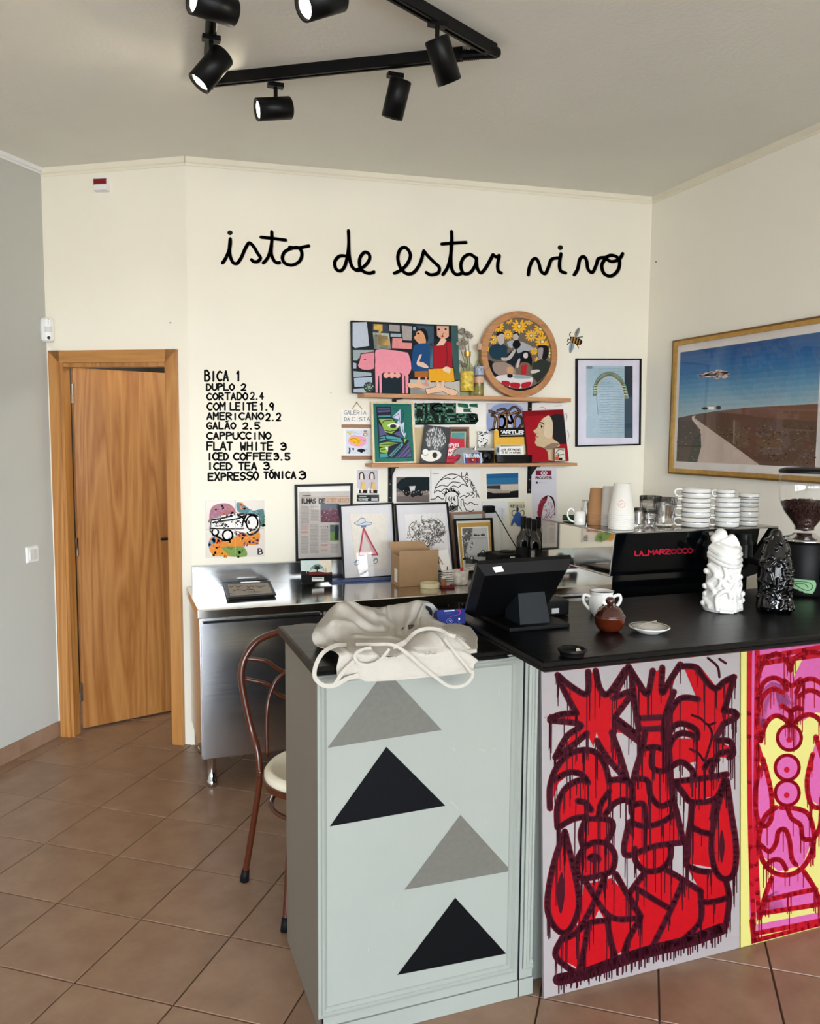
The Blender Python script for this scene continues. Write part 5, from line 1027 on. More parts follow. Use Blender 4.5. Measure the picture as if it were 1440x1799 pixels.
a.poly([(740,940),(835,880),(870,1010),(735,1030)], 'F4F4F4'); a.poly([(775,1040),(868,1015),(875,1130),(830,1128)], 'F6F6F6'); a.out('drawing', o)
# tangle drawing
pl = wleanplane(4.10, .085, 884, 740); Q = [(692.5, 884.5), (787, 882), (799, 1003), (702, 1010)]
o, a = framed('tangle_drawing_frame', 'black-framed charcoal drawing of a dense tangle behind the cardboard box', 'framed drawing', pl, Q, 3.2, M_BLACK, (500, 810, 5.538), t=.014, mm=MATS['white_mount2'])
a.poly([(1170,520),(1560,500),(1600,1000),(1200,1010)], 'E9E5E2')
for k in range(120):
    t = rn.uniform(0, 6.283); r_ = math.sqrt(rn.random()); x = 1375+165*r_*math.cos(t); y = 690+135*r_*math.sin(t); s_ = rn.uniform(14, 46)
    a.line([(x+rn.uniform(-s_, s_), y+rn.uniform(-s_, s_)) for _ in range(4)], rn.uniform(3, 7), rn.choice(['4A4540', '6E6862', '33302E', '8A847C']), up=False)
a.layer += 1; a.lines([[(1190,750),(1215,700),(1210,640),(1250,590)],[(1480,560),(1520,590),(1540,620),(1515,640)],[(1500,740),(1520,770),(1490,800)]], 6, '4A4540'); a.out('drawing', o)
# pink-brown frame behind, and the black kart frame
pl = wleanplane(4.20, .045, 899, 820); Q = [(792, 900), (852, 898), (858, 1010), (800, 1012)]
o, a = framed('rosewood_frame', 'plain reddish wooden frame standing behind the racing photograph', 'picture frame', pl, Q, 4.5, mat('pinkish_wood', '8E6A5A', .5, var=.15, scale=30), (0, 0, 1), t=.014, mm=mat('pale_grey_board', 'B9C0B8', .6))
pl = wleanplane(4.13, .05, 912, 830); T = (740, 810, 5.538); Q = [(797.5, 912), (865, 909.5), (870, 1003), (806, 1007)]
o, a = framed('racing_photo_frame', 'black-framed black and white photograph of racing cars on a mustard mount', 'framed photo', pl, Q, 3.6, M_BLACK, T, t=.014, mm=mat('cream_board', 'E6DFD0', .6))
a.poly([(352,605),(668,595),(700,1000),(395,1060)], 'C2973E'); a.poly([(385,645),(648,635),(672,1000),(412,1050)], 'EDEAE2'); a.poly([(396,655),(638,645),(660,1000),(420,1040)], 'A9A8A6'); a.poly([(396,655),(500,650),(440,850),(415,960)], '6A6866'); a.poly([(500,650),(640,645),(645,740),(500,745)], 'C9C8C4'); a.poly([(470,760),(640,750),(655,940),(430,900)], 'BDBCB8')
for k in range(50): x = rn.uniform(400, 500); y = rn.uniform(680, 900)*1.0; a.line([(x, y), (x+rn.uniform(-12, 14), y+rn.uniform(-20, 10))], rn.uniform(4, 10), rn.choice(['2E2D2C', '484644', 'D0CECA']), up=False)
a.layer += 1
for x, y, s_ in ((600,910,48),(490,975,52),(440,950,30),(525,720,16),(598,718,18),(555,722,12)):
    a.ell(x, y, s_, s_*.5, '2A2928'); a.ell(x, y-s_*.55, s_*.45, s_*.4, '3A3938'); a.ell(x, y-s_*.6, s_*.2, s_*.2, 'D5D3CF'); a.ell(x-s_*.9, y+s_*.1, s_*.3, s_*.4, '1C1B1B'); a.ell(x+s_*.9, y+s_*.1, s_*.3, s_*.4, '1C1B1B')
a.out('photograph', o)
# palm photo block
T = (500, 810, 5.538); pl = wleanplane(4.10, .018, 983, 555); Q = [(527.5, 985), (583, 982.5), (583.5, 1022), (530, 1026)]
o = thing('palm_photo_block', 'small photo block showing a palm tree over a black base with a white label', 'photo block', (pl.at(*Q[2])+pl.at(*Q[3]))/2); slab(pl, Q, .012, 'block', M_MATBLK, o)
a = Art(pl, T); a.poly([(155,968),(455,962),(462,1080),(160,1090)], 'CFE0DC'); a.poly([(330,965),(455,962),(460,1080),(400,1085)], 'E8DCC8'); a.poly([(160,1080),(200,1095),(240,1080),(330,1075),(460,1090),(462,1110),(160,1120)], '6E2F28'); a.poly([(160,1130),(225,1140),(240,1075),(160,1070)], '2A2422')
for t in range(11): an = math.pi*(.95+t*.11); a.line([(315, 1055), (315+38*math.cos(an), 1040+34*math.sin(an)), (315+72*math.cos(an), 1062+42*math.sin(an))], [9, 3], '2B3A2C', up=False)
a.line([(316,1055),(318,1095)], 12, '4A3A2A'); a.line([(208,970),(212,1090)], 5, 'D9D5CC'); a.line([(400,1040),(402,1105)], 4, '3A3634'); a.poly([(160,1110),(462,1102),(462,1172),(160,1186)], '141414'); a.poly([(265,1132),(382,1130),(382,1168),(265,1170)], 'EDEDEA'); a.line([(275,1142),(365,1140)], 6, '3A3A3A'); a.out('photo', o)
# cardboard box
c = onz(701, 1032, WZ); s = 1/ppm(c); bw = 74*s; bh = 64*s; bd = .13
o = thing('cardboard_box', 'open brown cardboard box with raised flaps on the worktop', 'box', (c.x+bw/2, c.y+bd/2, WZ))
g = G(); x0, x1, y0, y1 = c.x, c.x+bw, c.y, c.y+bd; th = .004
for b in ((x0, x1, y0, y0+th, WZ+.001, WZ+bh), (x0, x1, y1-th, y1, WZ+.001, WZ+bh), (x0, x0+th, y0+th, y1-th, WZ+.001, WZ+bh*.86), (x1-th, x1, y0+th, y1-th, WZ+.001, WZ+bh*.86), (x0+th, x1-th, y0+th, y1-th, WZ+.001, WZ+th)): g.box(*b)
g.out('box_walls', M_CARD, o)
G().quadprism([(x0-.01, y1, WZ+bh), (x1-.02, y1, WZ+bh), (x1-.03, y1+.02, WZ+bh+.03), (x0-.005, y1+.02, WZ+bh+.03)], (0, -1, .3), .004).out('flap', M_CARD, o)
G().quadprism([(x1, y0+.01, WZ+bh*.86), (x1, y1-.01, WZ+bh*.86), (x1+.035, y1-.01, WZ+bh*.55), (x1+.035, y0+.01, WZ+bh*.55)], (1, 0, .3), .004).out('flap', M_CARD, o)
G().quadprism([(x0-.001, y0+.03, WZ+.02), (x0-.001, y0+.03, WZ+.09), (x0-.001, y0+.075, WZ+.09), (x0-.001, y0+.075, WZ+.02)], (-1, 0, 0), .0008).out('label', M_PAPER, o)
pl = lean(c.y-.01, WZ+.03, c.y+.02, WZ+.14); o = thing('till_receipt', 'curled white till receipt leaning on the right edge of the cardboard box', 'receipt', pl.at(785, 1005))
P_ = [(768.5, 968), (786, 965), (789, 980), (794, 1003), (776, 1006), (772, 990)]
G().quadprism([pl.at(*p) for p in reversed(P_)], -pl.n, .0008).out('paper', M_PAPER, o)
a = Art(pl, (680, 940, 8), .0006); a.line([(735,290),(845,280)], 9, '6A6A6A'); a.lines([[(760,335),(830,330)],[(765,380),(850,372)],[(770,420),(850,410)]], 4, '9A9A98'); a.ell(820, 465, 9, 9, '8E4A4A'); a.out('print', o)
# tape roll
c = onz(755, 1032, WZ); s = 1/ppm(c); R1 = 17*s; 
o = G().lathe((c.x, c.y, WZ), [(R1*.74, .001), (R1, .001), (R1, .025), (R1*.74, .025), (R1*.74, .001)], 40, close=True).out('tape_roll', mat('cream_masking_tape', 'E6DCB4', .5), None, loc=(c.x, c.y, WZ)); tag(o, 'roll of cream masking tape lying in front of the cardboard box', 'tape')
# red tray with small jars
c = onz(787, 1033, WZ); o = thing('red_tray', 'small dark red plastic tray beside the tape roll', 'tray', (c.x, c.y, WZ)); g = G(); g.box(c.x-.035, c.x+.03, c.y-.015, c.y+.04, WZ+.001, WZ+.006); g.box(c.x-.035, c.x+.03, c.y-.015, c.y-.012, WZ+.006, WZ+.013); g.box(c.x-.035, c.x-.032, c.y-.012, c.y+.04, WZ+.006, WZ+.013); g.box(c.x+.027, c.x+.03, c.y-.012, c.y+.04, WZ+.006, WZ+.013); g.out('tray_body', mat('dark_red_plastic', '6E1C24', .35), o)
o = thing('amber_jar', 'small amber jar standing in the red tray', 'jar', (c.x-.02, c.y+.012, WZ+.007)); G().lathe((c.x-.02, c.y+.012, WZ+.007), [(.012, 0), (.013, .003), (.013, .03), (.009, .036), (.009, .042)], 18).out('jar_body', mat('amber_glass', '9A5A22', .1, var=.2), o, smooth=True); G().lathe((c.x-.02, c.y+.012, WZ+.049), [(.011, 0), (.011, .009), (0, .009)], 16).out('lid', M_WPLAS, o)
o = thing('label_stack', 'small stack of white printed labels on a spike behind the red tray', 'papers', (c.x+.02, c.y+.06, WZ)); g = G(); 
for k in range(7): g.box(c.x-.005, c.x+.05, c.y+.05, c.y+.09, WZ+.002+k*.012, WZ+.007+k*.012)
g.out('papers', M_PAPER, o); G().box(c.x+.02, c.x+.024, c.y+.068, c.y+.072, WZ+.0005, WZ+.1).out('spike', M_CHROME, o)
# patterned pot with red-tipped stick
c = onz(812, 1028, WZ); s = 1/ppm(c); o = thing('patterned_pot', 'round white patterned pot on the worktop left of the till screen', 'pot', (c.x, c.y+.03, WZ)); cc = Vector((c.x, c.y+.03, WZ))
G().lathe(cc, [(13*s, .001), (14*s, .004), (15*s, 25*s), (14*s, 25*s), (13*s, .006), (0, .006)], 32).out('pot_body', mat('patterned_enamel', 'DAD2C8', .4, var=.25, scale=45), o, smooth=True)
o = thing('red_topped_pen', 'pen with a round red top standing in the patterned pot', 'pen', (cc.x-.003, cc.y-.01, WZ+.008)); G().tube([(cc.x-.003, cc.y-.01, WZ+.009), (cc.x-.001, cc.y-.018, WZ+27*s)], .003, 8).out('barrel', M_WPLAS, o); G().ball((cc.x-.001, cc.y-.018, WZ+28*s), 3.4*s, 12).out('top', mat('red_plastic', 'C4232C', .35), o)
# blue magazine strip under frames
pl = None; g = G(); A_ = onz(583, 1024, WZ+.001); B2 = onz(690, 1018, WZ+.001); g.box(A_.x, B2.x, A_.y+.0, A_.y+.07, WZ+.001, WZ+.012); o = g.out('blue_folder', mat('blue_grey_cover', '4A5A8A', .4, var=.2, scale=20), None, loc=(A_.x, A_.y, WZ)); tag(o, 'flat blue-grey folder under the beam drawing frame', 'folder')
# black device and wine bottles
c0, c1_ = ony(868, 985, 4.02), ony(928, 985, 4.02)
o = thing('black_card_printer', 'low black device with small white markings left of the wine bottles', 'device', ((c0.x+c1_.x)/2, 4.05, WZ)); zt_ = ony(900, 974, 3.97).z
g = G(); g.box(c0.x, c1_.x, 3.97, 4.14, WZ+.001, zt_, .012); g.lathe(((c0.x+c1_.x)/2-.01, 4.06, zt_-.004), [(.05, 0), (.04, .012), (0, .014)], 20); g.out('device_body', M_MATBLK, o)
g = G(); g.lathe((c0.x+.03, 3.969, zt_-.03), [(.007, 0), (0, -.002)], 12, axis=(0, 1, 0)); g.box(c0.x+.07, c0.x+.1, 3.968, 3.97, zt_-.018, zt_-.012); g.out('markings', M_WPLAS, o)
for i, (x, y, ty, b, lab) in enumerate(((917.5, 1000, 907, 4.00, 'dark wine bottle furthest left in the group'), (927, 995, 909.5, 4.12, 'dark wine bottle second from the left, set back'), (936.5, 1000, 912, 3.98, 'dark wine bottle in the middle of the group, shortest neck'), (944, 995, 908, 4.08, 'dark wine bottle fourth from the left, set back'), (960, 1000, 911, 4.14, 'dark wine bottle furthest right, beside the polished steel box'))):
    c = ony(x, y, b); top = ony(x, ty, b).z; h = top-WZ; c.z = WZ; r_ = .0375
    o = thing('wine_bottle', lab+' on the worktop', 'wine bottle', c, 'wine bottles behind the till screen')
    G().lathe(c, [(r_*.8, .001), (r_, .006), (r_, h*.60), (r_*.93, h*.66), (r_*.5, h*.74), (.0145, h*.79), (.0135, h*.9)], 28).out('bottle_glass', M_WINE, o, smooth=True)
    G().lathe(c, [(.0148, h*.80), (.0155, h), (0, h)], 20).out('capsule', mat('black_capsule', '121012', .35), o)
    if i in (0, 2): 
        bb = G().lathe(c, [(r_*1.01, h*.2), (r_*1.02, h*.2), (r_*1.02, h*.5), (r_*1.01, h*.5)], 28, close=True).out('label', mat('dark_label', '1E1E1F', .6), o)
    if i == 2: g = G(); g.box(c.x-.035, c.x-.014, c.y-r_-.0018, c.y-r_-.0008+.004, WZ+h*.22, WZ+h*.48); g.out('back_label_strip', mat('printed_strip', 'B0AEAA', .6, var=.6, scale=120), o)
# polished steel box (rear side of the machine area)
bz = ony(958, 921.5, 3.92); q1 = ony(990, 925, 3.92)
o = thing('polished_steel_box', 'polished steel box with dark top edge behind the espresso machine', 'appliance', ((bz.x+q1.x)/2, 3.85, WZ)); G().box(bz.x, q1.x+.12, 3.70, 3.92, WZ+.001, bz.z-.006).out('housing', M_MIRROR, o); G().box(bz.x-.003, q1.x+.123, 3.697, 3.923, bz.z-.006, bz.z).out('top_plate', M_BLACK, o)

# ================================================================== BAR COUNTER
AX0, AY0, AY1 = .49, 1.987, 2.47; ZA0, ZA1 = 1.02, 1.046; BX0 = 1.0; BY0, BY1 = 1.76, 2.42; ZB0, ZB1 = 1.03, 1.06
pf = Plane((0, AY0, 0), (0, -1, 0))
o = thing('counter_cabinet', 'grey-green painted counter cabinet with black and grey triangles on its front', 'counter', ((AX0+1.04)/2, 2.2, 0))
G().box(AX0, AX0+.018, AY0+.006, AY1, .001, ZA0-.001).out('side_panel', M_CABS, o)
G().box(AX0, 1.115, AY0, AY0+.02, .001, ZA0-.0005).out('front_panel', M_CAB, o)
G().box(AX0+.018, 1.115, AY1-.02, AY1, .001, ZA0-.02).out('back_panel', mat('dark_back_panel', '37322D', .7), o)
def moulding(x0, x1, z0, z1, name='moulding_frame'):
    """picture-frame moulding of stepped profile on the front"""
    g = G(); sec = [(0, 0), (0, .008), (.007, .011), (.012, .006), (.017, .009), (.024, .003), (.026, 0)]; V = []; k = len(sec)
    for cx_, cz_, sx, sz in ((x0, z0, 1, 1), (x1, z0, -1, 1), (x1, z1, -1, -1), (x0, z1, 1, -1)):
        for d_, h_ in sec: V.append((cx_+sx*d_, AY0-h_, cz_+sz*d_))
    Fc = [(i*k+j, ((i+1) % 4)*k+j, ((i+1) % 4)*k+j+1, i*k+j+1) for i in range(4) for j in range(k-1)]
    ob = g.add(V, Fc).out(name, M_CAB, o); b_ = bmesh.new(); b_.from_mesh(ob.data)
    bmesh.ops.bisect_plane(b_, geom=b_.verts[:]+b_.edges[:]+b_.faces[:], plane_co=(1.114-ORG[o.name].x, 0, 0), plane_no=(1, 0, 0), clear_outer=True); b_.to_mesh(ob.data); b_.free()
mx0 = pf.at(557, 1500).x; mx1 = pf.at(907, 1500).x; mz0 = (pf.at(600, 1770).z+pf.at(880, 1718).z)/2
moulding(mx0, mx1, mz0, ZA0-.004); m2 = pf.at(921, 1500).x; moulding(m2, m2+.25, mz0-.0, ZA0-.004)
G().box(AX0, 1.115, AY0-.006, AY0, .001, mz0-.03).out('plinth', M_CAB, o)
gx = pf.at(913.5, 1500).x; G().box(gx-.0012, gx+.0012, AY0-.0066, AY0+.001, .001, ZA0-.002).out('panel_joint', M_MATBLK, o)
for P, c_, lab in (([(677.4,1176.5),(776,1282.5),(575,1314)], '62615A', 'grey painted triangle at the top'), ([(678.5,1312),(782,1415.5),(579,1452)], '030407', 'black painted triangle, upper'), ([(808.5,1431.5),(898,1530),(710,1563.5)], '5E5C55', 'grey painted triangle, lower'), ([(799.5,1577),(889,1675.5),(697.5,1713)], '030406', 'black painted triangle at the bottom')):
    a = Art(pf, (0, 0, 1), .0006); a.poly(P, c_); a.out('painted_triangle', o, label=lab)
a = Art(pf, (480, 1180, 2.906), .0006)
for P in ([(915,385),(928,405)], [(1050,395),(1075,405)], [(1125,395),(1133,392)], [(905,660),(925,680)], [(925,680),(942,705)], [(1085,765),(1082,772)], [(610,1170),(612,1200)], [(485,1410),(487,1440)], [(700,548),(706,552)], [(1150,1650),(1152,1656)], [(1200,1632),(1210,1630)], [(1150,85),(1155,120)]): a.line(P, 3, '9AA096', up=False)
a.out('scuff_marks', o)
# black tops
def topslab(parent_, x0, x1, y0, y1, z0, z1, front=True):
    o = parent_; g = G(); V = []; Fc = []
    sec = [(.012, z0), (.0, z0+(z1-z0)*.22), (.004, z0+(z1-z0)*.45), (.0, z0+(z1-z0)*.60), (.004, z1-.003), (.010, z1)]
    for d_, z in sec: V += [(x0+d_, y0+d_, z), (x1-d_, y0+d_, z), (x1-d_, y1-d_, z), (x0+d_, y1-d_, z)]
    for j in range(len(sec)-1): Fc += [(j*4+i, j*4+(i+1) % 4, (j+1)*4+(i+1) % 4, (j+1)*4+i) for i in range(4)]
    Fc += [(3, 2, 1, 0), tuple((len(sec)-1)*4+i for i in range(4))]; g.add(V, Fc); g.out('top_board', M_SLAB, o); return o
topslab(o, .457, BX0-.001, 1.942, 2.43, ZA0, ZA1)
o = thing('bar_counter', 'long bar with a black stained wooden top behind the two painted boards', 'bar counter', (2.1, 2.1, 0))
topslab(o, BX0, 3.1, BY0, BY1, ZB0, ZB1)
G().box(1.117, 3.1, 2.035, 2.055, .001, ZB0-.001).out('front_panel', M_CAB, o)
g = G(); g.box(1.02, 3.1, 2.5, 3.0, .001, .86); g.out('back_bench', M_DARK, o)

# painted panels
def panel(name, label, x0, x1, col, edge):
    y0b, y0t, zt = 1.950, 2.010, 1.005
    pl = lean(y0b, .001, y0t, zt); o = thing(name, label, 'painted panel', ((x0+x1)/2, y0b, 0))
    V = [(x0, y0b, .001), (x1, y0b, .001), (x1, y0t, zt), (x0, y0t, zt)]; G().quadprism(V, pl.n, .01).out('board', mat(col+'_board', col, .5, var=.02, scale=3), o)
    return o, Art(pl, (940, 1130, 2.689), .0006)
x0p = onz(955, 1755, 0).x; x1p = onz(1297.5, 1665, 0).x
o, a = panel('spray_painted_board', 'pale grey board spray-painted with red plant-like figures in dark maroon outlines', x0p, x1p, '8B8382', None)
RD, MR = '97050F', '320512'
fills = [
 [(105,150),(150,200),(240,235),(255,140),(290,135),(305,210),(350,235),(420,130),(435,125),(385,240),(450,230),(380,350),(490,435),(370,420),(435,640),(300,460),(290,420),(275,490),(240,420),(100,535),(210,390),(70,360),(190,330),(115,170)],
 [(440,110),(530,240),(555,140),(595,120),(600,230),(680,110),(640,230),(600,400),(490,410),(465,240)],
 [(485,410),(600,400),(640,560),(640,700),(665,760),(705,945),(420,1005),(455,800),(455,650),(500,500)],
 [(700,110),(780,110),(850,200),(940,155),(900,330),(950,350),(880,380),(860,460),(940,500),(930,540),(870,540),(830,640),(740,640),(760,560),(640,580),(630,450),(760,450),(700,390),(630,400),(620,330),(700,270),(770,280)],
 [(70,780),(70,640),(130,540),(220,510),(300,530),(350,640),(460,660),(465,740),(400,760),(330,800),(300,830),(200,830),(110,870),(100,780),(150,690),(240,640),(160,620),(110,660)],
 [(245,840),(350,840),(365,900),(340,950),(375,1010),(370,1080),(330,1110),(220,1110),(200,1050),(230,980),(215,920)],
 [(140,890),(200,1130),(195,1270),(140,1370),(90,1340),(55,1250),(80,1100)],
 [(230,1140),(360,1110),(440,1200),(490,1300),(420,1450),(240,1555),(95,1480),(130,1400),(200,1330)],
 [(470,970),(640,960),(620,1060),(510,1070)],
 [(500,1080),(620,1060),(780,1170),(775,1330),(700,1400),(540,1470),(430,1460),(490,1300),(440,1180)],
 [(660,650),(900,620),(850,720),(740,750)], [(740,760),(850,750),(830,900),(830,1060),(720,1040),(725,880)],
 [(890,670),(930,780),(950,960),(930,1080),(890,1120),(850,1100),(830,1000),(850,820)],
 [(710,1050),(830,1075),(915,1150),(910,1240),(895,1350),(740,1390),(780,1330),(780,1170)]]
for P in fills: a.poly(P, RD, up=False)
a.layer += 1
a.poly([(300,1260),(330,1310),(270,1325)], '8B8382')
strokes = [
 [(105,150),(170,205),(245,240),(250,135)],[(285,130),(305,215),(345,240),(425,125)],[(440,115),(380,235)],[(370,260),(455,232),(375,350)],[(375,350),(440,400),(490,440)],[(375,380),(490,465)],[(360,420),(400,530),(435,650)],[(435,650),(340,540),(290,460)],[(245,425),(180,480),(95,540)],[(95,540),(150,440),(215,385),(70,365)],[(70,355),(130,335),(195,330)],[(195,330),(150,250),(110,165)],
 [(440,110),(490,190),(530,240),(555,130)],[(600,115),(598,235),(640,170),(685,100)],[(455,150),(470,280),(490,410)],[(655,230),(620,320),(605,400)],[(490,355),(610,350)],[(490,408),(605,402)],
 [(520,420),(505,500),(465,640),(455,760),(455,800)],[(600,410),(630,500),(640,640),(650,740)],[(500,500),(560,490),(600,500)],[(555,500),(550,580),(590,605),(640,590)],[(480,640),(530,650),(545,720),(590,770),(640,750)],[(455,770),(510,760),(525,850)],[(445,845),(520,865),(600,845),(665,800)],[(440,860),(425,1000),(560,960),(700,940)],[(700,940),(670,810),(650,740)],
 [(470,970),(475,1030),(520,1075),(590,1070),(635,1020),(640,960)],[(520,1080),(460,1160),(440,1190)],[(610,1065),(700,1120),(785,1175)],[(480,1160),(560,1210),(635,1255)],[(700,1120),(640,1260),(540,1460)],[(780,1180),(780,1310),(700,1400)],
 [(690,110),(760,115),(800,170),(850,215),(895,180),(940,160)],[(935,160),(915,240),(890,320)],[(890,320),(940,325),(948,350),(890,380)],[(890,380),(850,450)],[(860,460),(920,465),(935,520),(915,540)],[(915,510),(860,530),(830,610)],
 [(770,265),(690,260),(640,320),(615,400)],[(620,460),(650,395),(700,380),(760,410),(765,450)],[(755,440),(690,425),(640,470),(625,580)],[(640,585),(690,560),(740,600),(755,640)],[(860,550),(820,560),(800,590)],
 [(655,655),(780,640),(905,620)],[(665,660),(700,710),(740,750),(850,735),(895,640)],[(740,750),(735,840),(725,900),(715,1040)],[(735,865),(780,890),(825,900)],[(850,745),(835,830)],[(715,1050),(770,1075),(820,1080)],
 [(895,650),(860,780),(835,900),(835,1010),(860,1090),(900,1115),(940,1080),(948,960),(925,800),(905,650)],[(780,1225),(850,1220),(915,1200)],[(900,1120),(915,1200),(905,1300),(890,1360)],
 [(70,780),(70,680),(100,590),(160,525),(230,505),(290,520),(330,580),(350,660)],[(100,640),(160,610),(220,620),(250,660)],[(105,870),(105,770),(140,690),(200,650),(240,650)],[(110,870),(180,830),(240,820)],[(200,745),(240,755),(265,790)],[(350,650),(400,645),(450,665),(462,740)],[(350,700),(310,760),(300,820)],[(330,810),(370,760),(420,740),(460,760)],
 [(240,830),(350,835),(365,880),(335,940)],[(235,840),(215,900),(225,960)],[(225,970),(280,940),(340,950),(375,1000),(365,1070),(330,1090)],[(225,975),(200,1030),(215,1110),(330,1090)],[(255,1015),(280,1005),(300,1020)],
 [(140,890),(100,1000),(65,1150),(60,1270),(100,1350),(150,1365),(195,1290),(205,1200),(180,1060),(140,890)],
 [(240,1130),(350,1290),(490,1300)],[(330,1100),(270,1240),(200,1360),(130,1400)],[(380,1090),(430,1180),(495,1290)],[(495,1300),(440,1400),(420,1460)],[(340,1310),(260,1320),(200,1360)],[(250,1330),(230,1450),(205,1550)],[(340,1310),(360,1420),(385,1500)],[(130,1390),(95,1470),(150,1530),(220,1570)],[(440,1190),(500,1290)]]
for P in strokes: a.line(P, 31, '550A16', up=False)
a.layer += 1
for P in strokes: a.line(P, 22, MR, up=False)
a.layer += 1
a.line([(110,1590),(240,1560),(430,1490),(560,1450),(720,1410),(880,1350)], 58, MR); a.poly([(125,1080),(140,1180),(120,1280),(100,1180)], MR, True); a.poly([(880,880),(895,960),(880,1040),(868,960)], MR, True); a.ell(278, 1025, 18, 14, MR)
a.lines([[(740,340),(780,355),(815,385),(850,375)],[(730,500),(770,520),(795,555)],[(820,390),(835,440),(800,560)],[(815,70),(860,110),(870,160)],[(870,75),(900,95)]], 12, MR)
rd = random.Random(11)
for P in strokes:
    for k in range(max(4, int(len(P)*2.1))):
        x, y = rd.choice(P); x += rd.uniform(-8, 8); l = rd.uniform(50, 260)*rd.choice((.5, 1, 1)); l = min(l, 1590-(x-110)*.30-y+rd.uniform(0, 40)); l > 15 and a.line([(x, y), (x+rd.uniform(-2, 2), y+l)], [6, 4], MR, False, up=False)
for k in range(58): x = 110+k*13.5+rd.uniform(-6, 6); y = 1600-(x-110)*.30; a.line([(x, y), (x, y+rd.uniform(30, 62))], [8, 6], MR, False, up=False)
for k in range(320): P = rd.choice(strokes); x, y = rd.choice(P); a.ell(x+rd.uniform(-28, 28), y+rd.uniform(-28, 28), rd.uniform(1, 2.8), rd.uniform(1, 2.8), MR, up=False, n=5)
a.layer += 1; a.out('spray_painting', o)
x2 = onz(1303, 1667, 0).x
o, a = panel('spray_painted_board', 'pale yellow board spray-painted with pink figures in bright red outlines', x2, x2+.70, 'B5AD62', None)
a.T = (1200, 1100, 2.575); PK, RR = 'AA4F82', '980A1A'
def mir(P): return [(980-x, y-(980-2*x)*-.0-(490-x)*.17) for x, y in P]
for P in ([(290,20),(330,20),(330,1320),(300,1320)], [(330,60),(860,-40),(860,80),(350,160)], [(335,240),(360,150),(420,110),(470,150),(500,230),(520,320),(480,400),(380,420),(345,520),(320,420)], [(340,300),(400,250),(460,270),(490,350),(490,430),(440,400),(380,430),(350,520)], [(360,620),(400,780),(390,880),(350,900),(325,840),(330,740)], [(400,820),(560,830),(590,950),(540,1080),(430,1110),(350,1030),(345,940)], [(400,1130),(560,1110),(610,1250),(340,1310)], [(330,1350),(800,1260),(800,1320),(330,1390)], [(360,1230),(420,1200),(600,1190),(620,1260),(350,1290)]): a.poly(P, PK, up=False)
for P in ([(500,230),(540,150),(620,110),(690,130),(740,200),(740,400),(700,480),(660,400),(600,390),(540,430),(490,430)], [(570,620),(600,520),(640,640),(650,760),(610,810),(570,780)], [(640,560),(760,520),(760,1200),(640,1200)]): a.poly(P, PK, up=False)
for c_ in ((480,505),(470,640),(470,755)): a.ell(c_[0], c_[1], 52, 52, PK, up=False)
a.layer += 1
rs = [[(300,20),(298,500),(305,1000),(318,1350)],[(335,30),(330,500),(328,1000),(340,1290)],[(345,142),(480,120),(860,55)],[(345,172),(480,150),(860,98)],[(300,35),(560,-10),(860,-60)],[(335,235),(365,160),(420,125),(465,155),(485,200)],[(485,200),(500,150),(560,120),(620,125),(680,170)],[(335,330),(360,260),(400,235),(440,245),(470,290)],[(450,300),(400,285),(355,330),(335,420),(350,520)],[(350,520),(375,440),(420,405),(470,430),(480,450)],[(500,450),(520,420),(570,400),(620,430),(650,520)],[(510,300),(540,250),(590,240),(650,280)],[(520,320),(570,290),(630,320),(665,400)],[(455,245),(490,270),(530,240)],[(445,360),(485,390),(490,440)],[(485,390),(510,370),(535,375)],
 [(360,600),(395,740),(400,860),(370,905),(335,870),(325,760),(345,640)],[(600,500),(640,640),(655,760),(620,820),(575,800),(560,700),(585,580)],[(335,540),(360,620)],
 [(420,820),(370,860),(342,950),(350,1040),(400,1110),(480,1125),(550,1080),(590,980),(575,870),(530,830),(440,820)],[(350,990),(390,1020),(420,980),(430,930),(460,920),(480,970),(490,1050),(510,1080)],[(370,1090),(400,1060),(440,1060),(465,1100)],[(470,820),(490,870),(530,900),(540,960),(575,965)],
 [(400,1140),(370,1220),(345,1320)],[(545,1110),(590,1180),(620,1250)],[(380,1240),(480,1215),(600,1190)],[(345,1300),(480,1280),(660,1250),(860,1200)],[(330,1390),(560,1345),(860,1280)],[(310,1330),(318,1420)],[(590,960),(620,900),(625,780)],[(660,520),(690,700),(680,900),(640,1050),(650,1200)]]
for P in rs: a.line(P, 23, RR, up=False)
for cx_, cy_ in ((480,505),(470,640),(470,755)): a.line([(cx_+54*math.cos(t*math.pi/8), cy_+56*math.sin(t*math.pi/8)) for t in range(17)], 16, RR, up=False); a.ell(cx_-2, cy_+10, 13, 13, RR, up=False)
a.line([(318,1425),(480,1385),(640,1350),(860,1300)], 22, RR, up=False)
for k in range(210):
    P = rd.choice(rs); x, y = rd.choice(P); x += rd.uniform(-10, 10); a.line([(x, y), (x, y+rd.uniform(30, 130))], [6, 4.5], '840C1E', False, up=False)
for k in range(22): x = 325+k*22; y = 1425-(x-325)*.21; a.ell(x, y+12, 9, 16, RR, up=False)
a.layer += 1
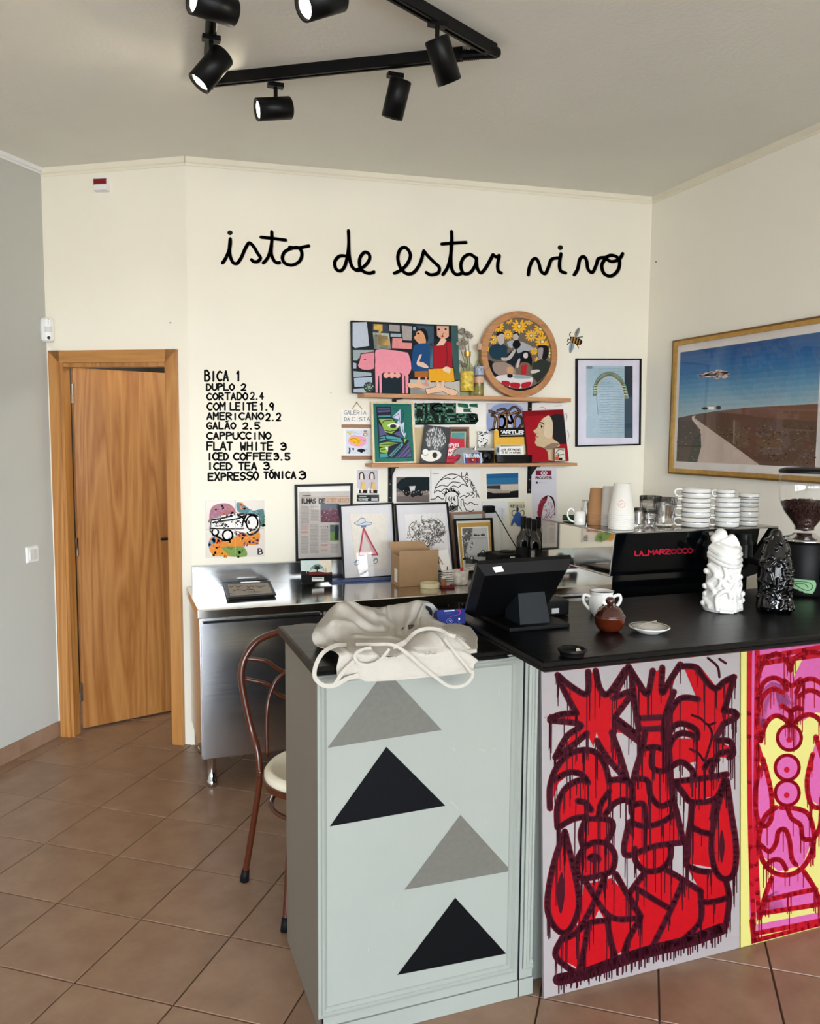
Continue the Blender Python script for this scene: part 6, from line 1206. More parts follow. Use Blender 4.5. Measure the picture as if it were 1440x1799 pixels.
# keep only what falls on the board: trim vertices to its width
o2 = a.out('spray_painting', o)
me = o2.data; bmx = bmesh.new(); bmx.from_mesh(me)
org = ORG[o.name]; xa = x2+.702-org.x
bmesh.ops.bisect_plane(bmx, geom=bmx.verts[:]+bmx.edges[:]+bmx.faces[:], plane_co=(xa-.004, 0, 0), plane_no=(1, 0, 0), clear_outer=True)
bmesh.ops.bisect_plane(bmx, geom=bmx.verts[:]+bmx.edges[:]+bmx.faces[:], plane_co=(0, 0, 1.003), plane_no=(0, 0, 1), clear_outer=True)
bmesh.ops.bisect_plane(bmx, geom=bmx.verts[:]+bmx.edges[:]+bmx.faces[:], plane_co=(0, 0, .004), plane_no=(0, 0, -1), clear_outer=True)
bmx.to_mesh(me); bmx.free()

# ================================================================== THINGS ON THE BAR
# till screen
YT_, YBt = 2.02, 2.27
TLp, TRp, BRp, BLp = ony(838, 992, YT_), ony(1004, 981, YT_), ony(957, 1080, YBt), ony(817, 1088, YBt)
o = thing('till_screen', 'black till touch screen on a stand, seen from behind', 'till screen', ((TLp.x+BRp.x)/2, YBt-.05, ZB1))
BRp.z = max(BRp.z, ZB1+.022); BLp.z = max(BLp.z, ZB1+.02)
n = (TRp-TLp).cross(BLp-TLp).normalized(); n = n if n.y < 0 else -n      # faces the camera side
quad = [BLp, BRp, TRp, TLp]; ce = sum(quad, Vector())/4
front = [p for p in quad]; mid = [p + n*.006 for p in quad]; inner = [p+(ce-p)*.13+n*.026 for p in quad]
V = [p - n*.012 for p in quad]+front+inner; Fc = [(3, 2, 1, 0)]+[(i, (i+1) % 4, (i+1) % 4+4, i+4) for i in range(4)]+[(i+4, (i+1) % 4+4, (i+1) % 4+8, i+8) for i in range(4)]+[(8, 9, 10, 11)]
G().add(V, Fc).out('screen_housing', M_MATBLK, o)
G().quadprism([p-n*.0125+(ce-p)*.03 for p in reversed(quad)], -n, .001).out('screen_glass', M_GLOSSBLK, o)
sx0, sx1 = ony(903, 1065, 2.14).x, ony(955, 1065, 2.14).x; zs = ony(925, 1040, 2.12).z
g = G(); g.add([(sx0, 2.10, ZB1+.012), (sx1, 2.10, ZB1+.012), (sx1-.008, 2.125, zs), (sx0+.004, 2.125, zs), (sx0, 2.2, ZB1+.012), (sx1, 2.2, ZB1+.012), (sx1-.008, 2.2, zs), (sx0+.004, 2.2, zs)], [(0, 1, 2, 3), (7, 6, 5, 4), (0, 4, 5, 1), (1, 5, 6, 2), (2, 6, 7, 3), (3, 7, 4, 0)]); g.out('stand_column', mat('blue_black_plastic', '1A1E22', .35), o)
g = G(); g.box(sx0-.05, sx1+.05, 2.07, 2.32, ZB1+.0005, ZB1+.013, .003); g.out('stand_base', M_MATBLK, o)
pm = Plane(TLp+(ce-TLp)*.06+n*.014, n+Vector((0, -.0, .0)))
a = Art(Plane(TLp+n*.03, n), (780, 950, 5.143)); lg = []
u_ = (TRp-TLp).normalized(); v_ = (BLp-TLp).normalized(); nn = (n*.13+(-v_)*.0).normalized()
# white maker's sticker on the sloping top bevel
A_, B2, C2, D2 = front[3], front[2], inner[2], inner[3]
def bev(u, v): return (A_*(1-u)+B2*u)*(1-v)+(D2*(1-u)+C2*u)*v
nb_ = (B2-A_).cross(D2-A_).normalized(); nb_ = nb_ if nb_.dot(n) > 0 else -nb_
G().quadprism([bev(.14, .75)+nb_*.0012, bev(.24, .72)+nb_*.0012, bev(.235, .25)+nb_*.0012, bev(.135, .3)+nb_*.0012], nb_, .001).out('white_sticker', mat('white_worn_sticker', 'D5D5D2', .5, var=.5, scale=140), o)
G().tube([BRp+n*.004+Vector((0,0,.01)), BRp+(TRp-BRp)*.9+n*.004], .002, 6).out('edge_strip', M_BLACK, o)
# receipt printer right of the screen
c = onz(985, 1082, ZB1); o = thing('receipt_printer', 'low black receipt printer with a grey label, half hidden behind the till screen', 'printer', (c.x, c.y+.08, ZB1))
G().box(c.x-.06, c.x+.03, c.y+.0, c.y+.14, ZB1+.0008, ZB1+.05, .006).out('printer_body', M_MATBLK, o); G().box(c.x-.034, c.x-.008, c.y-.0015, c.y-.0005, ZB1+.01, ZB1+.026).out('label', mat('grey_label', 'A8A8A6', .5), o)
# card reader and tape dispenser behind the apron
c = onz(795, 1103, ZA1); q0, q1 = ony(770, 1085, c.y), ony(818, 1085, c.y); zt_ = ony(795, 1070, c.y+.03).z
o = thing('card_reader_box', 'dark blue card reader box with thin red and white line markings', 'card reader', (c.x, c.y+.03, ZA1)); pl = lean(c.y, ZA1+.001, c.y+.03, zt_)
slab(pl, [(767, 1072), (816, 1069), (818, 1100), (771, 1105)], .03, 'box_body', mat('navy_box', '1C2A6A', .35, var=.1), o)
a = Art(pl, (680, 940, 8)); a.line([(808,1068),(940,1060)], 14, 'D9DCE8'); a.lines([[(980,1060),(1030,1055),(1020,1110),(960,1135),(880,1145),(880,1180)],[(880,1285),(1020,1280)]], 7, 'A83A6A', False); a.line([(835+40*math.cos(t*.7)+40, 1210+34*math.sin(t*.7)) for t in range(10)], 6, '7E90C8'); a.line([(870,1200),(890,1215),(900,1205)], 8, 'B8C4E8'); a.poly([(1000,1165),(1020,1163),(1022,1190),(1002,1192)], 'F2F4F8'); a.line([(1005,1200),(1010,1240),(1040,1235)], 6, '7E90C8'); a.line([(820,1105),(900,1100)], 6, '4A5AA0'); a.out('print', o)
c = onz(760, 1100, ZA1); o = thing('tape_dispenser', 'grey and black desk tape dispenser between the apron and the blue box', 'tape dispenser', (c.x, c.y+.05, ZA1))
g = G(); cc = Vector((c.x-.005, c.y+.05, ZA1)); P = [(-.055, 0), (-.055, .02), (-.05, .055), (-.02, .068), (.015, .062), (.035, .04), (.05, .02), (.055, 0)]
V = [(cc.x+x, cc.y-.022, cc.z+.001+z) for x, z in P]; g.quadprism(V[::-1], (0, -1, 0), .045); g.out('dispenser_body', mat('silver_grey_plastic', '9A9A98', .3, var=.1), o)
G().lathe((cc.x-.01, cc.y-.0235, cc.z+.035), [(.012, 0), (.024, 0), (.024, .003), (.012, .003)], 28, axis=(0, 1, 0), close=True).out('tape_reel', M_MATBLK, o)

def sat(px_, z): return onz(px_[0], px_[1], z)
# white two-handled jar
c = sat((1056, 1079), ZB1); s = 1/ppm(c); R_ = 22*s; h = 42*s
o = thing('two_handled_jar', 'white ceramic sugar jar with two curled handles and a dark rim on the bar', 'jar', c)
G().lathe(c, [(R_*.78, .001), (R_*.86, .004), (R_*.93, h*.1), (R_*.95, h*.14), (R_, h*.2), (R_, h*.72), (R_*.88, h*.82), (R_*.86, h*.9), (R_*.97, h), (R_*.9, h), (R_*.8, h*.86), (R_*.86, h*.7), (R_*.86, h*.2), (0, h*.15)], 40).out('jar_body', M_CERAMIC, o, smooth=True)
G().lathe(c, [(R_*.97, h*.985), (R_*.985, h*1.0), (R_*.95, h*1.01), (R_*.93, h)], 40, close=True).out('dark_rim', M_BLACK, o)
for sx in (-1, 1):
    H = [(.95*sx, .74), (1.15*sx, .80), (1.42*sx, .80), (1.5*sx, .62), (1.36*sx, .45), (1.1*sx, .28), (.97*sx, .22)]
    G().tube(cr([(c.x+x*R_*_r.x, c.y+x*R_*_r.y, c.z+z*h) for x, z in H], 5), .0055, 10).out('handle', M_CERAMIC, o, smooth=True)
# amber lidded pot
c = sat((1070, 1108), ZB1); s = 1/ppm(c); R_ = 27*s
o = thing('brown_lidded_pot', 'small glazed pot, amber below with a dark brown knobbed lid, on the bar', 'pot', c)
G().lathe(c, [(R_*.6, .001), (R_*.66, .003), (R_*.8, R_*.18), (R_*.95, R_*.5), (R_, R_*.9), (R_*1.03, R_*1.0), (R_*.92, R_*1.0), (R_*.85, R_*.5), (0, R_*.3)], 44).out('pot_body', M_AMBER, o, smooth=True)
lid = G().lathe(c, [(R_*.98, R_*.985), (R_*.96, R_*1.06), (R_*.86, R_*1.28), (R_*.7, R_*1.5), (R_*.5, R_*1.62), (R_*.28, R_*1.68), (.0, R_*1.7)], 44).out('lid', M_DKBROWN, o, smooth=True)
g = G(); g.lathe(c, [(R_*.18, R_*1.6), (R_*.2, R_*1.78), (R_*.3, R_*1.9), (R_*.3, R_*2.06), (R_*.18, R_*2.2), (0, R_*2.23)], 28); g.tube([(c.x-R_*.72, c.y-R_*.2, c.z+R_*1.45), (c.x-R_*.5, c.y-R_*.3, c.z+R_*1.72), (c.x-R_*.75, c.y-R_*.3, c.z+R_*1.8)], .003, 8); g.out('knob', M_DKBROWN, lid, smooth=True)
# saucer with spoon
c = sat((1140, 1111), ZB1); s = 1/ppm(c); R_ = 35.5*s
o = thing('white_saucer', 'white saucer with a thin dark line lying on the bar', 'saucer', c)
G().lathe(c, [(R_*.55, .001), (R_*.6, .004), (R_*.95, .015), (R_, .018), (R_*.97, .0195), (R_*.6, .009), (0, .007)], 48).out('dish', M_CERAMIC, o, smooth=True); G().lathe(c, [(R_*.86, .0175), (R_*.885, .0182), (R_*.87, .0186)], 48, close=True).out('rim_line', M_BLACK, o)
o = thing('teaspoon', 'small steel teaspoon lying across the white saucer', 'spoon', (c.x, c.y, c.z+.02)); g = G(); g.tube(cr([(c.x-.03, c.y+.012, c.z+.016), (c.x+.0, c.y+.02, c.z+.022), (c.x+.045, c.y+.028, c.z+.024)], 4), .002, 8); g.ball((c.x-.04, c.y+.008, c.z+.0155), .013, 14, (1.2, .7, .2)); g.out('spoon_body', M_CHROME, o)
# black lid / ashtray
c = sat((1004.5, 1152), ZB1); s = 1/ppm(c); R_ = 25*s
o = thing('black_ashtray', 'shallow round black ashtray at the front corner of the bar', 'ashtray', c)
G().lathe(c, [(R_*.82, .001), (R_*.86, .004), (R_*.86, .012), (R_, .013), (R_, .019), (R_*.88, .0205), (R_*.84, .017), (R_*.8, .008), (0, .007)], 44).out('dish', M_BLACK, o, smooth=True)
o = thing('sugar_paper', 'scrap of white paper inside the black ashtray', 'paper', (c.x+.018, c.y, c.z+.012)); G().add([(c.x+.008, c.y-.008, c.z+.0085), (c.x+.028, c.y-.006, c.z+.009), (c.x+.024, c.y+.008, c.z+.017), (c.x+.015, c.y+.006, c.z+.016)], [(0, 1, 2, 3)]).out('scrap', M_PAPER, o)
# statues
def statue(name, label, base_px, m, seed, dark=False):
    c = sat(base_px, ZB1); s = 1/ppm(c); o = thing(name, label, 'sculpture', c); g = G(); H = 143*s; r_ = random.Random(seed)
    P = lambda x, y, dpt=0.0: Vector(c) + _r0*x*s + Vector((-_r0.y, _r0.x, 0))*-dpt*s + Vector((0, 0, 1))*y*s   # local frame, units of about 2 mm
    if not dark:
        core = [(30, .5), (32, 6), (29, 14), (28, 34), (27, 60), (25, 84), (24, 96), (22, 110), (15, 122), (6, 130), (0, 131)]
    else: core = [(27, .5), (29, 8), (26, 30), (28, 60), (27, 84), (22, 104), (16, 124), (6, 138), (0, 141)]
    def RC(y):
        for (r0, y0), (r1, y1) in zip(core, core[1:]):
            if y <= y1: return r0+(r1-r0)*(y-y0)/(y1-y0)
        return 0
    def S(x, y, e=0):   # point on the core's surface
        R = RC(y); x = max(-R, min(R, x)); return P(x*(1+e/30), y, math.sqrt(max(0, R*R-x*x))+e)
    g.lathe(c, [(r*s, z*s) for r, z in core], 30)
    if not dark:
        for L, w in (([(-26,104),(-10,94),(8,88),(25,90)], 7), ([(-27,112),(-12,103),(8,98),(24,100)], 7.5), ([(-22,120),(-6,113),(10,108),(22,110)], 7), ([(-27,98),(-14,88),(6,82),(24,82)], 5)): g.tube(cr([S(*q, 3) for q in L], 6), w*s, 10)
        g.ball(P(-7, 134, 3), 11*s, 14); g.ball(P(-16, 127, 4), 9*s, 12); g.tube(cr([P(-12, 120, 12), P(2, 126, 12), P(12, 130, 6), P(20, 116, 8), P(22, 100, 8)], 6), 5.5*s, 10); g.ball(P(2, 120, 10), 9*s, 12)
        for L, w in (([(-25,82),(-18,66),(-26,50),(-20,36),(-29,24),(-25,10)], 5), ([(24,80),(17,64),(25,48),(19,32),(28,20),(24,6)], 5), ([(-8,82),(-4,66),(-9,52),(0,40),(4,26)], 3.6), ([(6,84),(2,72),(8,62),(3,56),(-2,64),(2,76)], 3.6), ([(12,70),(15,54),(8,42),(14,30)], 3.4), ([(-16,4),(-17,26),(-9,38),(3,38),(11,26),(12,2)], 4.2), ([(-20,64),(-12,58),(-16,44),(-24,42)], 3.4), ([(17,50),(24,42),(18,34)], 4)): g.tube(cr([S(*q, 1) for q in L], 5), w*s, 9)
        for k in range(5): g.tube([S(-13, 3+k*5, 2.5-k*.3), S(9, 2+k*5, 2.5-k*.3)], 2.2*s, 6)
        for q in ((-31, 44, 4), (35, 30, 2), (34, 19, 4), (-33, 14, 4), (29, 60, 4), (-29, 70, 2), (-30, 30, 4)): g.ball(P(*q), 5.5*s, 10)
    else:
        for k in range(60): g.ball(S(r_.uniform(-28, 28), r_.uniform(3, 130), 1), r_.uniform(2.5, 6)*s, 8)
        for k in range(30):
            x, y = r_.uniform(-24, 20), r_.uniform(4, 112); L = [(x, y)]
            for j in range(3): L.append((L[-1][0]+r_.uniform(-6, 8), L[-1][1]+r_.uniform(2, 9)))
            g.tube(cr([S(*q, 2) for q in L], 4), r_.uniform(1.8, 3.4)*s, 7)
        g.ball(P(0, 134), 10*s, 12); g.lathe(P(8, 92, 27), [(3*s, 0), (7*s, 1*s), (3*s, 2*s)], 14, axis=(0, -1, 0))
    ob = g.out('sculpted_body', m, o, smooth=True)
    md = ob.modifiers.new('remesh', 'REMESH'); md.mode = 'VOXEL'; md.voxel_size = .0016; md.use_smooth_shade = True
    sm = ob.modifiers.new('smooth', 'SMOOTH'); sm.factor = .6; sm.iterations = 3
    return o
statue('white_tower_sculpture', 'white glazed sculpture of a twisting tower with steps and a turban-like top, on the bar', (1266, 1072), M_CERAMIC, 2)
statue('black_sculpture', 'knobbly glossy black sculpture between the white one and the coffee grinder', (1357, 1072), M_GLOSSBLK, 9, True)
# sugar cubes / small white thing
c = sat((1394, 1046), ZB1)
for k in range(2): o = G().box(c.x-.008+k*.009, c.x-.001+k*.009, c.y-.004, c.y+.004, ZB1+.0006, ZB1+.021-.003*k).out('sugar_stick', M_PAPER, None, loc=(c.x+k*.009, c.y, ZB1)); tag(o, ('left', 'right')[k]+' one of two small white paper sticks by the foot of the black sculpture', 'sugar', 'paper sticks by the black sculpture')

# coffee grinder
c = sat((1407, 1043), ZB1); s = 1/ppm(c)
o = thing('coffee_grinder', 'black coffee grinder with a clear hopper of roasted beans at the right edge', 'coffee grinder', c)
ztop = lambda y: c.z+(1043-y)*s*1.01
R_ = 38*s; cb = c
b = G().lathe(cb, [(R_*.96, .001), (R_, .008), (R_, ztop(951)-c.z-.01), (R_*.93, ztop(951)-c.z)], 48).out('grinder_body', M_MATBLK, o); b.data.polygons.foreach_set('use_smooth', [len(p.vertices) == 4 for p in b.data.polygons])
G().lathe((cb.x, cb.y, ztop(951)), [(R_*1.0, 0), (R_*1.12, .004), (R_*1.12, .008), (R_*.9, .016), (R_*.55, .022), (R_*.45, .03), (0, .03)], 48).out('collar', M_CHROME, o, smooth=True)
hp = [(17, 931), (17, 926), (24, 915), (36, 899), (43, 880), (45, 858), (45, 833)]
hop = G().lathe((cb.x, cb.y, 0), [(r_*s, ztop(y)) for r_, y in hp]+[((r_-1.6)*s, ztop(y)) for r_, y in reversed(hp)], 56).out('hopper', M_PANE, o, smooth=True)
G().lathe((cb.x, cb.y, 0), [(0, ztop(934))]+[((r_-2.2)*s, ztop(y)) for r_, y in hp[:4]]+[(40.5*s, ztop(885)), (39*s, ztop(884)), (28*s, ztop(881.5)), (14*s, ztop(880)), (0, ztop(879))], 48).out('beans', M_BEAN, o, smooth=True)['kind'] = 'stuff'
g = G(); rb_ = random.Random(4)
for k in range(230):
    r0 = 39*s*math.sqrt(rb_.random()); t = rb_.uniform(0, 6.283); g.ball((cb.x+r0*math.cos(t), cb.y+r0*math.sin(t), ztop(884)+(1-(r0/(39*s))**2)*4*s+rb_.uniform(-.001, .003)), .0042, 6, (1.2, .8, .7))
for k in range(420):
    y = rb_.uniform(886, 925); rr_ = (42.6 if y < 890 else 42.6-(y-890)*.33 if y < 899 else 35-(y-899)*.72)-2.4; t = rb_.uniform(3.1, 6.3); g.ball((cb.x+rr_*s*math.cos(t), cb.y+rr_*s*math.sin(t), ztop(y)), .0042, 6, (1, .8, 1.1))
ob = g.out('bean_pile', M_BEAN, o, smooth=True); ob['kind'] = 'stuff'
G().lathe((cb.x, cb.y, ztop(833)), [(45.5*s, 0), (46*s, .004), (45*s, .012), (36*s, .018), (0, .022)], 48).out('hopper_lid', M_BLACK, o, smooth=True)
pg = Plane((cb.x, cb.y-R_*1.0-.001, 0), (0, -1, 0))
def wrapart(a, name):   # print wrapped around the body
    ob = a.out(name, o); org = ORG[o.name]
    for v in ob.data.vertices:
        x = v.co.x+org.x-cb.x; x = max(-R_*.97, min(R_*.97, x)); y = -math.sqrt(max(0, R_*R_-x*x))-.0008-(pg.p.y-(v.co.y+org.y)) ; v.co.y = cb.y+y-org.y
    return ob
a = Art(pg, (1180, 810, 5.538)); a.line([(1200+42*math.cos(t*.4), 948+42*math.sin(t*.4)) for t in range(17)], 9, 'A89C6C'); wrapart(a, 'round_sticker'); a = Art(pg, (1180, 810, 5.538))

for yy, xl, xr in ((1172,1290,1392),(1186,1262,1398),(1200,1252,1400),(1214,1256,1400),(1228,1264,1397),(1242,1276,1393),(1256,1290,1388),(1270,1308,1382),(1284,1330,1374)): a.line([(xl+(xr-xl)*q/8, yy) for q in range(9)], 17, '7FA57C', False, up=False)
a.layer += 8; a.lines([[(1275,1200),(1310,1185),(1360,1190),(1380,1230),(1350,1265),(1310,1250),(1290,1215),(1330,1205),(1350,1235)]], 7, '2E4A34'); wrapart(a, 'heart_sticker')
g = G(); g.box(cb.x-.002, cb.x+.03, cb.y-R_-.012, cb.y-R_+.012, ztop(1018), ztop(982), .003); g.out('control_panel', M_BLACK, o)
a = Art(Plane((cb.x, cb.y-45.5*s, 0), (0, -1, 0)), (1180, 810, 5.538)); 

# ------------------------------------------------------------------ espresso machine
MZ1 = 1.28; MX0, MX1, MY0, MY1 = 1.712, 2.466, 2.505, 2.925
ZE = ony(1073, 1015, MY0).z
o = thing('espresso_machine', 'black and mirror-steel espresso machine carrying cups, behind the bar', 'coffee machine', ((MX0+MX1)/2, (MY0+MY1)/2, .86))
G().box(MX0, MX1, MY0, MY1+.12, MZ1-.006, MZ1, .001).out('cup_tray', mat('steel_tray', '8E8C88', .12, metal=1, var=0), o)
g = G(); xs_ = MX0; fy0, fy1 = MY0+.004, MY0+.03    # slanted front
g.add([(MX0+.004, fy0, MZ1-.006), (MX1-.09, fy0, MZ1-.006), (MX1-.09, fy1, ZE), (MX0+.004, fy1, ZE), (MX0+.004, fy0+.01, MZ1-.006), (MX1-.09, fy0+.01, MZ1-.006), (MX1-.09, fy1+.01, ZE), (MX0+.004, fy1+.01, ZE)], [(3, 2, 1, 0), (4, 5, 6, 7), (0, 1, 5, 4), (1, 2, 6, 5), (2, 3, 7, 6), (3, 0, 4, 7)])
g.out('front_panel', M_MIRRORBLK, o)
g = G(); g.quadprism([(MX0, MY1+.12, MZ1-.006), (MX0, MY0, MZ1-.006), (MX0, fy1, ZE), (MX0, MY1+.12, ZE)], (-1, 0, 0), .004); g.out('mirror_side', M_MIRROR, o)
zb_ = .95; g = G(); g.quadprism([(MX0+.012, MY1+.08, ZE), (MX0+.012, fy1+.0, ZE), (MX0+.012, fy1+.02, zb_-.04), (MX0+.012, MY1+.0, zb_-.04)], (-1, 0, 0), .004); g.out('lower_side', M_MIRROR, o)
for A_, B2 in (((MX0-.002, MY0+.001, MZ1-.006), (MX0-.002, fy1-.003, ZE)), ((MX0-.003, fy1, ZE), (MX0-.003, MY1+.1, ZE)), ((MX0-.002, MY0, MZ1-.004), (MX0-.002, MY1+.1, MZ1-.004))): G().tube([A_, B2], .0022, 6).out('chrome_edge', M_CHROME, o)
g = G(); g.box(MX0+.016, MX1-.1, fy1+.02, MY1+.05, .90, ZE); g.box(MX0+.004, MX1-.1, fy1+.012, MY1+.1, ZE, MZ1-.006); g.out('machine_body', M_MIRRORBLK, o)
g = G(); g.box(MX0+.02, MX1-.1, MY0+.0, MY1, .87, .895, .004); g.out('drip_tray', M_MATBLK, o)
for x in (MX0+.05, MX1-.15):
    for y in (MY0+.04, MY1-.04): G().lathe((x, y, .861), [(.02, 0), (.016, .01)], 16).out('foot', M_MATBLK, o)
g = G(); g.quadprism([(MX1-.03, MY0, MZ1-.006), (MX1, MY0, MZ1-.006), (MX1, MY0, MZ1-.10), (MX1-.1, MY0, ZE-.02), (MX1-.24, MY0, ZE-.05), (MX1-.24, MY0, ZE-.02), (MX1-.16, MY0, ZE+.0)], (0, -1, 0), .02); g.out('end_arm', M_BLACK, o)
x0_ = ony(1252, 940, MY0-.01).x
for x in (x0_, x0_+.16):
    g = G(); g.lathe((x, MY0-.0, ZE+.05), [(.033, 0), (.033, .05), (.026, .07), (.026, .09)], 20); g.tube([(x, MY0-.01, ZE+.045), (x, MY0-.14, ZE+.035)], .013, 10); g.out('group_head', M_BLACK, o)
g = G(); g.tube([(x0_-.02, MY0-.004, MZ1-.02), (x0_+.06, MY0-.004, MZ1-.024)], .01, 10); g.out('brew_lever', M_CHROME, o)
a = Art(Plane((0, fy0, MZ1-.006), Vector((0, -(MZ1-.006-ZE), -(fy1-fy0)))), (1060, 900, 3.789), .0012)
a.text('LA', 210, 258, 262, 30, 9, 'C2203A', slope=-.03); a.line([(262,288),(300,286)], 8, 'C2203A', False); a.text('MARZOCCO', 300, 252, 592, 30, 9, 'C2203A', slope=-.045, fill=.85); a.out('brand_lettering', o)

# ------------------------------------------------------------------ cups and glasses on the machine
TZ = MZ1+.0005
ORD = ['bottom', 'second', 'third', 'fourth', 'fifth', 'sixth', 'seventh', 'eighth', 'top']
def paperstack(name, px_, r_rim, r_top, h, n, pitch, m, lab, grp, rdark=False):
    c = onz(px_[0], px_[1], TZ); s = 1/ppm(c); cup = None; R1, R2, H = r_rim*s, r_top*s, h*s
    for k in range(n):
        z = k*pitch*s; place = 'bottom one' if k == 0 else 'top one' if k == n-1 else ORD[k]+' from the bottom'
        if cup is None:
            t = thing(name, lab+', '+place, 'paper cup', c, grp)
            G().lathe(c, [(R1-.0008, .0), (R1+.0006, .001), (R1+.0006, .0028), (R1-.0008, .0034), (R2, H), (R2*.9, H), (R2*.9, H-.003), (0, H-.003)], 40).out('cup_wall', m, t, smooth=False)
            cup = t
            for p in t.children[0].data.polygons: p.use_smooth = True
        else: copy_tree(cup, (0, 0, z))['label'] = lab+', '+place
    return c, s
paperstack('kraft_cup', (1045.5, 922), 14.5, 10.5, 46, 7, 3.1, M_KRAFT, 'brown paper cup in the inverted stack', 'inverted stack of brown paper cups')
paperstack('grey_white_cup', (1066.5, 923), 13.5, 9.5, 50, 8, 2.7, mat('greyish_paper_cup', 'C4C0BC', .55, var=.01), 'greyish paper cup in the set-back inverted stack', 'inverted stack of greyish white paper cups')
c, s = paperstack('white_paper_cup', (1090.5, 929), 22.5, 14.5, 54, 9, 3.2, M_PAPERCUP, 'white paper cup in the largest inverted stack', 'largest inverted stack of white paper cups')
o = thing('stamp_mark', 'faint round red stamp printed on the top white paper cup', 'stamp', (c.x, c.y-.05, c.z+.12)); del o['category']
topcup = [x for x in bpy.data.objects if x.name.startswith('white_paper_cup')][-1]; topcup['label'] = 'top white paper cup of the largest stack, stamped with a faint red ring'
bpy.data.objects.remove(o)
zc = c.z+8*3.2*s; H = 54*s; V = []; Fc = []; 
def cupsurf(u, v):  # u sideways metres, v height metres above the rim
    rad = (22.5-(22.5-14.5)*v/H)*s+.0007; t = u/rad; ax = math.atan2(-c.y, -c.x); return Vector((c.x+rad*math.cos(ax+t), c.y+rad*math.sin(ax+t), zc+v))
g = G(); n_ = 24
for k in range(n_):
    if k % 7 == 3: continue
    for r0, r1 in ((.0125, .0138), (.0105, .0109)):
        A = [cupsurf(r*math.cos(t), .042+r*math.sin(t)) for r, t in ((r0, 2*math.pi*k/n_), (r1, 2*math.pi*k/n_), (r1, 2*math.pi*(k+.8)/n_), (r0, 2*math.pi*(k+.8)/n_))]; g.add(A, [(0, 1, 2, 3)])
for k in range(5): g.add([cupsurf(-.006+k*.003, .038+k*.0016), cupsurf(-.005+k*.003, .038+k*.0016), cupsurf(-.003+k*.002, .046), cupsurf(-.004+k*.002, .046)], [(0, 1, 2, 3)])
ob = mesh('red_ring_print', g.V, g.F, mat('pale_red_ink', 'D98A8A', .6), None, loc=tuple(ORG[cup.name]) if False else (c.x, c.y, zc)); ob.parent = topcup; ob.location = (0, 0, 0)
# white mug
c = onz(1018, 922, TZ); s = 1/ppm(c); o = thing('white_mug', 'plain white mug with its handle to the left, on the machine top', 'mug', c)
G().lathe(c, [(9.6*s, .0005), (10*s, .002), (10*s, 24*s), (9*s, 24*s), (9*s, .004), (0, .004)], 32).out('mug_body', M_CERAMIC, o, smooth=True)
G().tube(cr([c+_r0*x*s+Vector((0, 0, z*s)) for x, z in ((-9.5, 22), (-14, 28), (-20, 26), (-22, 18), (-18, 9), (-10, 5))], 5), 1.6*s, 10).out('handle', M_CERAMIC, o, smooth=True)
c = onz(1030, 915, TZ); o = thing('milk_pitcher', 'small steel milk pitcher behind the white mug', 'pitcher', c); G().lathe(c, [(10*s, .0005), (11*s, 3*s), (11*s, 20*s), (9*s, 34*s), (10*s, 38*s), (9.4*s, 38*s), (8.4*s, 34*s)], 32).out('pitcher_body', M_CHROME, o, smooth=True)
c = onz(997, 915, TZ); o = G().tube([c+_r0*-9*s+Vector((0, 0, 6*s)), c+_r0*12*s+Vector((0, 0, 5.5*s))], 5.6*s, 14).out('green_roll', mat('dark_green_cloth', '12402A', .6), None, loc=c); tag(o, 'dark green cloth roll at the left end of the machine top', 'cloth')
# tumblers
def tumbler(name, px_, r0, r1, h, lab):
    c = onz(px_[0], px_[1], TZ); s = 1/ppm(c); o = thing(name, lab, 'glass', c, 'clear glass tumblers on the machine'); h = h
    n = 16; g = G(); prof = [(r0*.7, .0008), (r0, .003), (r0+(r1-r0)*.3, h*.3), (r1*.97, h*.75), (r1, h), (r1-.9, h), (r1*.9, h*.75), (r0*.82, h*.3), (r0*.75, 5), (0, 4)]
    b = g.lathe(c, [(r_*s, (z if z < .01 else z*s)) for r_, z in prof], 20).out('glass_wall', M_GLASS, o); 
    for p in b.data.polygons: p.use_smooth = p.center.z > h*.72*s
    return o
tumbler('glass_tumbler', (1167, 924), 15, 20.5, 50, 'large faceted glass tumbler nearest the striped cups'); tumbler('glass_tumbler', (1141, 919), 14, 19, 48, 'faceted glass tumbler set back behind the large one'); tumbler('shot_glass', (1123, 926), 9, 10.5, 34, 'small narrow glass between the paper cups and the tumblers'); tumbler('glass_tumbler', (1141, 926), 10, 14, 30, 'low glass in front of the set-back tumbler')
# striped cups
def stripecup(px_, R, h, z0, hs, lab, grp, nm='striped_cup', stripes=(.52,), side=-1):
    c = onz(px_[0], px_[1], TZ); s = 1/ppm(c); c = Vector((c.x, c.y, TZ+z0*s)); o = thing(nm, lab, 'cup', c, grp); R_ = R*s; H = h*s
    G().lathe(c, [(R_*.86, .0003), (R_*.95, H*.06), (R_, H*.14), (R_, H*.985), (R_*.93, H*.985), (R_*.93, H*.1), (0, H*.08)], 40).out('cup_body', M_CERAMIC, o, smooth=True)
    for st in stripes: G().lathe(c, [(R_*1.0, H*st), (R_*1.014, H*st), (R_*1.014, H*st+.0026), (R_*1.0, H*st+.0026)], 40, close=True).out('blue_stripe', mat('dark_blue_glaze', '20264A', .2), o)
    if hs: G().tube(cr([c+_r0*side*x*R_+Vector((0, 0, z*H)) for x, z in ((.97, .86), (1.25, .92), (1.5, .8), (1.52, .42), (1.3, .16), (.97, .2))], 4), 1.5*s, 8).out('handle', M_CERAMIC, o, smooth=True)
    return o
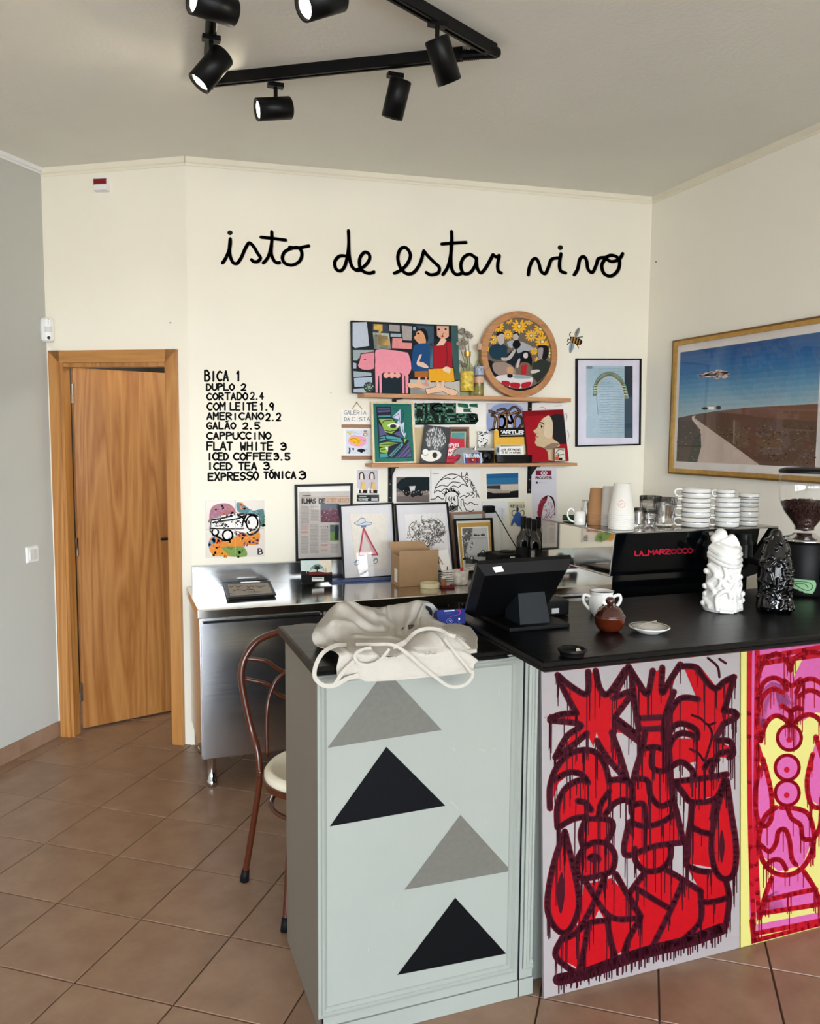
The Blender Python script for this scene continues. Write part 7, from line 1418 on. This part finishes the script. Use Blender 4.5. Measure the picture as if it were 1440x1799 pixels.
for k, w in enumerate(('bottom', 'second from the bottom', 'third from the bottom', 'top')): stripecup((1220.5, 925), 24.5, 16.8, k*16.9, True, w+' white cup with a blue stripe, in the wide stack of four', 'wide stack of blue-striped cups')
for k, w in enumerate(('bottom', 'middle', 'third')): stripecup((1275.5, 925), 21, 17.0, k*17.1, True, w+' white cup with a blue stripe, in the stack left of the handleless cups', 'middle stack of blue-striped cups')
stripecup((1272, 925), 15.5, 13.5, 51.5, True, 'small espresso cup with a blue stripe, on top of the middle stack', 'middle stack of blue-striped cups', 'espresso_cup')
for k, (z, h, w) in enumerate(((0, 15, 'bottom'), (15.1, 18, 'second'), (33.2, 13, 'third'), (46.3, 10, 'top'))): stripecup((1313, 923), 16.8, h, z, False, w+' cup of the narrow right-hand stack without visible handles', 'narrow stack of blue-striped cups', 'small_striped_cup', (.55,) if h > 11 else (.35,))

# ================================================================== CHAIR
o = thing('bentwood_chair', 'brown tubular café chair with arched back and cream round seat behind the counter', 'chair', (.66, 2.68, 0))
yb0 = 2.86
def up(x, y, yy): return ony(x, y, yy)
sc = Vector((.65, 2.70, 0)); SR = .188
# back arch mirrored about x = sc.x
arch = [(.468, 2.83, .40), (.461, 2.85, .50), (up(441, 1280, 2.88).x, 2.88, up(441, 1280, 2.88).z), (up(427, 1215, 2.90).x, 2.90, up(427, 1215, 2.90).z), (up(424, 1180, 2.905).x, 2.905, up(424, 1180, 2.905).z), (up(433, 1150, 2.91).x, 2.91, up(433, 1150, 2.91).z), (up(455, 1124, 2.915).x, 2.915, up(455, 1124, 2.915).z), (up(492, 1110, 2.92).x, 2.92, up(492, 1110, 2.92).z)]
R2_ = [(2*sc.x-x, y, z) for x, y, z in reversed(arch)]
G().tube(cr(arch+[(sc.x, 2.92, arch[-1][2]+.012)]+R2_, 6), .0125, 12).out('back_arch', M_BROWNM, o, smooth=True)
for y0_, y1_ in ((1157, 1178), (1193, 1222)):
    A = up(434 if y0_ < 1180 else 431, y0_, 2.90); B = up(494, y1_, 2.9); M_ = up(468, (y0_+y1_)/2-6, 2.89)
    pts = [A, M_, B]; G().tube(cr(pts+[Vector((sc.x, 2.9, B.z-.03))]+[Vector((2*sc.x-p.x, p.y, p.z)) for p in reversed(pts)], 6), .007, 10).out('back_rail', M_BROWNM, o, smooth=True)
A = [up(469, 1330, 2.85), up(469, 1250, 2.87), up(478, 1210, 2.885), up(494, 1187, 2.89)]
G().tube(cr(A+[Vector((sc.x, 2.895, A[-1].z+.03))]+[Vector((2*sc.x-p.x, p.y, p.z)) for p in reversed(A)], 6), .007, 10).out('inner_arch', M_BROWNM, o, smooth=True)
G().lathe((sc.x, sc.y, .425), [(SR*.9, 0), (SR+.006, 0), (SR+.006, .022), (SR*.9, .022)], 56, close=True).out('seat_ring', M_BROWNM, o)
G().lathe((sc.x, sc.y, .43), [(SR*.9, .0), (SR*1.0, .015), (SR*1.0, .032), (SR*.93, .048), (SR*.85, .046), (SR*.8, .034), (0, .03)], 56).out('seat_cushion', M_CUSHION, o, smooth=True)
G().tube([(sc.x+.165*math.cos(t*math.pi/20), sc.y+.165*math.sin(t*math.pi/20), .345) for t in range(40)], .008, 10, closed=True).out('stretcher_ring', M_BROWNM, o, smooth=True)
f1 = onz(429, 1548, 0); f2 = onz(497, 1641, 0)
for (tx, ty, fx, fy) in ((.468, 2.83, f1.x, f1.y), (.53, 2.58, f2.x+.01, f2.y+.012), (.832, 2.83, 2*sc.x-f1.x, f1.y), (.80, 2.58, 2*sc.x-f2.x, f2.y+.012)):
    pts = [(tx, ty, .43), (tx*.85+fx*.15, ty*.85+fy*.15, .34), (tx*.3+fx*.7, ty*.3+fy*.7, .12), (fx, fy, .012)]
    l = G().tube(cr(pts, 6), .0115, 12).out('leg', M_BROWNM, o, smooth=True); d_ = (Vector(pts[3])-Vector(pts[2])).normalized()
    G().tube([Vector(pts[3])-d_*.035, Vector((fx, fy, .002))], [.0135, .017], 14).out('rubber_foot', M_RUBBER, l, smooth=True)

# ================================================================== APRON
o = thing('apron', 'crumpled cream cotton apron with thin straps lying over the counter edge', 'apron', (.72, 2.05, ZA1))
YF = 1.937
def ccol(rows, u):  # sample each row (px points with depth) at u
    out = []
    for R in rows:
        P = R; L = len(P)-1; t = u*L; i = min(L-1, int(t)); f = t-i; a_, b_, c_, d_ = P[max(0, i-1)], P[i], P[i+1], P[min(L, i+2)]
        out.append(tuple(.5*((2*b_[q])+(-a_[q]+c_[q])*f+(2*a_[q]-5*b_[q]+4*c_[q]-d_[q])*f*f+(-a_[q]+3*b_[q]-3*c_[q]+d_[q])*f**3) for q in range(3)))
    return out
rows = [  # (x px, y px, depth y)
 [(556,1128,2.16),(580,1098,2.34),(602,1072,2.36),(640,1072,2.38),(675,1075,2.38),(700,1072,2.38),(740,1075,2.36),(770,1092,2.30),(800,1104,2.24),(826,1118,2.18)],
 [(549,1119,2.12),(565,1090,2.26),(603,1059.5,2.30),(640,1066,2.30),(672,1073,2.31),(688,1062,2.30),(736,1064,2.28),(752,1084,2.24),(797,1102,2.20),(833,1112,2.12)],
 [(548,1124,2.10),(570,1102,2.14),(606,1085,2.20),(645,1095,2.18),(680,1100,2.22),(700,1092,2.20),(728,1090,2.20),(745,1096,2.18),(790,1108,2.12),(838,1132,2.06)],
 [(556,1134,2.08),(582,1128,2.10),(612,1115,2.10),(650,1118,2.10),(685,1118,2.10),(705,1112,2.12),(722,1108,2.12),(750,1106,2.08),(785,1113,2.06),(838,1142,2.02)],
 [(572,1141,2.03),(590,1137,2.04),(620,1130,2.02),(655,1129,2.02),(690,1128,2.03),(710,1130,2.02),(735,1118,2.02),(765,1112,2.00),(800,1122,1.98),(838,1152,1.97)],
 [(590,1147,1.965),(602,1149,1.95),(628,1148,1.945),(660,1150,1.945),(690,1150,1.945),(716,1148,1.945),(745,1146,1.945),(775,1144,1.945),(806,1144,1.945),(836,1160,1.945)],
 [(591,1172,YF),(606,1172,YF-.006),(630,1176,YF-.01),(660,1178,YF-.008),(690,1178,YF-.012),(716,1176,YF-.008),(745,1174,YF-.012),(775,1172,YF-.008),(804,1168,YF-.008),(832,1168,YF)],
 [(592,1196,YF),(608,1194,YF-.004),(632,1193,YF-.01),(645,1197,YF-.01),(690,1195,YF-.01),(716,1193,YF-.008),(745,1190,YF-.012),(775,1187,YF-.008),(800,1184,YF-.006),(829,1181,YF)]]
NU, NV = 130, 76; V = []; Fc = []
FOLDS = [(.16,.14,.42,.42,.020,.030), (.18,.20,.10,.50,.016,.028), (.24,.14,.50,.30,.018,.022), (.46,.10,.40,.34,.020,.026), (.66,.10,.60,.44,.030,.024), (.70,.12,.70,.50,.022,.016), (.56,.12,.50,.40,-.014,.030), (.30,.34,.60,.46,-.016,.026), (.04,.2,.10,.55,.012,.03), (.75,.26,.96,.40,.018,.022), (.78,.42,.96,.60,.014,.022), (.26,.46,.52,.52,.012,.020),
 (.50,.60,.60,.92,.012,.022), (.30,.66,.38,.95,.010,.024), (.74,.58,.90,.90,.012,.018), (.62,.70,.80,.74,-.008,.02), (.12,.62,.20,.95,.010,.02), (.84,.20,.92,.5,-.012,.02), (.36,.18,.44,.48,.010,.014), (.14,.30,.30,.36,.010,.016)]
for i in range(NU+1):
    colp = [ony(x, y, d_) for x, y, d_ in ccol(rows, i/NU)]
    pts = cr([tuple(p) for p in colp], 10); m = len(pts)-1
    for j in range(NV+1):
        t = j/NV*m; k = min(m-1, int(t)); f = t-k; p = Vector(pts[k]).lerp(Vector(pts[k+1]), f); u_, v_ = i/NU, j/NV
        w = .5 if v_ > .72 else 1.0
        n3 = noise.noise(Vector((u_*5+v_*5, v_*4-u_*3, 1.7))); d = n3*.008
        for (a0, b0, a1, b1, hh, ww) in FOLDS:
            dx, dy = (a1-a0)*1.0, (b1-b0)*.9; L2_ = dx*dx+dy*dy; t_ = ((u_-a0)*dx+(v_-b0)*.9*dy)/L2_; t_ = max(0, min(1, t_)); ds = math.hypot(u_-a0-dx*t_, (v_-b0)*.9-dy*t_)
            d += hh*math.exp(-(ds/ww)**2)*(1-.5*t_)
        d *= w*min(1, 6*v_)
        p += Vector((0, -.55, .65))*d if v_ < .72 else Vector((0, -1, 0))*(abs(d)*.6)
        if v_ < .66: p.z = max(p.z, ZA1+.004+.006*(1-v_))
        if v_ > .7: p.y = min(p.y, YF-.001)
        V.append(p)
for i in range(NU):
    for j in range(NV): k = i*(NV+1)+j; Fc.append((k, k+1, k+NV+2, k+NV+1))
ob = mesh('cloth', V, Fc, M_APRON, o, smooth=True); sd = ob.modifiers.new('thickness', 'SOLIDIFY'); sd.thickness = .0022; sd.offset = 1
def strap(P, w, name='strap', flat=(0, -1, 0), seam=False):
    w *= .8
    pts = cr([tuple(ony(x, y, d_)) for x, y, d_ in P], 8); g = G(); V = []; m = len(pts); Fc = []
    for i, p in enumerate(pts):
        a_ = Vector(pts[max(0, i-1)]); b_ = Vector(pts[min(m-1, i+1)]); t = (b_-a_).normalized(); v = (Vector(p)-CAM).normalized(); s_ = t.cross(v).normalized(); nn = s_.cross(t).normalized()
        for a1, b1 in ((-1, -.35), (1, -.35), (1, .35), (-1, .35)): V.append(Vector(p)+s_*a1*w/2+nn*b1*.0022)
    for i in range(m-1): Fc += [(i*4+k, i*4+(k+1) % 4, (i+1)*4+(k+1) % 4, (i+1)*4+k) for k in range(4)]
    Fc += [(3, 2, 1, 0), tuple((m-1)*4+k for k in range(4))]; g.add(V, Fc); return g.out(name, M_APRON, o, smooth=False)
YS2 = 1.905
strap([(608,1133,2.0),(590,1134,1.95),(568,1146,1.91),(555,1168,YS2),(553,1190,YS2),(568,1204,YS2),(588,1204,YS2),(610,1192,1.91),(630,1186,1.915)], .013)
strap([(588,1202,1.905),(603,1180,1.91),(622,1160,1.92)], .011)
strap([(625,1132,1.98),(655,1132,1.95),(690,1133,1.925),(715,1148,1.91),(740,1170,1.905),(765,1190,YS2),(790,1206,YS2),(815,1204,YS2),(829,1190,YS2),(830,1178,1.91)], .010)
strap([(712,1128,1.98),(728,1112,2.02),(745,1105,2.02),(770,1106,2.0),(790,1116,1.97),(800,1118,1.97)], .012)
strap([(652,1138,1.93),(640,1140,1.925),(626,1132+15,1.915),(624,1158,1.915),(632,1166,1.912),(648,1168,1.91),(664,1162,1.912),(676,1150,1.915),(684,1140,1.92)], .009, 'neck_binding')
strap([(690,1136,1.935),(700,1134,1.93),(712,1128,1.945)], .016, 'buckle_tab'); strap([(780,1122,1.95),(800,1148,1.925),(815,1166,1.915),(828,1182,1.91)], .008, 'seam_tape')
c = ony(722, 1110, 2.14); G().ball(c, .03, 14, (1.1, .5, .7)).out('hollow_shade', mat('dark_brown_shade', '4A3A36', .8), o, smooth=True)  # dark ball stands in for the shade inside the apron's fold
